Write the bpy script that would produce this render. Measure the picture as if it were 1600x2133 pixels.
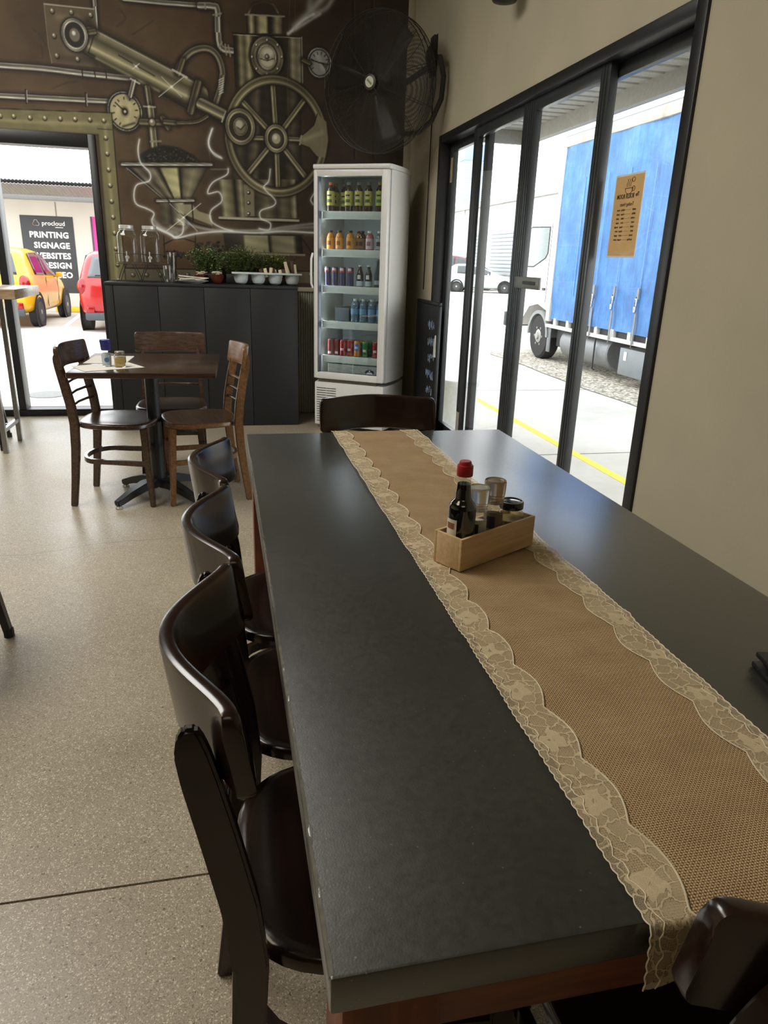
import bpy, bmesh, math, random
import numpy as np
from mathutils import Matrix, Vector
random.seed(7)
SC = bpy.context.scene
for o in list(bpy.data.objects): bpy.data.objects.remove(o)
COL = SC.collection
# ------------------------------------------------------------ camera
cd = bpy.data.cameras.new('camera'); cam = bpy.data.objects.new('camera', cd); COL.objects.link(cam)
cd.sensor_fit = 'HORIZONTAL'; cd.sensor_width = 36.0; cd.lens = 36.0*1480/1600; cd.clip_start = 0.02; cd.clip_end = 400
_d = Vector((-140, 4190, 1480)).normalized()
_Y = Vector((-344, -536, 1480)); _Y = (_Y-_d*_Y.dot(_d)).normalized(); _Z = -_d; _X = _Y.cross(_Z)
right = Vector((_X.x, _Y.x, _Z.x)); down = Vector((_X.y, _Y.y, _Z.y)); fwd = Vector((_X.z, _Y.z, _Z.z))
cam.matrix_world = Matrix(((right.x, -down.x, -fwd.x, 0), (right.y, -down.y, -fwd.y, 0), (right.z, -down.z, -fwd.z, 1.3), (0, 0, 0, 1)))
SC.camera = cam
# ------------------------------------------------------------ sky (bright overcast), added fill lights, exposure
w = bpy.data.worlds.new('sky'); SC.world = w; w.use_nodes = True
nt = w.node_tree; bg = nt.nodes['Background']
tc = nt.nodes.new('ShaderNodeTexCoord'); sp = nt.nodes.new('ShaderNodeSeparateXYZ'); cr = nt.nodes.new('ShaderNodeValToRGB')
nt.links.new(tc.outputs['Generated'], sp.inputs[0]); nt.links.new(sp.outputs['Z'], cr.inputs[0]); nt.links.new(cr.outputs[0], bg.inputs[0])
cr.color_ramp.elements[0].color = (0.97, 0.985, 1.0, 1); cr.color_ramp.elements[1].color = (0.93, 0.965, 1.0, 1)
bg.inputs[1].default_value = 3.5
def area(name, loc, rot, sx, sy, power, col):
    l = bpy.data.lights.new(name, 'AREA'); l.shape = 'RECTANGLE'; l.size = sx; l.size_y = sy; l.energy = power; l.color = col
    o = bpy.data.objects.new(name, l); COL.objects.link(o); o.location = loc; o.rotation_euler = rot
    return o
# unseen fill lights under the ceiling, added to brighten the room
area('ceiling_fill', (-2.1, 3.2, 3.75), (0, 0, 0), 1.6, 2.6, 112, (1.0, 0.97, 0.91))
area('ceiling_fill', (-2.2, 1.2, 3.75), (0, 0, 0), 1.2, 2.4, 32, (1.0, 0.87, 0.66))
area('ceiling_fill', (-0.2, -2.2, 3.75), (0, 0, 0), 2.0, 1.2, 9, (1.0, 0.86, 0.64))
SC.view_settings.view_transform = 'Standard'; SC.view_settings.look = 'None'; SC.view_settings.gamma = 1.0; SC.view_settings.use_curve_mapping = False
SC.view_settings.exposure = 0.42
# ------------------------------------------------------------ helpers
def lin(c):
    def f(v):
        v = v/255.0
        return v/12.92 if v <= 0.04045 else ((v+0.055)/1.055)**2.4
    return (f(c[0]), f(c[1]), f(c[2]), 1.0)
_m = {}
def mat(name, col, rough=0.5, metal=0.0, var=0.08, scale=30.0, bump=0.0, bscale=200.0, spec=0.5, coat=0.0, trans=0.0, alpha=1.0, emit=None, stretch=None):
    """procedural material: base colour varied by noise, optional fine bump"""
    if name in _m: return _m[name]
    m = bpy.data.materials.new(name); m.use_nodes = True; _m[name] = m
    n = m.node_tree.nodes; L = m.node_tree.links; b = n['Principled BSDF']
    c = lin(col)
    t = n.new('ShaderNodeTexCoord'); no = n.new('ShaderNodeTexNoise'); no.inputs['Scale'].default_value = scale; no.inputs['Detail'].default_value = 4
    src = t.outputs['Object']
    if stretch:
        mp = n.new('ShaderNodeMapping'); mp.inputs['Scale'].default_value = stretch; L.new(src, mp.inputs[0]); src = mp.outputs[0]
    L.new(src, no.inputs['Vector'])
    r = n.new('ShaderNodeValToRGB'); r.color_ramp.elements[0].position = 0.3; r.color_ramp.elements[1].position = 0.7
    r.color_ramp.elements[0].color = tuple(max(0, x*(1-var)) for x in c[:3])+(1,); r.color_ramp.elements[1].color = tuple(min(1, x*(1+var)) for x in c[:3])+(1,)
    L.new(no.outputs['Fac'], r.inputs[0]); L.new(r.outputs[0], b.inputs['Base Color'])
    b.inputs['Roughness'].default_value = rough; b.inputs['Metallic'].default_value = metal
    b.inputs['Specular IOR Level'].default_value = spec; b.inputs['Coat Weight'].default_value = coat; b.inputs['Coat Roughness'].default_value = 0.08
    b.inputs['Transmission Weight'].default_value = trans; b.inputs['Alpha'].default_value = alpha
    if emit: b.inputs['Emission Color'].default_value = c; b.inputs['Emission Strength'].default_value = emit
    if bump:
        n2 = n.new('ShaderNodeTexNoise'); n2.inputs['Scale'].default_value = bscale; n2.inputs['Detail'].default_value = 3; L.new(src, n2.inputs['Vector'])
        bp = n.new('ShaderNodeBump'); bp.inputs['Strength'].default_value = bump; bp.inputs['Distance'].default_value = 0.002
        L.new(n2.outputs['Fac'], bp.inputs['Height']); L.new(bp.outputs[0], b.inputs['Normal'])
    return m
def glass(name, tint=(0.95, 0.98, 0.97), refl=1.0, rough=0.0):
    """thin glass: clear transmission with a Fresnel reflection"""
    if name in _m: return _m[name]
    m = bpy.data.materials.new(name); m.use_nodes = True; _m[name] = m
    n = m.node_tree.nodes; L = m.node_tree.links; n.clear()
    o = n.new('ShaderNodeOutputMaterial'); mx = n.new('ShaderNodeMixShader'); tr = n.new('ShaderNodeBsdfTransparent'); gl = n.new('ShaderNodeBsdfGlossy'); g = n.new('ShaderNodeNewGeometry')
    tr.inputs[0].default_value = tuple(tint)+(1,); gl.inputs['Roughness'].default_value = rough; gl.inputs[0].default_value = (1, 1, 1, 1)
    def op(k, a, b):
        q = n.new('ShaderNodeMath'); q.operation = k
        for i, v in enumerate((a, b)):
            if isinstance(v, (int, float)): q.inputs[i].default_value = v
            else: L.new(v, q.inputs[i])
        return q.outputs[0]
    dt = n.new('ShaderNodeVectorMath'); dt.operation = 'DOT_PRODUCT'; L.new(g.outputs['Incoming'], dt.inputs[0]); L.new(g.outputs['Normal'], dt.inputs[1])
    f = op('MULTIPLY', op('ADD', op('MULTIPLY', op('POWER', op('SUBTRACT', 1.0, op('ABSOLUTE', dt.outputs['Value'], 0)), 5.0), 0.96), 0.04), refl)   # Schlick, same from both faces
    L.new(op('MINIMUM', f, 1.0), mx.inputs[0]); L.new(tr.outputs[0], mx.inputs[1]); L.new(gl.outputs[0], mx.inputs[2]); L.new(mx.outputs[0], o.inputs[0])
    return m
class MB:
    """collects shapes into one mesh"""
    def __init__(s): s.bm = bmesh.new(); s.mi = 0
    def _new(s, vs, fs):
        v = [s.bm.verts.new(p) for p in vs]; out = []
        for f in fs:
            try: q = s.bm.faces.new([v[i] for i in f]); q.material_index = s.mi; out.append(q)
            except ValueError: pass
        return v, out
    def box(s, x0, x1, y0, y1, z0, z1, bev=0.0, M=None, seg=2):
        vs = [(x, y, z) for z in (z0, z1) for y in (y0, y1) for x in (x0, x1)]
        if M is not None: vs = [M @ Vector(p) for p in vs]
        v, f = s._new(vs, [(0, 2, 3, 1), (4, 5, 7, 6), (0, 1, 5, 4), (2, 6, 7, 3), (0, 4, 6, 2), (1, 3, 7, 5)])
        if bev:
            es = {e for q in f for e in q.edges}
            bmesh.ops.bevel(s.bm, geom=list(es), offset=bev, segments=seg, profile=0.5, affect='EDGES')
        return s
    def prism(s, pts, h, M=None, bev=0.0, seg=2):
        """polygon in local XY extruded along local Z by h"""
        M = M or Matrix(); k = len(pts)
        vs = [M @ Vector((p[0], p[1], 0)) for p in pts]+[M @ Vector((p[0], p[1], h)) for p in pts]
        v, f = s._new(vs, [tuple(range(k))[::-1], tuple(range(k, 2*k))]+[(i, (i+1) % k, k+(i+1) % k, k+i) for i in range(k)])
        if bev:
            es = {e for q in f[:2] for e in q.edges}
            bmesh.ops.bevel(s.bm, geom=list(es), offset=bev, segments=seg, profile=0.5, affect='EDGES')
        return s
    def lathe(s, prof, n=20, M=None, ax=None, cap=True):
        """profile of (r, z) around local Z"""
        M = M or Matrix(); vs = []
        for r, z in prof:
            for i in range(n):
                a = 2*math.pi*i/n; vs.append(M @ Vector((r*math.cos(a), r*math.sin(a), z)))
        fs = []; k = len(prof)
        for j in range(k-1):
            for i in range(n): fs.append((j*n+i, j*n+(i+1) % n, (j+1)*n+(i+1) % n, (j+1)*n+i))
        if cap: fs.append(tuple(range(n))[::-1]); fs.append(tuple((k-1)*n+i for i in range(n)))
        s._new(vs, fs); return s
    def tube(s, pts, r, n=8, closed=False, sq=None, cap=True):
        """round (or sq=(w,h) rectangular) section swept along pts; r may be a list"""
        P = [Vector(p) for p in pts]; k = len(P); rings = []
        up = Vector((0, 0, 1)); prev = None
        for i in range(k):
            a = P[(i-1) % k] if (closed or i > 0) else P[i]; b = P[(i+1) % k] if (closed or i < k-1) else P[i]
            t = (b-a).normalized()
            if prev is None:
                ref = up if abs(t.z) < 0.9 else Vector((1, 0, 0)); u = t.cross(ref).normalized()
            else:
                u = (prev-t*prev.dot(t)).normalized()
            prev = u; wv = u.cross(t); ri = r[i] if isinstance(r, (list, tuple)) else r
            if sq:
                kx = sq[i] if isinstance(sq, list) else sq
                rings.append([P[i]+u*sx*kx[0]/2+wv*sy*kx[1]/2 for sx, sy in ((-1, -1), (1, -1), (1, 1), (-1, 1))])
            else: rings.append([P[i]+u*math.cos(2*math.pi*j/n)*ri+wv*math.sin(2*math.pi*j/n)*ri for j in range(n)])
        m = len(rings[0]); vs = [p for R in rings for p in R]; fs = []
        for i in range(k if closed else k-1):
            i2 = (i+1) % k
            for j in range(m): fs.append((i*m+j, i*m+(j+1) % m, i2*m+(j+1) % m, i2*m+j))
        if cap and not closed: fs.append(tuple(range(m))[::-1]); fs.append(tuple((k-1)*m+j for j in range(m)))
        s._new(vs, fs); return s
    def grid(s, fn, nu, nv):
        vs = [fn(i/nu, j/nv) for j in range(nv+1) for i in range(nu+1)]
        s._new(vs, [(j*(nu+1)+i, j*(nu+1)+i+1, (j+1)*(nu+1)+i+1, (j+1)*(nu+1)+i) for j in range(nv) for i in range(nu)]); return s
    def quad(s, a, b, c, d): s._new([a, b, c, d], [(0, 1, 2, 3)]); return s
    def build(s, name, m, parent=None, smooth=True, ang=0.6, loc=None, rot=None):
        bmesh.ops.recalc_face_normals(s.bm, faces=s.bm.faces)
        me = bpy.data.meshes.new(name)
        if smooth:
            for f in s.bm.faces: f.smooth = True
            for e in s.bm.edges:
                if len(e.link_faces) == 2 and e.calc_face_angle(0) > ang: e.smooth = False
        s.bm.to_mesh(me); s.bm.free()
        for x in (m if isinstance(m, (list, tuple)) else [m]): me.materials.append(x)
        o = bpy.data.objects.new(name, me); COL.objects.link(o)
        if parent: o.parent = parent
        if loc is not None: o.location = loc
        if rot is not None: o.rotation_euler = rot
        return o
def tag(o, label=None, cat=None, group=None, kind=None):
    if label: o['label'] = label
    if cat: o['category'] = cat
    if group: o['group'] = group
    if kind: o['kind'] = kind
    return o
def thing(name, label, cat, loc=(0, 0, 0), rz=0.0, group=None):
    o = bpy.data.objects.new(name, None); COL.objects.link(o); o.location = loc; o.rotation_euler = (0, 0, rz); o.empty_display_size = 0.1
    return tag(o, label, cat, group)
def copy_tree(o, parent=None):
    c = o.copy(); COL.objects.link(c)
    if parent: c.parent = parent
    for ch in list(o.children): copy_tree(ch, c)
    return c
def struct(o): o['kind'] = 'structure'; return o
def text(s, name, size, m, parent, M, bold=0.0, mirror=False, depth=0.0005, align='CENTER', sx=1.0, space=1.0, shear=0.0):
    """raised lettering as a mesh; local X right, Y up"""
    c = bpy.data.curves.new(name, 'FONT'); c.body = s; c.size = size; c.align_x = align; c.align_y = 'CENTER'; c.offset = bold*size; c.extrude = depth; c.space_character = space; c.resolution_u = 2; c.shear = shear
    t = bpy.data.objects.new(name, c); COL.objects.link(t)
    dg = bpy.context.evaluated_depsgraph_get(); me = bpy.data.meshes.new_from_object(t.evaluated_get(dg)); bpy.data.objects.remove(t); bpy.data.curves.remove(c)
    S = Matrix.Diagonal((-sx if mirror else sx, 1, 1, 1)); me.transform(M @ S)
    if mirror: me.flip_normals()
    me.materials.clear(); me.materials.append(m); me.name = name
    o = bpy.data.objects.new(name, me); COL.objects.link(o)
    if parent: o.parent = parent
    return o
def T(x, y, z): return Matrix.Translation((x, y, z))
def frame(o, x, y): # matrix whose local X, Y are the given world directions
    x = Vector(x).normalized(); y = Vector(y).normalized(); z = x.cross(y)
    return Matrix(((x.x, y.x, z.x, o[0]), (x.y, y.y, z.y, o[1]), (x.z, y.z, z.z, o[2]), (0, 0, 0, 1)))
# ------------------------------------------------------------ special materials
def nodes(name):
    m = bpy.data.materials.new(name); m.use_nodes = True; _m[name] = m
    return m, m.node_tree.nodes, m.node_tree.links, m.node_tree.nodes['Principled BSDF']
def ramp(n, stops):
    r = n.new('ShaderNodeValToRGB'); e = r.color_ramp.elements
    while len(e) < len(stops): e.new(0.5)
    for k, (p, c) in enumerate(stops): e[k].position = p; e[k].color = c
    return r
def terrazzo():
    m, n, L, b = nodes('polished_concrete'); t = n.new('ShaderNodeTexCoord'); cur = None
    big = n.new('ShaderNodeTexNoise'); big.inputs['Scale'].default_value = 1.3; big.inputs['Detail'].default_value = 5; L.new(t.outputs['Object'], big.inputs['Vector'])
    gr = n.new('ShaderNodeTexNoise'); gr.inputs['Scale'].default_value = 330; gr.inputs['Detail'].default_value = 3; L.new(t.outputs['Object'], gr.inputs['Vector'])
    bm_ = n.new('ShaderNodeMix'); bm_.inputs[0].default_value = 0.6; L.new(big.outputs['Fac'], bm_.inputs[2]); L.new(gr.outputs['Fac'], bm_.inputs[3])
    r0 = ramp(n, [(0.3, lin((118, 106, 86))), (0.7, lin((182, 171, 150)))]); L.new(bm_.outputs[0], r0.inputs[0]); cur = r0.outputs[0]
    wn = n.new('ShaderNodeTexNoise'); wn.inputs['Scale'].default_value = 160; wn.inputs['Detail'].default_value = 2; L.new(t.outputs['Object'], wn.inputs['Vector']); wv = n.new('ShaderNodeMix'); wv.data_type = 'VECTOR'; wv.inputs[0].default_value = 0.012; L.new(t.outputs['Object'], wv.inputs[4]); L.new(wn.outputs['Color'], wv.inputs[5])
    for sc, th, col, fac in ((270, 0.42, (104, 90, 70), 0.7), (200, 0.34, (216, 207, 184), 0.75), (130, 0.24, (212, 203, 180), 0.6), (75, 0.17, (86, 72, 56), 0.85), (22, 0.07, (92, 76, 60), 0.8)):
        v = n.new('ShaderNodeTexVoronoi'); v.inputs['Scale'].default_value = sc; v.inputs['Randomness'].default_value = 1; L.new(wv.outputs[1], v.inputs['Vector'])
        # chips only where the cell's random colour passes a threshold
        s = n.new('ShaderNodeSeparateColor'); L.new(v.outputs['Color'], s.inputs[0])
        g = n.new('ShaderNodeMath'); g.operation = 'GREATER_THAN'; g.inputs[1].default_value = 0.55; L.new(s.outputs[0], g.inputs[0])
        d = n.new('ShaderNodeMath'); d.operation = 'LESS_THAN'; d.inputs[1].default_value = th; L.new(v.outputs['Distance'], d.inputs[0])
        k = n.new('ShaderNodeMath'); k.operation = 'MULTIPLY'; L.new(g.outputs[0], k.inputs[0]); L.new(d.outputs[0], k.inputs[1])
        k2 = n.new('ShaderNodeMath'); k2.operation = 'MULTIPLY'; k2.inputs[1].default_value = fac; L.new(k.outputs[0], k2.inputs[0])
        mx = n.new('ShaderNodeMix'); mx.data_type = 'RGBA'; L.new(k2.outputs[0], mx.inputs[0]); L.new(cur, mx.inputs[6]); mx.inputs[7].default_value = lin(col); cur = mx.outputs[2]
    # hairline crack across the slab
    sx = n.new('ShaderNodeSeparateXYZ'); nz = n.new('ShaderNodeTexNoise'); nz.inputs['Scale'].default_value = 4; nz.inputs['Detail'].default_value = 6; L.new(t.outputs['Object'], nz.inputs['Vector']); L.new(t.outputs['Object'], sx.inputs[0])
    a = n.new('ShaderNodeMath'); a.operation = 'MULTIPLY_ADD'; a.inputs[1].default_value = -0.2; L.new(sx.outputs['X'], a.inputs[0]); L.new(sx.outputs['Y'], a.inputs[2])
    a2 = n.new('ShaderNodeMath'); a2.operation = 'MULTIPLY_ADD'; a2.inputs[1].default_value = 0.16; L.new(nz.outputs['Fac'], a2.inputs[0]); L.new(a.outputs[0], a2.inputs[2])
    a3 = n.new('ShaderNodeMath'); a3.operation = 'SUBTRACT'; a3.inputs[1].default_value = 3.51; L.new(a2.outputs[0], a3.inputs[0])
    a4 = n.new('ShaderNodeMath'); a4.operation = 'ABSOLUTE'; L.new(a3.outputs[0], a4.inputs[0])
    a5 = n.new('ShaderNodeMath'); a5.operation = 'LESS_THAN'; a5.inputs[1].default_value = 0.004; L.new(a4.outputs[0], a5.inputs[0])
    a6 = n.new('ShaderNodeMath'); a6.operation = 'MULTIPLY'; a6.inputs[1].default_value = 0.45; L.new(a5.outputs[0], a6.inputs[0])
    mx = n.new('ShaderNodeMix'); mx.data_type = 'RGBA'; L.new(a6.outputs[0], mx.inputs[0]); L.new(cur, mx.inputs[6]); mx.inputs[7].default_value = lin((96, 86, 70)); cur = mx.outputs[2]
    L.new(cur, b.inputs['Base Color'])
    rr = ramp(n, [(0.3, (0.3, 0.3, 0.3, 1)), (0.7, (0.46, 0.46, 0.46, 1))]); L.new(big.outputs['Fac'], rr.inputs[0]); L.new(rr.outputs[0], b.inputs['Roughness'])
    b.inputs['Specular IOR Level'].default_value = 0.5
    return m
def blacktop():
    """hand-painted black table board: satin, dusty specks, faint brush texture"""
    m, n, L, b = nodes('black_painted_board'); t = n.new('ShaderNodeTexCoord')
    a = n.new('ShaderNodeTexNoise'); a.inputs['Scale'].default_value = 3.5; a.inputs['Detail'].default_value = 6; L.new(t.outputs['Object'], a.inputs['Vector'])
    a2 = n.new('ShaderNodeTexNoise'); a2.inputs['Scale'].default_value = 130; a2.inputs['Detail'].default_value = 4; L.new(t.outputs['Object'], a2.inputs['Vector']); am = n.new('ShaderNodeMix'); am.inputs[0].default_value = 0.6; L.new(a.outputs['Fac'], am.inputs[2]); L.new(a2.outputs['Fac'], am.inputs[3])
    r = ramp(n, [(0.2, lin((33, 34, 32))), (0.8, lin((54, 54, 49)))]); L.new(am.outputs[0], r.inputs[0])
    v = n.new('ShaderNodeTexVoronoi'); v.inputs['Scale'].default_value = 160; L.new(t.outputs['Object'], v.inputs['Vector'])
    s = n.new('ShaderNodeSeparateColor'); L.new(v.outputs['Color'], s.inputs[0])
    g = n.new('ShaderNodeMath'); g.operation = 'GREATER_THAN'; g.inputs[1].default_value = 0.93; L.new(s.outputs[0], g.inputs[0])
    d = n.new('ShaderNodeMath'); d.operation = 'LESS_THAN'; d.inputs[1].default_value = 0.16; L.new(v.outputs['Distance'], d.inputs[0])
    k = n.new('ShaderNodeMath'); k.operation = 'MULTIPLY'; L.new(g.outputs[0], k.inputs[0]); L.new(d.outputs[0], k.inputs[1])
    k2 = n.new('ShaderNodeMath'); k2.operation = 'MULTIPLY'; k2.inputs[1].default_value = 0.35; L.new(k.outputs[0], k2.inputs[0])
    mx = n.new('ShaderNodeMix'); mx.data_type = 'RGBA'; L.new(k2.outputs[0], mx.inputs[0]); L.new(r.outputs[0], mx.inputs[6]); mx.inputs[7].default_value = lin((150, 145, 132)); L.new(mx.outputs[2], b.inputs['Base Color'])
    f = n.new('ShaderNodeTexNoise'); f.inputs['Scale'].default_value = 420; f.inputs['Detail'].default_value = 2; L.new(t.outputs['Object'], f.inputs['Vector'])
    bp = n.new('ShaderNodeBump'); bp.inputs['Strength'].default_value = 0.16; bp.inputs['Distance'].default_value = 0.001; L.new(f.outputs['Fac'], bp.inputs['Height']); L.new(bp.outputs[0], b.inputs['Normal'])
    rr = ramp(n, [(0.1, (0.24, 0.24, 0.24, 1)), (0.9, (0.42, 0.42, 0.42, 1))]); L.new(am.outputs[0], rr.inputs[0]); L.new(rr.outputs[0], b.inputs['Roughness']); b.inputs['Specular IOR Level'].default_value = 0.9; b.inputs['Coat Weight'].default_value = 0.7; b.inputs['Coat Roughness'].default_value = 0.32; b.inputs['Coat IOR'].default_value = 1.6
    return m
def burlap():
    """plain weave: two sets of yarns, dark gaps between them (object coordinates in metres)"""
    m, n, L, b = nodes('burlap_weave'); t = n.new('ShaderNodeTexCoord'); nz = n.new('ShaderNodeTexNoise'); nz.inputs['Scale'].default_value = 26; nz.inputs['Detail'].default_value = 3
    L.new(t.outputs['UV'], nz.inputs['Vector'])
    ad = n.new('ShaderNodeMix'); ad.data_type = 'VECTOR'; ad.inputs[0].default_value = 0.0035; L.new(t.outputs['UV'], ad.inputs[4]); L.new(nz.outputs['Color'], ad.inputs[5])
    s = n.new('ShaderNodeSeparateXYZ'); L.new(ad.outputs[1], s.inputs[0])
    def wave(o, per, ph=0.0):
        a = n.new('ShaderNodeMath'); a.operation = 'MULTIPLY_ADD'; a.inputs[1].default_value = 2*math.pi/per; a.inputs[2].default_value = ph; L.new(o, a.inputs[0])
        q = n.new('ShaderNodeMath'); q.operation = 'SINE'; L.new(a.outputs[0], q.inputs[0]); return q.outputs[0]
    def op(k, a, bb):
        q = n.new('ShaderNodeMath'); q.operation = k
        for i, v in enumerate((a, bb)):
            if isinstance(v, (int, float)): q.inputs[i].default_value = v
            else: L.new(v, q.inputs[i])
        return q.outputs[0]
    P = 0.0029
    wx = wave(s.outputs['X'], P); wy = wave(s.outputs['Y'], P*1.0)
    ax = op('ABSOLUTE', wave(s.outputs['X'], 2*P), 0); ay = op('ABSOLUTE', wave(s.outputs['Y'], 2*P), 0)
    sg = op('MULTIPLY', wave(s.outputs['X'], 2*P, math.pi/2), wave(s.outputs['Y'], 2*P, math.pi/2))
    h = op('MULTIPLY', ax, ay); h2 = op('ADD', h, op('MULTIPLY', sg, 0.16))
    v = n.new('ShaderNodeTexNoise'); v.inputs['Scale'].default_value = 14; v.inputs['Detail'].default_value = 5; L.new(t.outputs['UV'], v.inputs['Vector'])
    st = n.new('ShaderNodeMapping'); st.inputs['Scale'].default_value = (12, 500, 1); L.new(t.outputs['UV'], st.inputs[0]); y1 = n.new('ShaderNodeTexNoise'); y1.inputs['Scale'].default_value = 1; L.new(st.outputs[0], y1.inputs['Vector'])
    r = ramp(n, [(0.02, lin((96, 74, 50))), (0.3, lin((164, 138, 104))), (0.8, lin((206, 180, 142)))]); L.new(h2, r.inputs[0])
    r2 = ramp(n, [(0.3, (0.78, 0.75, 0.7, 1)), (0.7, (1.08, 1.08, 1.08, 1))]); L.new(op('ADD', op('MULTIPLY', v.outputs['Fac'], 0.55), op('MULTIPLY', y1.outputs['Fac'], 0.45)), r2.inputs[0])
    mx = n.new('ShaderNodeMix'); mx.data_type = 'RGBA'; mx.blend_type = 'MULTIPLY'; mx.inputs[0].default_value = 1; L.new(r.outputs[0], mx.inputs[6]); L.new(r2.outputs[0], mx.inputs[7]); L.new(mx.outputs[2], b.inputs['Base Color'])
    bp = n.new('ShaderNodeBump'); bp.inputs['Strength'].default_value = 0.6; bp.inputs['Distance'].default_value = 0.0012; L.new(h2, bp.inputs['Height']); L.new(bp.outputs[0], b.inputs['Normal'])
    b.inputs['Roughness'].default_value = 0.9; b.inputs['Specular IOR Level'].default_value = 0.15
    return m
def lace():
    """net lace: threads solid, holes transparent; larger petals filled in"""
    m, n, L, b = nodes('cream_lace'); t = n.new('ShaderNodeTexCoord')
    def op(k, a, bb):
        q = n.new('ShaderNodeMath'); q.operation = k
        for i, v in enumerate((a, bb)):
            if isinstance(v, (int, float)): q.inputs[i].default_value = v
            else: L.new(v, q.inputs[i])
        return q.outputs[0]
    def vor(scale, feat, mp=None):
        v = n.new('ShaderNodeTexVoronoi'); v.voronoi_dimensions = '2D'; v.feature = feat; v.inputs['Scale'].default_value = scale
        L.new(mp or t.outputs['UV'], v.inputs['Vector']); return v
    wob = n.new('ShaderNodeTexNoise'); wob.inputs['Scale'].default_value = 60; wob.inputs['Detail'].default_value = 2; L.new(t.outputs['UV'], wob.inputs['Vector'])
    wm = n.new('ShaderNodeMix'); wm.data_type = 'VECTOR'; wm.inputs[0].default_value = 0.022; L.new(t.outputs['UV'], wm.inputs[4]); L.new(wob.outputs['Color'], wm.inputs[5]); W_ = wm.outputs[1]
    net = op('LESS_THAN', vor(560, 'DISTANCE_TO_EDGE').outputs['Distance'], 0.16)
    dv_ = vor(52, 'DISTANCE_TO_EDGE', W_).outputs['Distance']; vein = op('LESS_THAN', dv_, 0.05)
    cell = vor(52, 'F1', W_); sc = n.new('ShaderNodeSeparateColor'); L.new(cell.outputs['Color'], sc.inputs[0])
    petal = op('MULTIPLY', op('GREATER_THAN', sc.outputs[0], 0.5), op('GREATER_THAN', dv_, 0.12))
    # flower motifs along the strip: u is length, v is width (both metres)
    s = n.new('ShaderNodeSeparateXYZ'); L.new(W_, s.inputs[0])
    md = op('SUBTRACT', op('MODULO', op('ADD', s.outputs['X'], 10.0), 0.105), 0.0525); dv = op('SUBTRACT', s.outputs['Y'], 0.036)
    ang = op('ARCTAN2', dv, md); rad = op('SQRT', op('ADD', op('MULTIPLY', md, md), op('MULTIPLY', dv, dv)), 0)
    pet_r = op('ADD', op('MULTIPLY', op('SINE', op('MULTIPLY', ang, 4.0), 0), 0.004), 0.0165)
    flower = op('MULTIPLY', op('LESS_THAN', rad, pet_r), op('GREATER_THAN', rad, 0.0032))
    solid = op('MAXIMUM', op('MULTIPLY', vein, 0.85), op('MAXIMUM', op('MULTIPLY', flower, 0.78), op('MULTIPLY', petal, 0.5)))
    al = op('MAXIMUM', op('MULTIPLY', net, 0.55), solid); al = op('MAXIMUM', al, 0.22)
    nz = n.new('ShaderNodeTexNoise'); nz.inputs['Scale'].default_value = 900; L.new(t.outputs['UV'], nz.inputs['Vector'])
    r = ramp(n, [(0.3, lin((196, 178, 144))), (0.7, lin((222, 206, 174)))]); L.new(nz.outputs['Fac'], r.inputs[0]); L.new(r.outputs[0], b.inputs['Base Color'])
    L.new(al, b.inputs['Alpha']); b.inputs['Roughness'].default_value = 0.85; b.inputs['Specular IOR Level'].default_value = 0.15
    return m
def vcol(name, rough):
    m, n, L, b = nodes(name); a = n.new('ShaderNodeVertexColor'); a.layer_name = 'paint'; t = n.new('ShaderNodeTexCoord')
    nz = n.new('ShaderNodeTexNoise'); nz.inputs['Scale'].default_value = 9; nz.inputs['Detail'].default_value = 6; L.new(t.outputs['Object'], nz.inputs['Vector'])
    r = ramp(n, [(0.3, (0.88, 0.88, 0.88, 1)), (0.7, (1.1, 1.1, 1.1, 1))]); L.new(nz.outputs['Fac'], r.inputs[0])
    mx = n.new('ShaderNodeMix'); mx.data_type = 'RGBA'; mx.blend_type = 'MULTIPLY'; mx.inputs[0].default_value = 1; L.new(a.outputs[0], mx.inputs[6]); L.new(r.outputs[0], mx.inputs[7]); L.new(mx.outputs[2], b.inputs['Base Color'])
    b.inputs['Roughness'].default_value = rough; b.inputs['Specular IOR Level'].default_value = 0.3
    return m
def tarp():
    """blue truck curtain, dirty and faded in streaks"""
    m, n, L, b = nodes('blue_tarpaulin'); t = n.new('ShaderNodeTexCoord')
    a = n.new('ShaderNodeTexNoise'); a.inputs['Scale'].default_value = 2.2; a.inputs['Detail'].default_value = 8; a.inputs['Roughness'].default_value = 0.7; L.new(t.outputs['Object'], a.inputs['Vector'])
    r = ramp(n, [(0.25, lin((46, 86, 136))), (0.5, lin((62, 118, 180))), (0.75, lin((90, 146, 202)))]); L.new(a.outputs['Fac'], r.inputs[0])
    mp = n.new('ShaderNodeMapping'); mp.inputs['Scale'].default_value = (1, 9, 0.7); L.new(t.outputs['Object'], mp.inputs[0])
    c = n.new('ShaderNodeTexNoise'); c.inputs['Scale'].default_value = 3; c.inputs['Detail'].default_value = 6; L.new(mp.outputs[0], c.inputs['Vector'])
    r2 = ramp(n, [(0.35, (0.78, 0.78, 0.8, 1)), (0.6, (1.05, 1.05, 1.05, 1))]); L.new(c.outputs['Fac'], r2.inputs[0])
    mx = n.new('ShaderNodeMix'); mx.data_type = 'RGBA'; mx.blend_type = 'MULTIPLY'; mx.inputs[0].default_value = 0.8; L.new(r.outputs[0], mx.inputs[6]); L.new(r2.outputs[0], mx.inputs[7]); L.new(mx.outputs[2], b.inputs['Base Color'])
    b.inputs['Roughness'].default_value = 0.55
    return m
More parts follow.
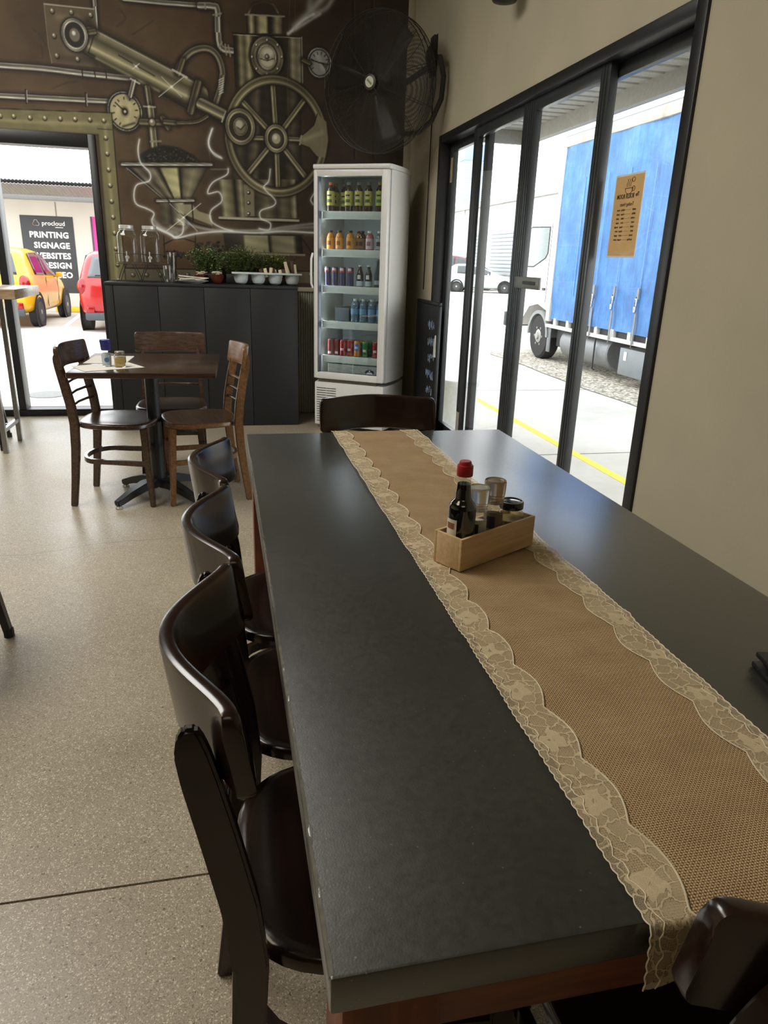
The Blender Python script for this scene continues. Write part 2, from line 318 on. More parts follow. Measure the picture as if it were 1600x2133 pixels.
def concrete_out():
    m, n, L, b = nodes('pale_concrete'); t = n.new('ShaderNodeTexCoord')
    a = n.new('ShaderNodeTexNoise'); a.inputs['Scale'].default_value = 0.8; a.inputs['Detail'].default_value = 9; a.inputs['Roughness'].default_value = 0.7; L.new(t.outputs['Object'], a.inputs['Vector'])
    r = ramp(n, [(0.3, lin((178, 174, 164))), (0.65, lin((206, 203, 194)))]); L.new(a.outputs['Fac'], r.inputs[0]); L.new(r.outputs[0], b.inputs['Base Color']); b.inputs['Roughness'].default_value = 0.9
    return m
def gravel():
    m, n, L, b = nodes('coarse_aggregate'); t = n.new('ShaderNodeTexCoord')
    v = n.new('ShaderNodeTexVoronoi'); v.inputs['Scale'].default_value = 34; L.new(t.outputs['Object'], v.inputs['Vector']); s = n.new('ShaderNodeSeparateColor'); L.new(v.outputs['Color'], s.inputs[0])
    r = ramp(n, [(0.1, lin((112, 104, 90))), (0.5, lin((166, 158, 142))), (0.9, lin((206, 200, 186)))]); L.new(s.outputs[0], r.inputs[0]); L.new(r.outputs[0], b.inputs['Base Color']); b.inputs['Roughness'].default_value = 0.95
    return m
def wood(name, dark, lite, rough=0.35, axis='Y', scale=9.0, coat=0.0):
    m, n, L, b = nodes(name); t = n.new('ShaderNodeTexCoord'); mp = n.new('ShaderNodeMapping')
    mp.inputs['Scale'].default_value = {'X': (1, 12, 12), 'Y': (12, 1, 12), 'Z': (12, 12, 1)}[axis]; L.new(t.outputs['Object'], mp.inputs[0])
    a = n.new('ShaderNodeTexNoise'); a.inputs['Scale'].default_value = scale; a.inputs['Detail'].default_value = 5; a.inputs['Distortion'].default_value = 0.6; L.new(mp.outputs[0], a.inputs['Vector'])
    r = ramp(n, [(0.3, lin(dark)), (0.7, lin(lite))]); L.new(a.outputs['Fac'], r.inputs[0]); L.new(r.outputs[0], b.inputs['Base Color']); b.inputs['Roughness'].default_value = rough; b.inputs['Coat Weight'].default_value = coat; b.inputs['Coat Roughness'].default_value = 0.15
    return m
FLOOR = terrazzo(); BOARD = blacktop(); BURLAP = burlap(); LACE = lace(); PAINT = vcol('mural_paint', 0.6); TARP = tarp(); CONC = concrete_out(); GRAV = gravel()
DARKWOOD = wood('dark_stained_wood', (25, 15, 11), (42, 27, 20), 0.22, 'X', 6, 0.3); MIDWOOD = wood('brown_stained_wood', (92, 64, 38), (132, 96, 60), 0.35, 'X', 6, 0.15)
REDWOOD = wood('red_brown_timber', (96, 50, 26), (128, 70, 38), 0.45, 'X', 7); PINE = wood('pale_box_timber', (186, 154, 112), (208, 178, 134), 0.6, 'X', 9); SLAB = wood('oiled_bar_top', (120, 96, 70), (190, 165, 132), 0.3, 'X', 6)
TABLETOP = wood('walnut_laminate', (46, 32, 25), (66, 48, 38), 0.22, 'X', 5, 0.2)
CREAM = mat('cream_wall_paint', (180, 172, 148), 0.85, var=0.05, scale=3, bump=0.25, bscale=60); BROWN = mat('brown_wall_paint', (95, 77, 56), 0.7, var=0.12, scale=3)
ALU = mat('black_aluminium', (30, 31, 32), 0.38, 0.0, var=0.15, scale=12); PANELM = mat('lit_black_aluminium', (50, 53, 54), 0.32, 0.0, var=0.15, scale=12); ALUG = mat('grey_aluminium', (96, 98, 98), 0.4, 0.6); STEEL = mat('brushed_steel', (150, 150, 146), 0.3, 0.9); CHROME = mat('chrome', (205, 205, 205), 0.12, 1.0)  # PANELM is the black aluminium lightened, light on its faces put into the colour
BLACK = mat('black_satin', (20, 20, 21), 0.4); BLACKM = mat('black_matt_paint', (19, 20, 20), 0.55, var=0.12, scale=6); WHITE = mat('white_enamel', (226, 226, 222), 0.3, var=0.02); WHITEP = mat('white_plastic', (214, 214, 208), 0.45, var=0.03)
PAPER = mat('paper', (214, 210, 200), 0.8, var=0.03); GLASS = glass('window_glass', (0.985, 0.992, 0.99), 0.5); JAR = glass('jar_glass', (0.93, 0.95, 0.94), 1.6); FGLASS = glass('fridge_glass', (0.9, 0.95, 0.96), 1.3)
YELLOW = mat('yellow_line_paint', (236, 204, 66), 0.7); RUB = mat('tyre_rubber', (38, 38, 38), 0.8); GALV = mat('galvanised_sheet', (168, 170, 168), 0.45, 0.3); TEXTW = mat('white_lettering', (238, 238, 236), 0.6, var=0.02)
# ------------------------------------------------------------ the room
G = -0.15           # ground outside
WX = 1.57; WY = 6.3 # inner faces of the right and back walls
o = struct(MB().box(-6, WX+.1, -4.5, WY+.1, -.12, -.012).build('floor', CONC, smooth=False))
s1 = MB().box(-6, WX, -4.5, 1.269, -.012, 0).build('slab', FLOOR, o, smooth=False); s2 = MB().box(-6, WX, 1.275, WY, -.012, 0).build('slab', FLOOR, o, smooth=False)
struct(MB().box(-6, WX+.1, -4.5, WY+.1, 3.8, 3.9).build('ceiling', mat('ceiling_paint', (150, 145, 132), 0.9), smooth=False))
struct(MB().box(-6.1, -6, -4.5, WY, 0, 3.8).build('wall_left', CREAM, smooth=False)); struct(MB().box(-6, WX, -4.6, -4.5, 0, 3.8).build('wall_front', BROWN, smooth=False))  # front wall is unseen, made brown to darken its reflections
# right wall with the opening for the sliding doors
R0, R1, RH = 2.40, 5.42, 2.145
wr = MB(); wr.box(WX, WX+.12, -4.5, R0, 0, 3.8); wr.box(WX, WX+.12, R1, WY+.1, 0, 3.8); wr.box(WX, WX+.12, R0, R1, RH, 3.8)
struct(wr.build('wall_right', CREAM, smooth=False))
# back wall: brown, with the shopfront opening at the left
DX0, DX1, DH = -3.4, -0.87, 2.125
wb = MB(); wb.box(DX1, WX, WY, WY+.15, 0, 3.8); wb.box(DX0, DX1, WY, WY+.15, DH, 3.8); wb.box(-6, DX0, WY, WY+.15, 0, 3.8)
wall_back = struct(wb.build('wall_back', BROWN, smooth=False))
struct(MB().box(1.513, WX, WY-.012, WY-.001, 0, 3.8, .003).build('trim_1', CREAM))
# corrugated lining with a cream cap, between the counter and the fridge
cw = MB(); P = []
for i in range(44):
    for dx, dy in ((0, 0), (.008, .012), (.018, .012), (.026, 0)): P.append((0.6+i*.02+dx*.75, WY-.004-dy))
pts = [(0.6, WY-.001)]+P+[(1.5, WY-.001)]
cw.prism(pts, 1.03, T(0, 0, .005)); cwo = cw.build('corrugated_lining', mat('grey_corrugated_metal', (176, 172, 156), 0.5, 0.1), wall_back, ang=0.3); tag(cwo, 'grey corrugated metal lining on the lower wall')
MB().box(0.6, 1.5, WY-.03, WY-.001, 1.035, 1.07, .004).build('lining_cap', CREAM, wall_back)
MURAL = [('ell',(0.421,2.14),0.5579,0.614,(44,37,29),0.55,0.2105),
('ell',(-0.489,2.501),0.4835,0.2105,(44,37,29),0.35,0.2105),
('ell',(-0.384,1.789),0.4463,0.3158,(44,37,29),0.35,0.2105),
('ell',(0.349,1.54),0.4835,0.2105,(44,37,29),0.5,0.2105),
('ell',(0.436,2.855),0.3905,0.2632,(44,37,29),0.5,0.2105),
('ell',(-0.963,2.751),0.3161,0.2456,(44,37,29),0.3,0.2105),
('glow',[(-1.219,2.768),(-1.169,2.734),(-1.148,2.677)],0.0105,(52,42,32),0.5),
('glow',[(-0.628,2.95),(-0.586,2.895),(-0.647,2.839)],0.0105,(52,42,32),0.5),
('glow',[(-0.547,2.796),(-0.456,2.855),(-0.395,2.895)],0.0105,(52,42,32),0.5),
('glow',[(-1.133,2.409),(-1.034,2.452),(-0.957,2.467)],0.0105,(52,42,32),0.5),
('glow',[(-1.176,2.674),(-1.176,2.597)],0.0105,(52,42,32),0.5),
('tube',[(-2.254,2.519),(-1.521,2.527),(-1.193,2.531),(-0.895,2.52),(-0.57,2.514)],0.0456,(38,35,28),(205,203,190),1.0),
('line',[(-0.919,2.549),(-0.915,2.492)],0.0077,(30,27,22),1.0),
('line',[(-0.833,2.551),(-0.829,2.498)],0.0077,(30,27,22),1.0),
('line',[(-0.757,2.554),(-0.752,2.504)],0.0077,(30,27,22),1.0),
('tube',[(-2.291,2.316),(-1.548,2.335),(-1.216,2.342),(-0.739,2.353)],0.0421,(38,35,28),(205,203,190),1.0),
('line',[(-1.317,2.387),(-1.322,2.303)],0.014,(38,35,28),1.0),
('line',[(-1.31,2.383),(-1.316,2.308)],0.007,(205,203,190),0.6),
('line',[(-0.908,2.395),(-0.911,2.309)],0.014,(38,35,28),1.0),
('line',[(-0.901,2.391),(-0.905,2.314)],0.007,(205,203,190),0.6),
('tube',[(-0.585,3.013),(-0.3,3.014),(-0.008,3.023)],0.0386,(38,35,28),(205,203,190),1.0),
('tube',[(-0.058,3.02),(0.031,3.024),(0.064,2.997),(0.071,2.78),(0.155,2.752)],0.0526,(38,35,28),(205,203,190),1.0),
('line',[(-0.024,3.038),(-0.02,3.004)],0.0123,(150,146,128),0.8),
('line',[(0.034,2.97),(0.091,2.985)],0.0123,(150,146,128),0.8),
('line',[(0.065,2.77),(0.089,2.802)],0.0123,(150,146,128),0.8),
('line',[(0.134,2.785),(0.148,2.716)],0.0123,(150,146,128),0.8),
('line',[(0.111,2.789),(0.12,2.724)],0.0123,(150,146,128),0.8),
('tube',[(-0.791,3.002),(-0.791,2.902),(-0.793,2.809)],0.0316,(38,35,28),(205,203,190),1.0),
('poly',[(-1.129,2.932),(-0.798,2.931),(-0.786,2.568),(-1.119,2.572)],(96,84,66),0.9,0.007),
('line',[(-1.129,2.932),(-0.798,2.931)],0.0077,(205,203,190),0.7),
('line',[(-1.129,2.932),(-1.129,2.678),(-1.119,2.572)],0.0063,(150,146,130),0.6),
('glow',[(-1.044,2.862),(-0.915,2.866)],0.0351,(150,140,115),0.35),
('glow',[(-1.064,2.606),(-0.858,2.606)],0.0421,(60,50,40),0.6),
('glow',[(-0.842,2.855),(-0.813,2.583)],0.0491,(50,42,32),0.7),
('ell',(-1.079,2.891),0.0171,0.0189,(30,27,22),0.8,0.007),
('ell',(-1.081,2.897),0.0126,0.014,(128,120,92),1,0.0042),
('ell',(-1.083,2.9),0.0052,0.0056,(225,224,215),0.9,0.0035),
('ell',(-0.951,2.894),0.0171,0.0189,(30,27,22),0.8,0.007),
('ell',(-0.953,2.9),0.0126,0.014,(128,120,92),1,0.0042),
('ell',(-0.955,2.903),0.0052,0.0056,(225,224,215),0.9,0.0035),
('ell',(-0.822,2.889),0.0171,0.0189,(30,27,22),0.8,0.007),
('ell',(-0.825,2.895),0.0126,0.014,(128,120,92),1,0.0042),
('ell',(-0.827,2.898),0.0052,0.0056,(225,224,215),0.9,0.0035),
('ell',(-1.082,2.74),0.0171,0.0189,(30,27,22),0.8,0.007),
('ell',(-1.085,2.746),0.0126,0.014,(128,120,92),1,0.0042),
('ell',(-1.087,2.749),0.0052,0.0056,(225,224,215),0.9,0.0035),
('ell',(-1.078,2.617),0.0171,0.0189,(30,27,22),0.8,0.007),
('ell',(-1.081,2.622),0.0126,0.014,(128,120,92),1,0.0042),
('ell',(-1.083,2.626),0.0052,0.0056,(225,224,215),0.9,0.0035),
('ell',(-0.939,2.606),0.0171,0.0189,(30,27,22),0.8,0.007),
('ell',(-0.942,2.612),0.0126,0.014,(128,120,92),1,0.0042),
('ell',(-0.944,2.615),0.0052,0.0056,(225,224,215),0.9,0.0035),
('tube',[(-0.837,2.728),(-0.119,2.438)],0.1895,(48,44,32),(172,165,130),1.1),
('line',[(-0.802,2.798),(-0.075,2.501)],0.0084,(190,186,165),0.7),
('line',[(-0.862,2.657),(-0.165,2.334)],0.0091,(30,27,22),0.9),
('line',[(-0.802,2.798),(-0.862,2.657)],0.0084,(30,27,22),0.8),
('glow',[(-0.654,2.657),(-0.411,2.544)],0.007,(30,27,22),0.9),
('glow',[(-0.809,2.627),(-0.388,2.446)],0.0175,(195,188,150),0.5),
('tube',[(-0.099,2.513),(-0.16,2.334)],0.0632,(30,27,22),(120,112,90),1.0),
('tube',[(-0.061,2.373),(0.08,2.303)],0.0842,(38,35,28),(205,203,190),1.0),
('tube',[(-0.878,2.776),(-0.812,2.79)],0.0421,(38,35,28),(128,120,92),1.0),
('ell',(-0.945,2.76),0.0967,0.1088,(30,27,22),0.8,0.014),
('ring',(-0.945,2.76),0.0762,0.0895,0.0263,(84,82,72),(205,204,190)),
('ell',(-0.945,2.76),0.0558,0.0667,(40,36,30),1,0.007),
('ell',(-0.945,2.76),0.0353,0.0421,(112,104,90),1,0.007),
('ell',(-0.95,2.771),0.0126,0.014,(225,224,215),0.9,0.007),
('tube',[(-0.239,2.589),(-0.213,2.646),(-0.13,2.724),(-0.027,2.752),(0.045,2.718),(0.081,2.629),(0.074,2.526),(0.031,2.408)],0.0526,(38,35,28),(150,144,120),1.0),
('tube',[(-0.236,2.575),(-0.201,2.658)],0.0456,(38,35,28),(128,120,92),1.0),
('line',[(-0.279,2.594),(-0.178,2.552)],0.014,(205,203,190),0.8),
('line',[(0.057,2.552),(0.088,2.569)],0.0077,(205,203,190),0.8),
('line',[(0.056,2.537),(0.087,2.553)],0.0077,(205,203,190),0.8),
('line',[(0.056,2.521),(0.087,2.538)],0.0077,(205,203,190),0.8),
('line',[(0.055,2.505),(0.086,2.522)],0.0077,(205,203,190),0.8),
('line',[(0.054,2.49),(0.085,2.507)],0.0077,(205,203,190),0.8),
('line',[(0.054,2.474),(0.085,2.491)],0.0077,(205,203,190),0.8),
('line',[(0.053,2.458),(0.084,2.475)],0.0077,(205,203,190),0.8),
('tube',[(-0.074,2.379),(0.097,2.312)],0.0947,(38,35,28),(178,172,140),1.0),
('line',[(0.098,2.344),(0.066,2.272)],0.0105,(205,203,190),0.8),
('line',[(0.127,2.346),(0.095,2.269)],0.0105,(30,27,22),0.8),
('line',[(0.29,3.003),(0.326,3.06),(0.401,3.087),(0.475,3.074),(0.509,3.028)],0.0112,(120,114,94),0.9),
('ell',(0.399,3.038),0.0967,0.0561,(46,40,32),0.8,0.014),
('bands',[(0.272,2.992),(0.549,3.007),(0.547,2.896),(0.274,2.876)],[(0,(30,27,22)),(0.04,(66,60,46)),(0.13,(190,185,145)),(0.24,(50,46,36)),(0.38,(165,160,120)),(0.52,(180,174,132)),(0.6,(30,27,22)),(0.68,(52,48,38)),(0.82,(150,146,110)),(0.93,(100,94,72)),(1,(30,27,22))]),
('line',[(0.267,2.994),(0.555,3.007)],0.0105,(150,146,128),0.9),
('bands',[(0.171,2.864),(0.685,2.886),(0.687,2.582),(0.175,2.512)],[(0,(30,27,22)),(0.05,(52,48,36)),(0.1,(140,134,104)),(0.16,(90,84,64)),(0.22,(172,165,128)),(0.28,(60,54,42)),(0.34,(44,40,30)),(0.7,(42,37,30)),(0.8,(54,50,40)),(0.86,(150,144,118)),(0.92,(110,105,84)),(0.97,(130,128,110)),(1,(30,27,22))]),
('line',[(0.169,2.866),(0.683,2.885)],0.0105,(30,27,22),0.9),
('line',[(0.175,2.858),(0.683,2.879)],0.0056,(205,203,190),0.6),
('line',[(0.685,2.886),(0.69,2.582)],0.007,(205,203,190),0.6),
('ell',(0.421,2.733),0.1413,0.1509,(30,27,22),0.7,0.014),
('ring',(0.421,2.733),0.0986,0.1088,0.0526,(70,65,52),(150,146,122)),
('ell',(0.534,2.742),0.0097,0.0112,(30,27,22),0.8,0.0035),
('ell',(0.531,2.744),0.0063,0.0074,(205,203,190),1,0.0035),
('ell',(0.499,2.661),0.0097,0.0112,(30,27,22),0.8,0.0035),
('ell',(0.497,2.663),0.0063,0.0074,(205,203,190),1,0.0035),
('ell',(0.419,2.622),0.0097,0.0112,(30,27,22),0.8,0.0035),
('ell',(0.416,2.624),0.0063,0.0074,(205,203,190),1,0.0035),
('ell',(0.34,2.648),0.0097,0.0112,(30,27,22),0.8,0.0035),
('ell',(0.338,2.65),0.0063,0.0074,(205,203,190),1,0.0035),
('ell',(0.31,2.724),0.0097,0.0112,(30,27,22),0.8,0.0035),
('ell',(0.307,2.726),0.0063,0.0074,(205,203,190),1,0.0035),
('ell',(0.344,2.804),0.0097,0.0112,(30,27,22),0.8,0.0035),
('ell',(0.342,2.807),0.0063,0.0074,(205,203,190),1,0.0035),
('ell',(0.424,2.843),0.0097,0.0112,(30,27,22),0.8,0.0035),
('ell',(0.422,2.845),0.0063,0.0074,(205,203,190),1,0.0035),
('ell',(0.502,2.817),0.0097,0.0112,(30,27,22),0.8,0.0035),
('ell',(0.5,2.82),0.0063,0.0074,(205,203,190),1,0.0035),
('ring',(0.421,2.733),0.0669,0.0807,0.0175,(60,56,46),(205,203,185)),
('ell',(0.421,2.733),0.0595,0.0737,(150,145,120),1,0.0105),
('ell',(0.429,2.762),0.0409,0.0281,(225,224,215),0.6,0.0175),
('ell',(0.42,2.701),0.0484,0.0281,(205,203,185),0.5,0.014),
('line',[(0.37,2.719),(0.421,2.708),(0.472,2.727)],0.007,(30,27,22),0.8),
('ell',(0.421,2.733),0.0186,0.0211,(74,68,56),1,0.007),
('ell',(0.418,2.737),0.0074,0.0084,(205,203,190),0.8,0.0049),
('bands',[(0.175,2.512),(0.68,2.571),(0.675,1.842),(0.118,1.814)],[(0,(46,42,33)),(0.1,(70,64,50)),(0.2,(40,35,28)),(0.33,(96,90,72)),(0.4,(44,38,30)),(0.6,(56,50,40)),(0.75,(42,37,30)),(0.87,(84,78,62)),(0.95,(56,50,40)),(1,(34,31,25))]),
('bands',[(0.018,1.865),(0.638,1.897),(0.648,1.607),(0.036,1.593)],[(0,(60,56,42)),(0.05,(150,146,112)),(0.16,(90,84,64)),(0.2,(30,27,22)),(0.27,(140,136,104)),(0.33,(60,55,43)),(0.45,(56,50,40)),(0.6,(100,95,74)),(0.72,(58,52,42)),(0.8,(100,96,76)),(0.9,(74,68,54)),(0.96,(150,146,120)),(1,(30,27,22))]),
('poly',[(0.217,1.841),(0.296,1.834),(0.295,1.609),(0.221,1.606)],(120,114,90),0.9,0.0053),
('ell',(0.254,1.781),0.0149,0.0154,(30,27,22),0.9,0.0035),
('ell',(0.25,1.784),0.0074,0.0077,(205,203,190),0.9,0.0035),
('ell',(0.251,1.706),0.0149,0.0154,(30,27,22),0.9,0.0035),
('ell',(0.248,1.709),0.0074,0.0077,(205,203,190),0.9,0.0035),
('ell',(0.249,1.625),0.0149,0.0154,(30,27,22),0.9,0.0035),
('ell',(0.245,1.628),0.0074,0.0077,(205,203,190),0.9,0.0035),
('line',[(0.018,1.586),(0.648,1.589)],0.0175,(168,164,146),0.9),
('line',[(0.017,1.571),(0.654,1.574)],0.0105,(30,27,22),0.9),
('line',[(-0.032,1.935),(0.099,1.942)],0.0105,(110,104,86),0.8),
('line',[(-0.046,2.136),(-0.031,1.962)],0.0105,(80,74,60),0.7),
('bands',[(0.043,1.465),(0.673,1.477),(0.685,1.338),(0.05,1.335)],[(0,(40,36,28)),(0.12,(50,46,36)),(0.24,(66,60,46)),(0.27,(146,142,110)),(0.55,(132,128,100)),(0.575,(30,27,22)),(0.62,(110,106,84)),(0.88,(140,136,108)),(0.93,(46,42,33)),(1,(30,27,22))]),
('line',[(0.043,1.465),(0.685,1.479)],0.014,(30,27,22),0.9),
('line',[(0.049,1.323),(0.697,1.326)],0.014,(140,136,116),0.8),
('line',[(0.672,1.464),(0.776,1.322)],0.014,(30,27,22),0.8),
('tube',[(0.479,2.182),(0.458,2.549)],0.0456,(48,44,34),(170,164,130),1.0),
('tube',[(0.479,2.182),(0.698,2.46)],0.0456,(48,44,34),(170,164,130),1.0),
('tube',[(0.479,2.182),(0.69,2.187)],0.0386,(48,44,34),(170,164,130),1.0),
('tube',[(0.479,2.182),(0.713,1.912)],0.0456,(48,44,34),(170,164,130),1.0),
('tube',[(0.479,2.182),(0.485,1.844)],0.0456,(48,44,34),(170,164,130),1.0),
('tube',[(0.479,2.182),(0.256,1.922)],0.0456,(48,44,34),(170,164,130),1.0),
('tube',[(0.479,2.182),(0.3,2.174)],0.0386,(48,44,34),(170,164,130),1.0),
('tube',[(0.479,2.182),(0.23,2.416)],0.0456,(48,44,34),(170,164,130),1.0),
('ring',(0.484,2.189),0.3719,0.3965,0.0667,(54,50,38),(160,154,120)),
('poly',[(0.659,2.202),(0.709,2.238),(0.777,2.297),(0.804,2.376),(0.876,2.326),(0.892,2.194),(0.865,2.069),(0.796,2.076),(0.739,2.134),(0.671,2.153)],(122,116,92),0.95,0.007),
('glow',[(0.702,2.188),(0.777,2.22),(0.845,2.247)],0.0316,(172,166,134),0.5),
('line',[(0.659,2.202),(0.709,2.238),(0.777,2.297),(0.804,2.376)],0.0084,(30,27,22),0.8),
('line',[(0.671,2.153),(0.739,2.134),(0.796,2.076)],0.0084,(30,27,22),0.8),
('line',[(0.678,2.214),(0.665,2.152)],0.014,(160,155,125),0.8),
('ell',(0.479,2.182),0.0967,0.1053,(30,27,22),0.8,0.014),
('ring',(0.479,2.182),0.0744,0.0842,0.0316,(84,80,62),(185,180,148)),
('ell',(0.479,2.182),0.0521,0.0596,(70,64,50),1,0.007),
('ell',(0.479,2.182),0.0335,0.0368,(165,160,132),1,0.007),
('ell',(0.472,2.191),0.0149,0.0161,(225,224,215),0.7,0.0105),
('ell',(0.204,2.247),0.1265,0.1368,(30,27,22),0.8,0.014),
('ring',(0.204,2.247),0.0967,0.1088,0.0351,(70,66,50),(175,170,138)),
('ell',(0.204,2.247),0.0744,0.0877,(58,52,42),1,0.007),
('ring',(0.204,2.247),0.0521,0.0596,0.014,(60,56,44),(150,146,122)),
('ell',(0.204,2.247),0.0446,0.0526,(112,106,86),1,0.0105),
('ell',(0.197,2.263),0.026,0.0281,(205,203,185),0.7,0.014),
('line',[(0.182,2.242),(0.207,2.227),(0.241,2.263)],0.007,(30,27,22),0.8),
('ell',(-0.643,2.284),0.1376,0.1439,(30,27,22),0.6,0.0175),
('ell',(-0.642,2.294),0.1265,0.1351,(46,42,36),1,0.0053),
('ring',(-0.642,2.294),0.119,0.1281,0.0105,(70,68,62),(205,204,196)),
('ell',(-0.642,2.294),0.1041,0.114,(168,160,122),1,0.0053),
('glow',[(-0.678,2.348),(-0.706,2.257)],0.0351,(196,190,152),0.5),
('glow',[(-0.604,2.341),(-0.634,2.224)],0.0316,(198,192,155),0.5),
('glow',[(-0.664,2.193),(-0.579,2.221)],0.014,(30,27,22),0.7),
('line',[(-0.68,2.216),(-0.687,2.204)],0.0084,(30,27,22),0.9),
('line',[(-0.708,2.242),(-0.72,2.233)],0.0084,(30,27,22),0.9),
('line',[(-0.717,2.281),(-0.731,2.279)],0.0084,(30,27,22),0.9),
('line',[(-0.707,2.324),(-0.719,2.328)],0.0084,(30,27,22),0.9),
('line',[(-0.679,2.358),(-0.686,2.368)],0.0084,(30,27,22),0.9),
('line',[(-0.641,2.375),(-0.641,2.388)],0.0084,(30,27,22),0.9),
('line',[(-0.604,2.371),(-0.597,2.383)],0.0084,(30,27,22),0.9),
('line',[(-0.576,2.345),(-0.564,2.354)],0.0084,(30,27,22),0.9),
('line',[(-0.566,2.306),(-0.552,2.308)],0.0084,(30,27,22),0.9),
('line',[(-0.576,2.263),(-0.564,2.258)],0.0084,(30,27,22),0.9),
('line',[(-0.642,2.294),(-0.705,2.349)],0.0091,(30,27,22),1),
('ring',(-0.642,2.294),0.0149,0.0175,0.0084,(30,27,22),(60,52,40)),
('ell',(-0.642,2.294),0.0082,0.0091,(190,185,150),1,0.0035),
('tube',[(-0.561,2.496),(-0.593,2.404)],0.0386,(38,35,28),(205,203,190),1.0),
('line',[(-0.584,2.513),(-0.523,2.486)],0.0105,(205,203,190),0.8),
('ell',(0.82,2.727),0.1004,0.1088,(30,27,22),0.8,0.0105),
('ring',(0.82,2.727),0.0893,0.0965,0.014,(90,90,84),(200,200,194)),
('ell',(0.82,2.727),0.0744,0.0842,(138,138,134),1,0.0053),
('glow',[(0.805,2.777),(0.85,2.69)],0.0281,(195,195,190),0.5),
('poly',[(0.827,2.734),(0.894,2.726),(0.872,2.679)],(60,60,58),0.8,0.0053),
('line',[(0.757,2.741),(0.857,2.72)],0.0084,(30,27,22),1),
('line',[(0.774,2.69),(0.762,2.68)],0.007,(30,27,22),0.9),
('line',[(0.765,2.715),(0.75,2.712)],0.007,(30,27,22),0.9),
('line',[(0.768,2.743),(0.754,2.747)],0.007,(30,27,22),0.9),
('line',[(0.783,2.767),(0.774,2.777)],0.007,(30,27,22),0.9),
('line',[(0.807,2.782),(0.804,2.795)],0.007,(30,27,22),0.9),
('line',[(0.834,2.783),(0.838,2.798)],0.007,(30,27,22),0.9),
('line',[(0.858,2.772),(0.868,2.783)],0.007,(30,27,22),0.9),
('line',[(0.873,2.75),(0.887,2.755)],0.007,(30,27,22),0.9),
('line',[(0.875,2.722),(0.89,2.721)],0.007,(30,27,22),0.9),
('tube',[(0.694,2.734),(0.741,2.717)],0.0316,(38,35,28),(128,120,92),1.0),
('tube',[(-0.471,2.458),(-0.458,2.313)],0.0491,(38,35,28),(128,120,92),1.0),
('tube',[(-0.457,2.323),(-0.45,2.071)],0.0596,(38,35,28),(178,172,140),1.0),
('tube',[(-0.524,2.231),(-0.373,2.236)],0.0526,(38,35,28),(128,120,92),1.0),
('tube',[(-0.371,2.264),(-0.34,2.21)],0.0456,(38,35,28),(128,120,92),1.0),
('tube',[(-0.353,2.242),(-0.262,2.24)],0.0421,(38,35,28),(128,120,92),1.0),
('tube',[(-0.262,2.243),(-0.129,2.257),(-0.044,2.3)],0.0281,(38,35,28),(128,120,92),1.0),
('line',[(-0.505,2.338),(-0.421,2.339)],0.0105,(205,203,190),0.6),
('line',[(-0.473,2.103),(-0.397,2.11)],0.014,(130,126,108),0.8),
('line',[(-0.476,2.458),(-0.471,2.331)],0.0053,(205,203,190),0.5),
('ell',(-0.451,2.235),0.0298,0.0316,(30,27,22),0.9,0.007),
('ell',(-0.451,2.235),0.0223,0.0246,(128,120,92),1,0.0053),
('ell',(-0.455,2.242),0.0097,0.0105,(225,224,215),0.8,0.0053),
('poly',[(-0.592,1.939),(-0.561,2.008),(-0.487,2.055),(-0.384,2.085),(-0.272,2.077),(-0.162,2.031),(-0.092,1.967)],(34,31,28),1,0.014),
('ell',(-0.455,2.023),0.0059,0.0039,(60,56,50),0.9,0.0028),
('ell',(-0.557,1.954),0.0055,0.0063,(60,56,50),0.9,0.0028),
('ell',(-0.464,1.989),0.0055,0.004,(60,56,50),0.9,0.0028),
('ell',(-0.448,1.962),0.0046,0.0053,(74,70,62),0.9,0.0028),
('ell',(-0.201,2.024),0.0056,0.0053,(74,70,62),0.9,0.0028),
('ell',(-0.526,1.965),0.007,0.0049,(22,20,18),0.9,0.0028),
('ell',(-0.451,2.012),0.008,0.0058,(74,70,62),0.9,0.0028),
('ell',(-0.562,1.953),0.0071,0.0044,(22,20,18),0.9,0.0028),
('ell',(-0.377,2.003),0.0061,0.004,(74,70,62),0.9,0.0028),
('ell',(-0.448,1.973),0.0048,0.0048,(74,70,62),0.9,0.0028),
('ell',(-0.33,2.002),0.0071,0.0039,(22,20,18),0.9,0.0028),
('ell',(-0.536,1.954),0.0068,0.0047,(22,20,18),0.9,0.0028),
('ell',(-0.404,1.984),0.0057,0.0051,(74,70,62),0.9,0.0028),
('ell',(-0.518,1.986),0.0053,0.0057,(22,20,18),0.9,0.0028),
('ell',(-0.511,1.956),0.0055,0.0036,(74,70,62),0.9,0.0028),
('ell',(-0.251,1.977),0.008,0.0056,(74,70,62),0.9,0.0028),
('ell',(-0.557,1.956),0.0081,0.0057,(18,16,15),0.9,0.0028),
('ell',(-0.176,1.978),0.007,0.0037,(22,20,18),0.9,0.0028),
('ell',(-0.16,1.999),0.0054,0.0052,(22,20,18),0.9,0.0028),
('ell',(-0.411,2.053),0.0046,0.004,(74,70,62),0.9,0.0028),
('ell',(-0.114,1.976),0.0061,0.0041,(22,20,18),0.9,0.0028),
('ell',(-0.512,1.99),0.0072,0.0052,(22,20,18),0.9,0.0028),
('ell',(-0.29,2.013),0.0066,0.0044,(60,56,50),0.9,0.0028),
('ell',(-0.51,1.973),0.0073,0.0047,(22,20,18),0.9,0.0028),
('ell',(-0.346,2.045),0.006,0.0036,(18,16,15),0.9,0.0028),
('ell',(-0.364,2.0),0.0061,0.0041,(22,20,18),0.9,0.0028),
('ell',(-0.551,1.96),0.0054,0.0041,(22,20,18),0.9,0.0028),
('ell',(-0.373,2.039),0.0057,0.006,(74,70,62),0.9,0.0028),
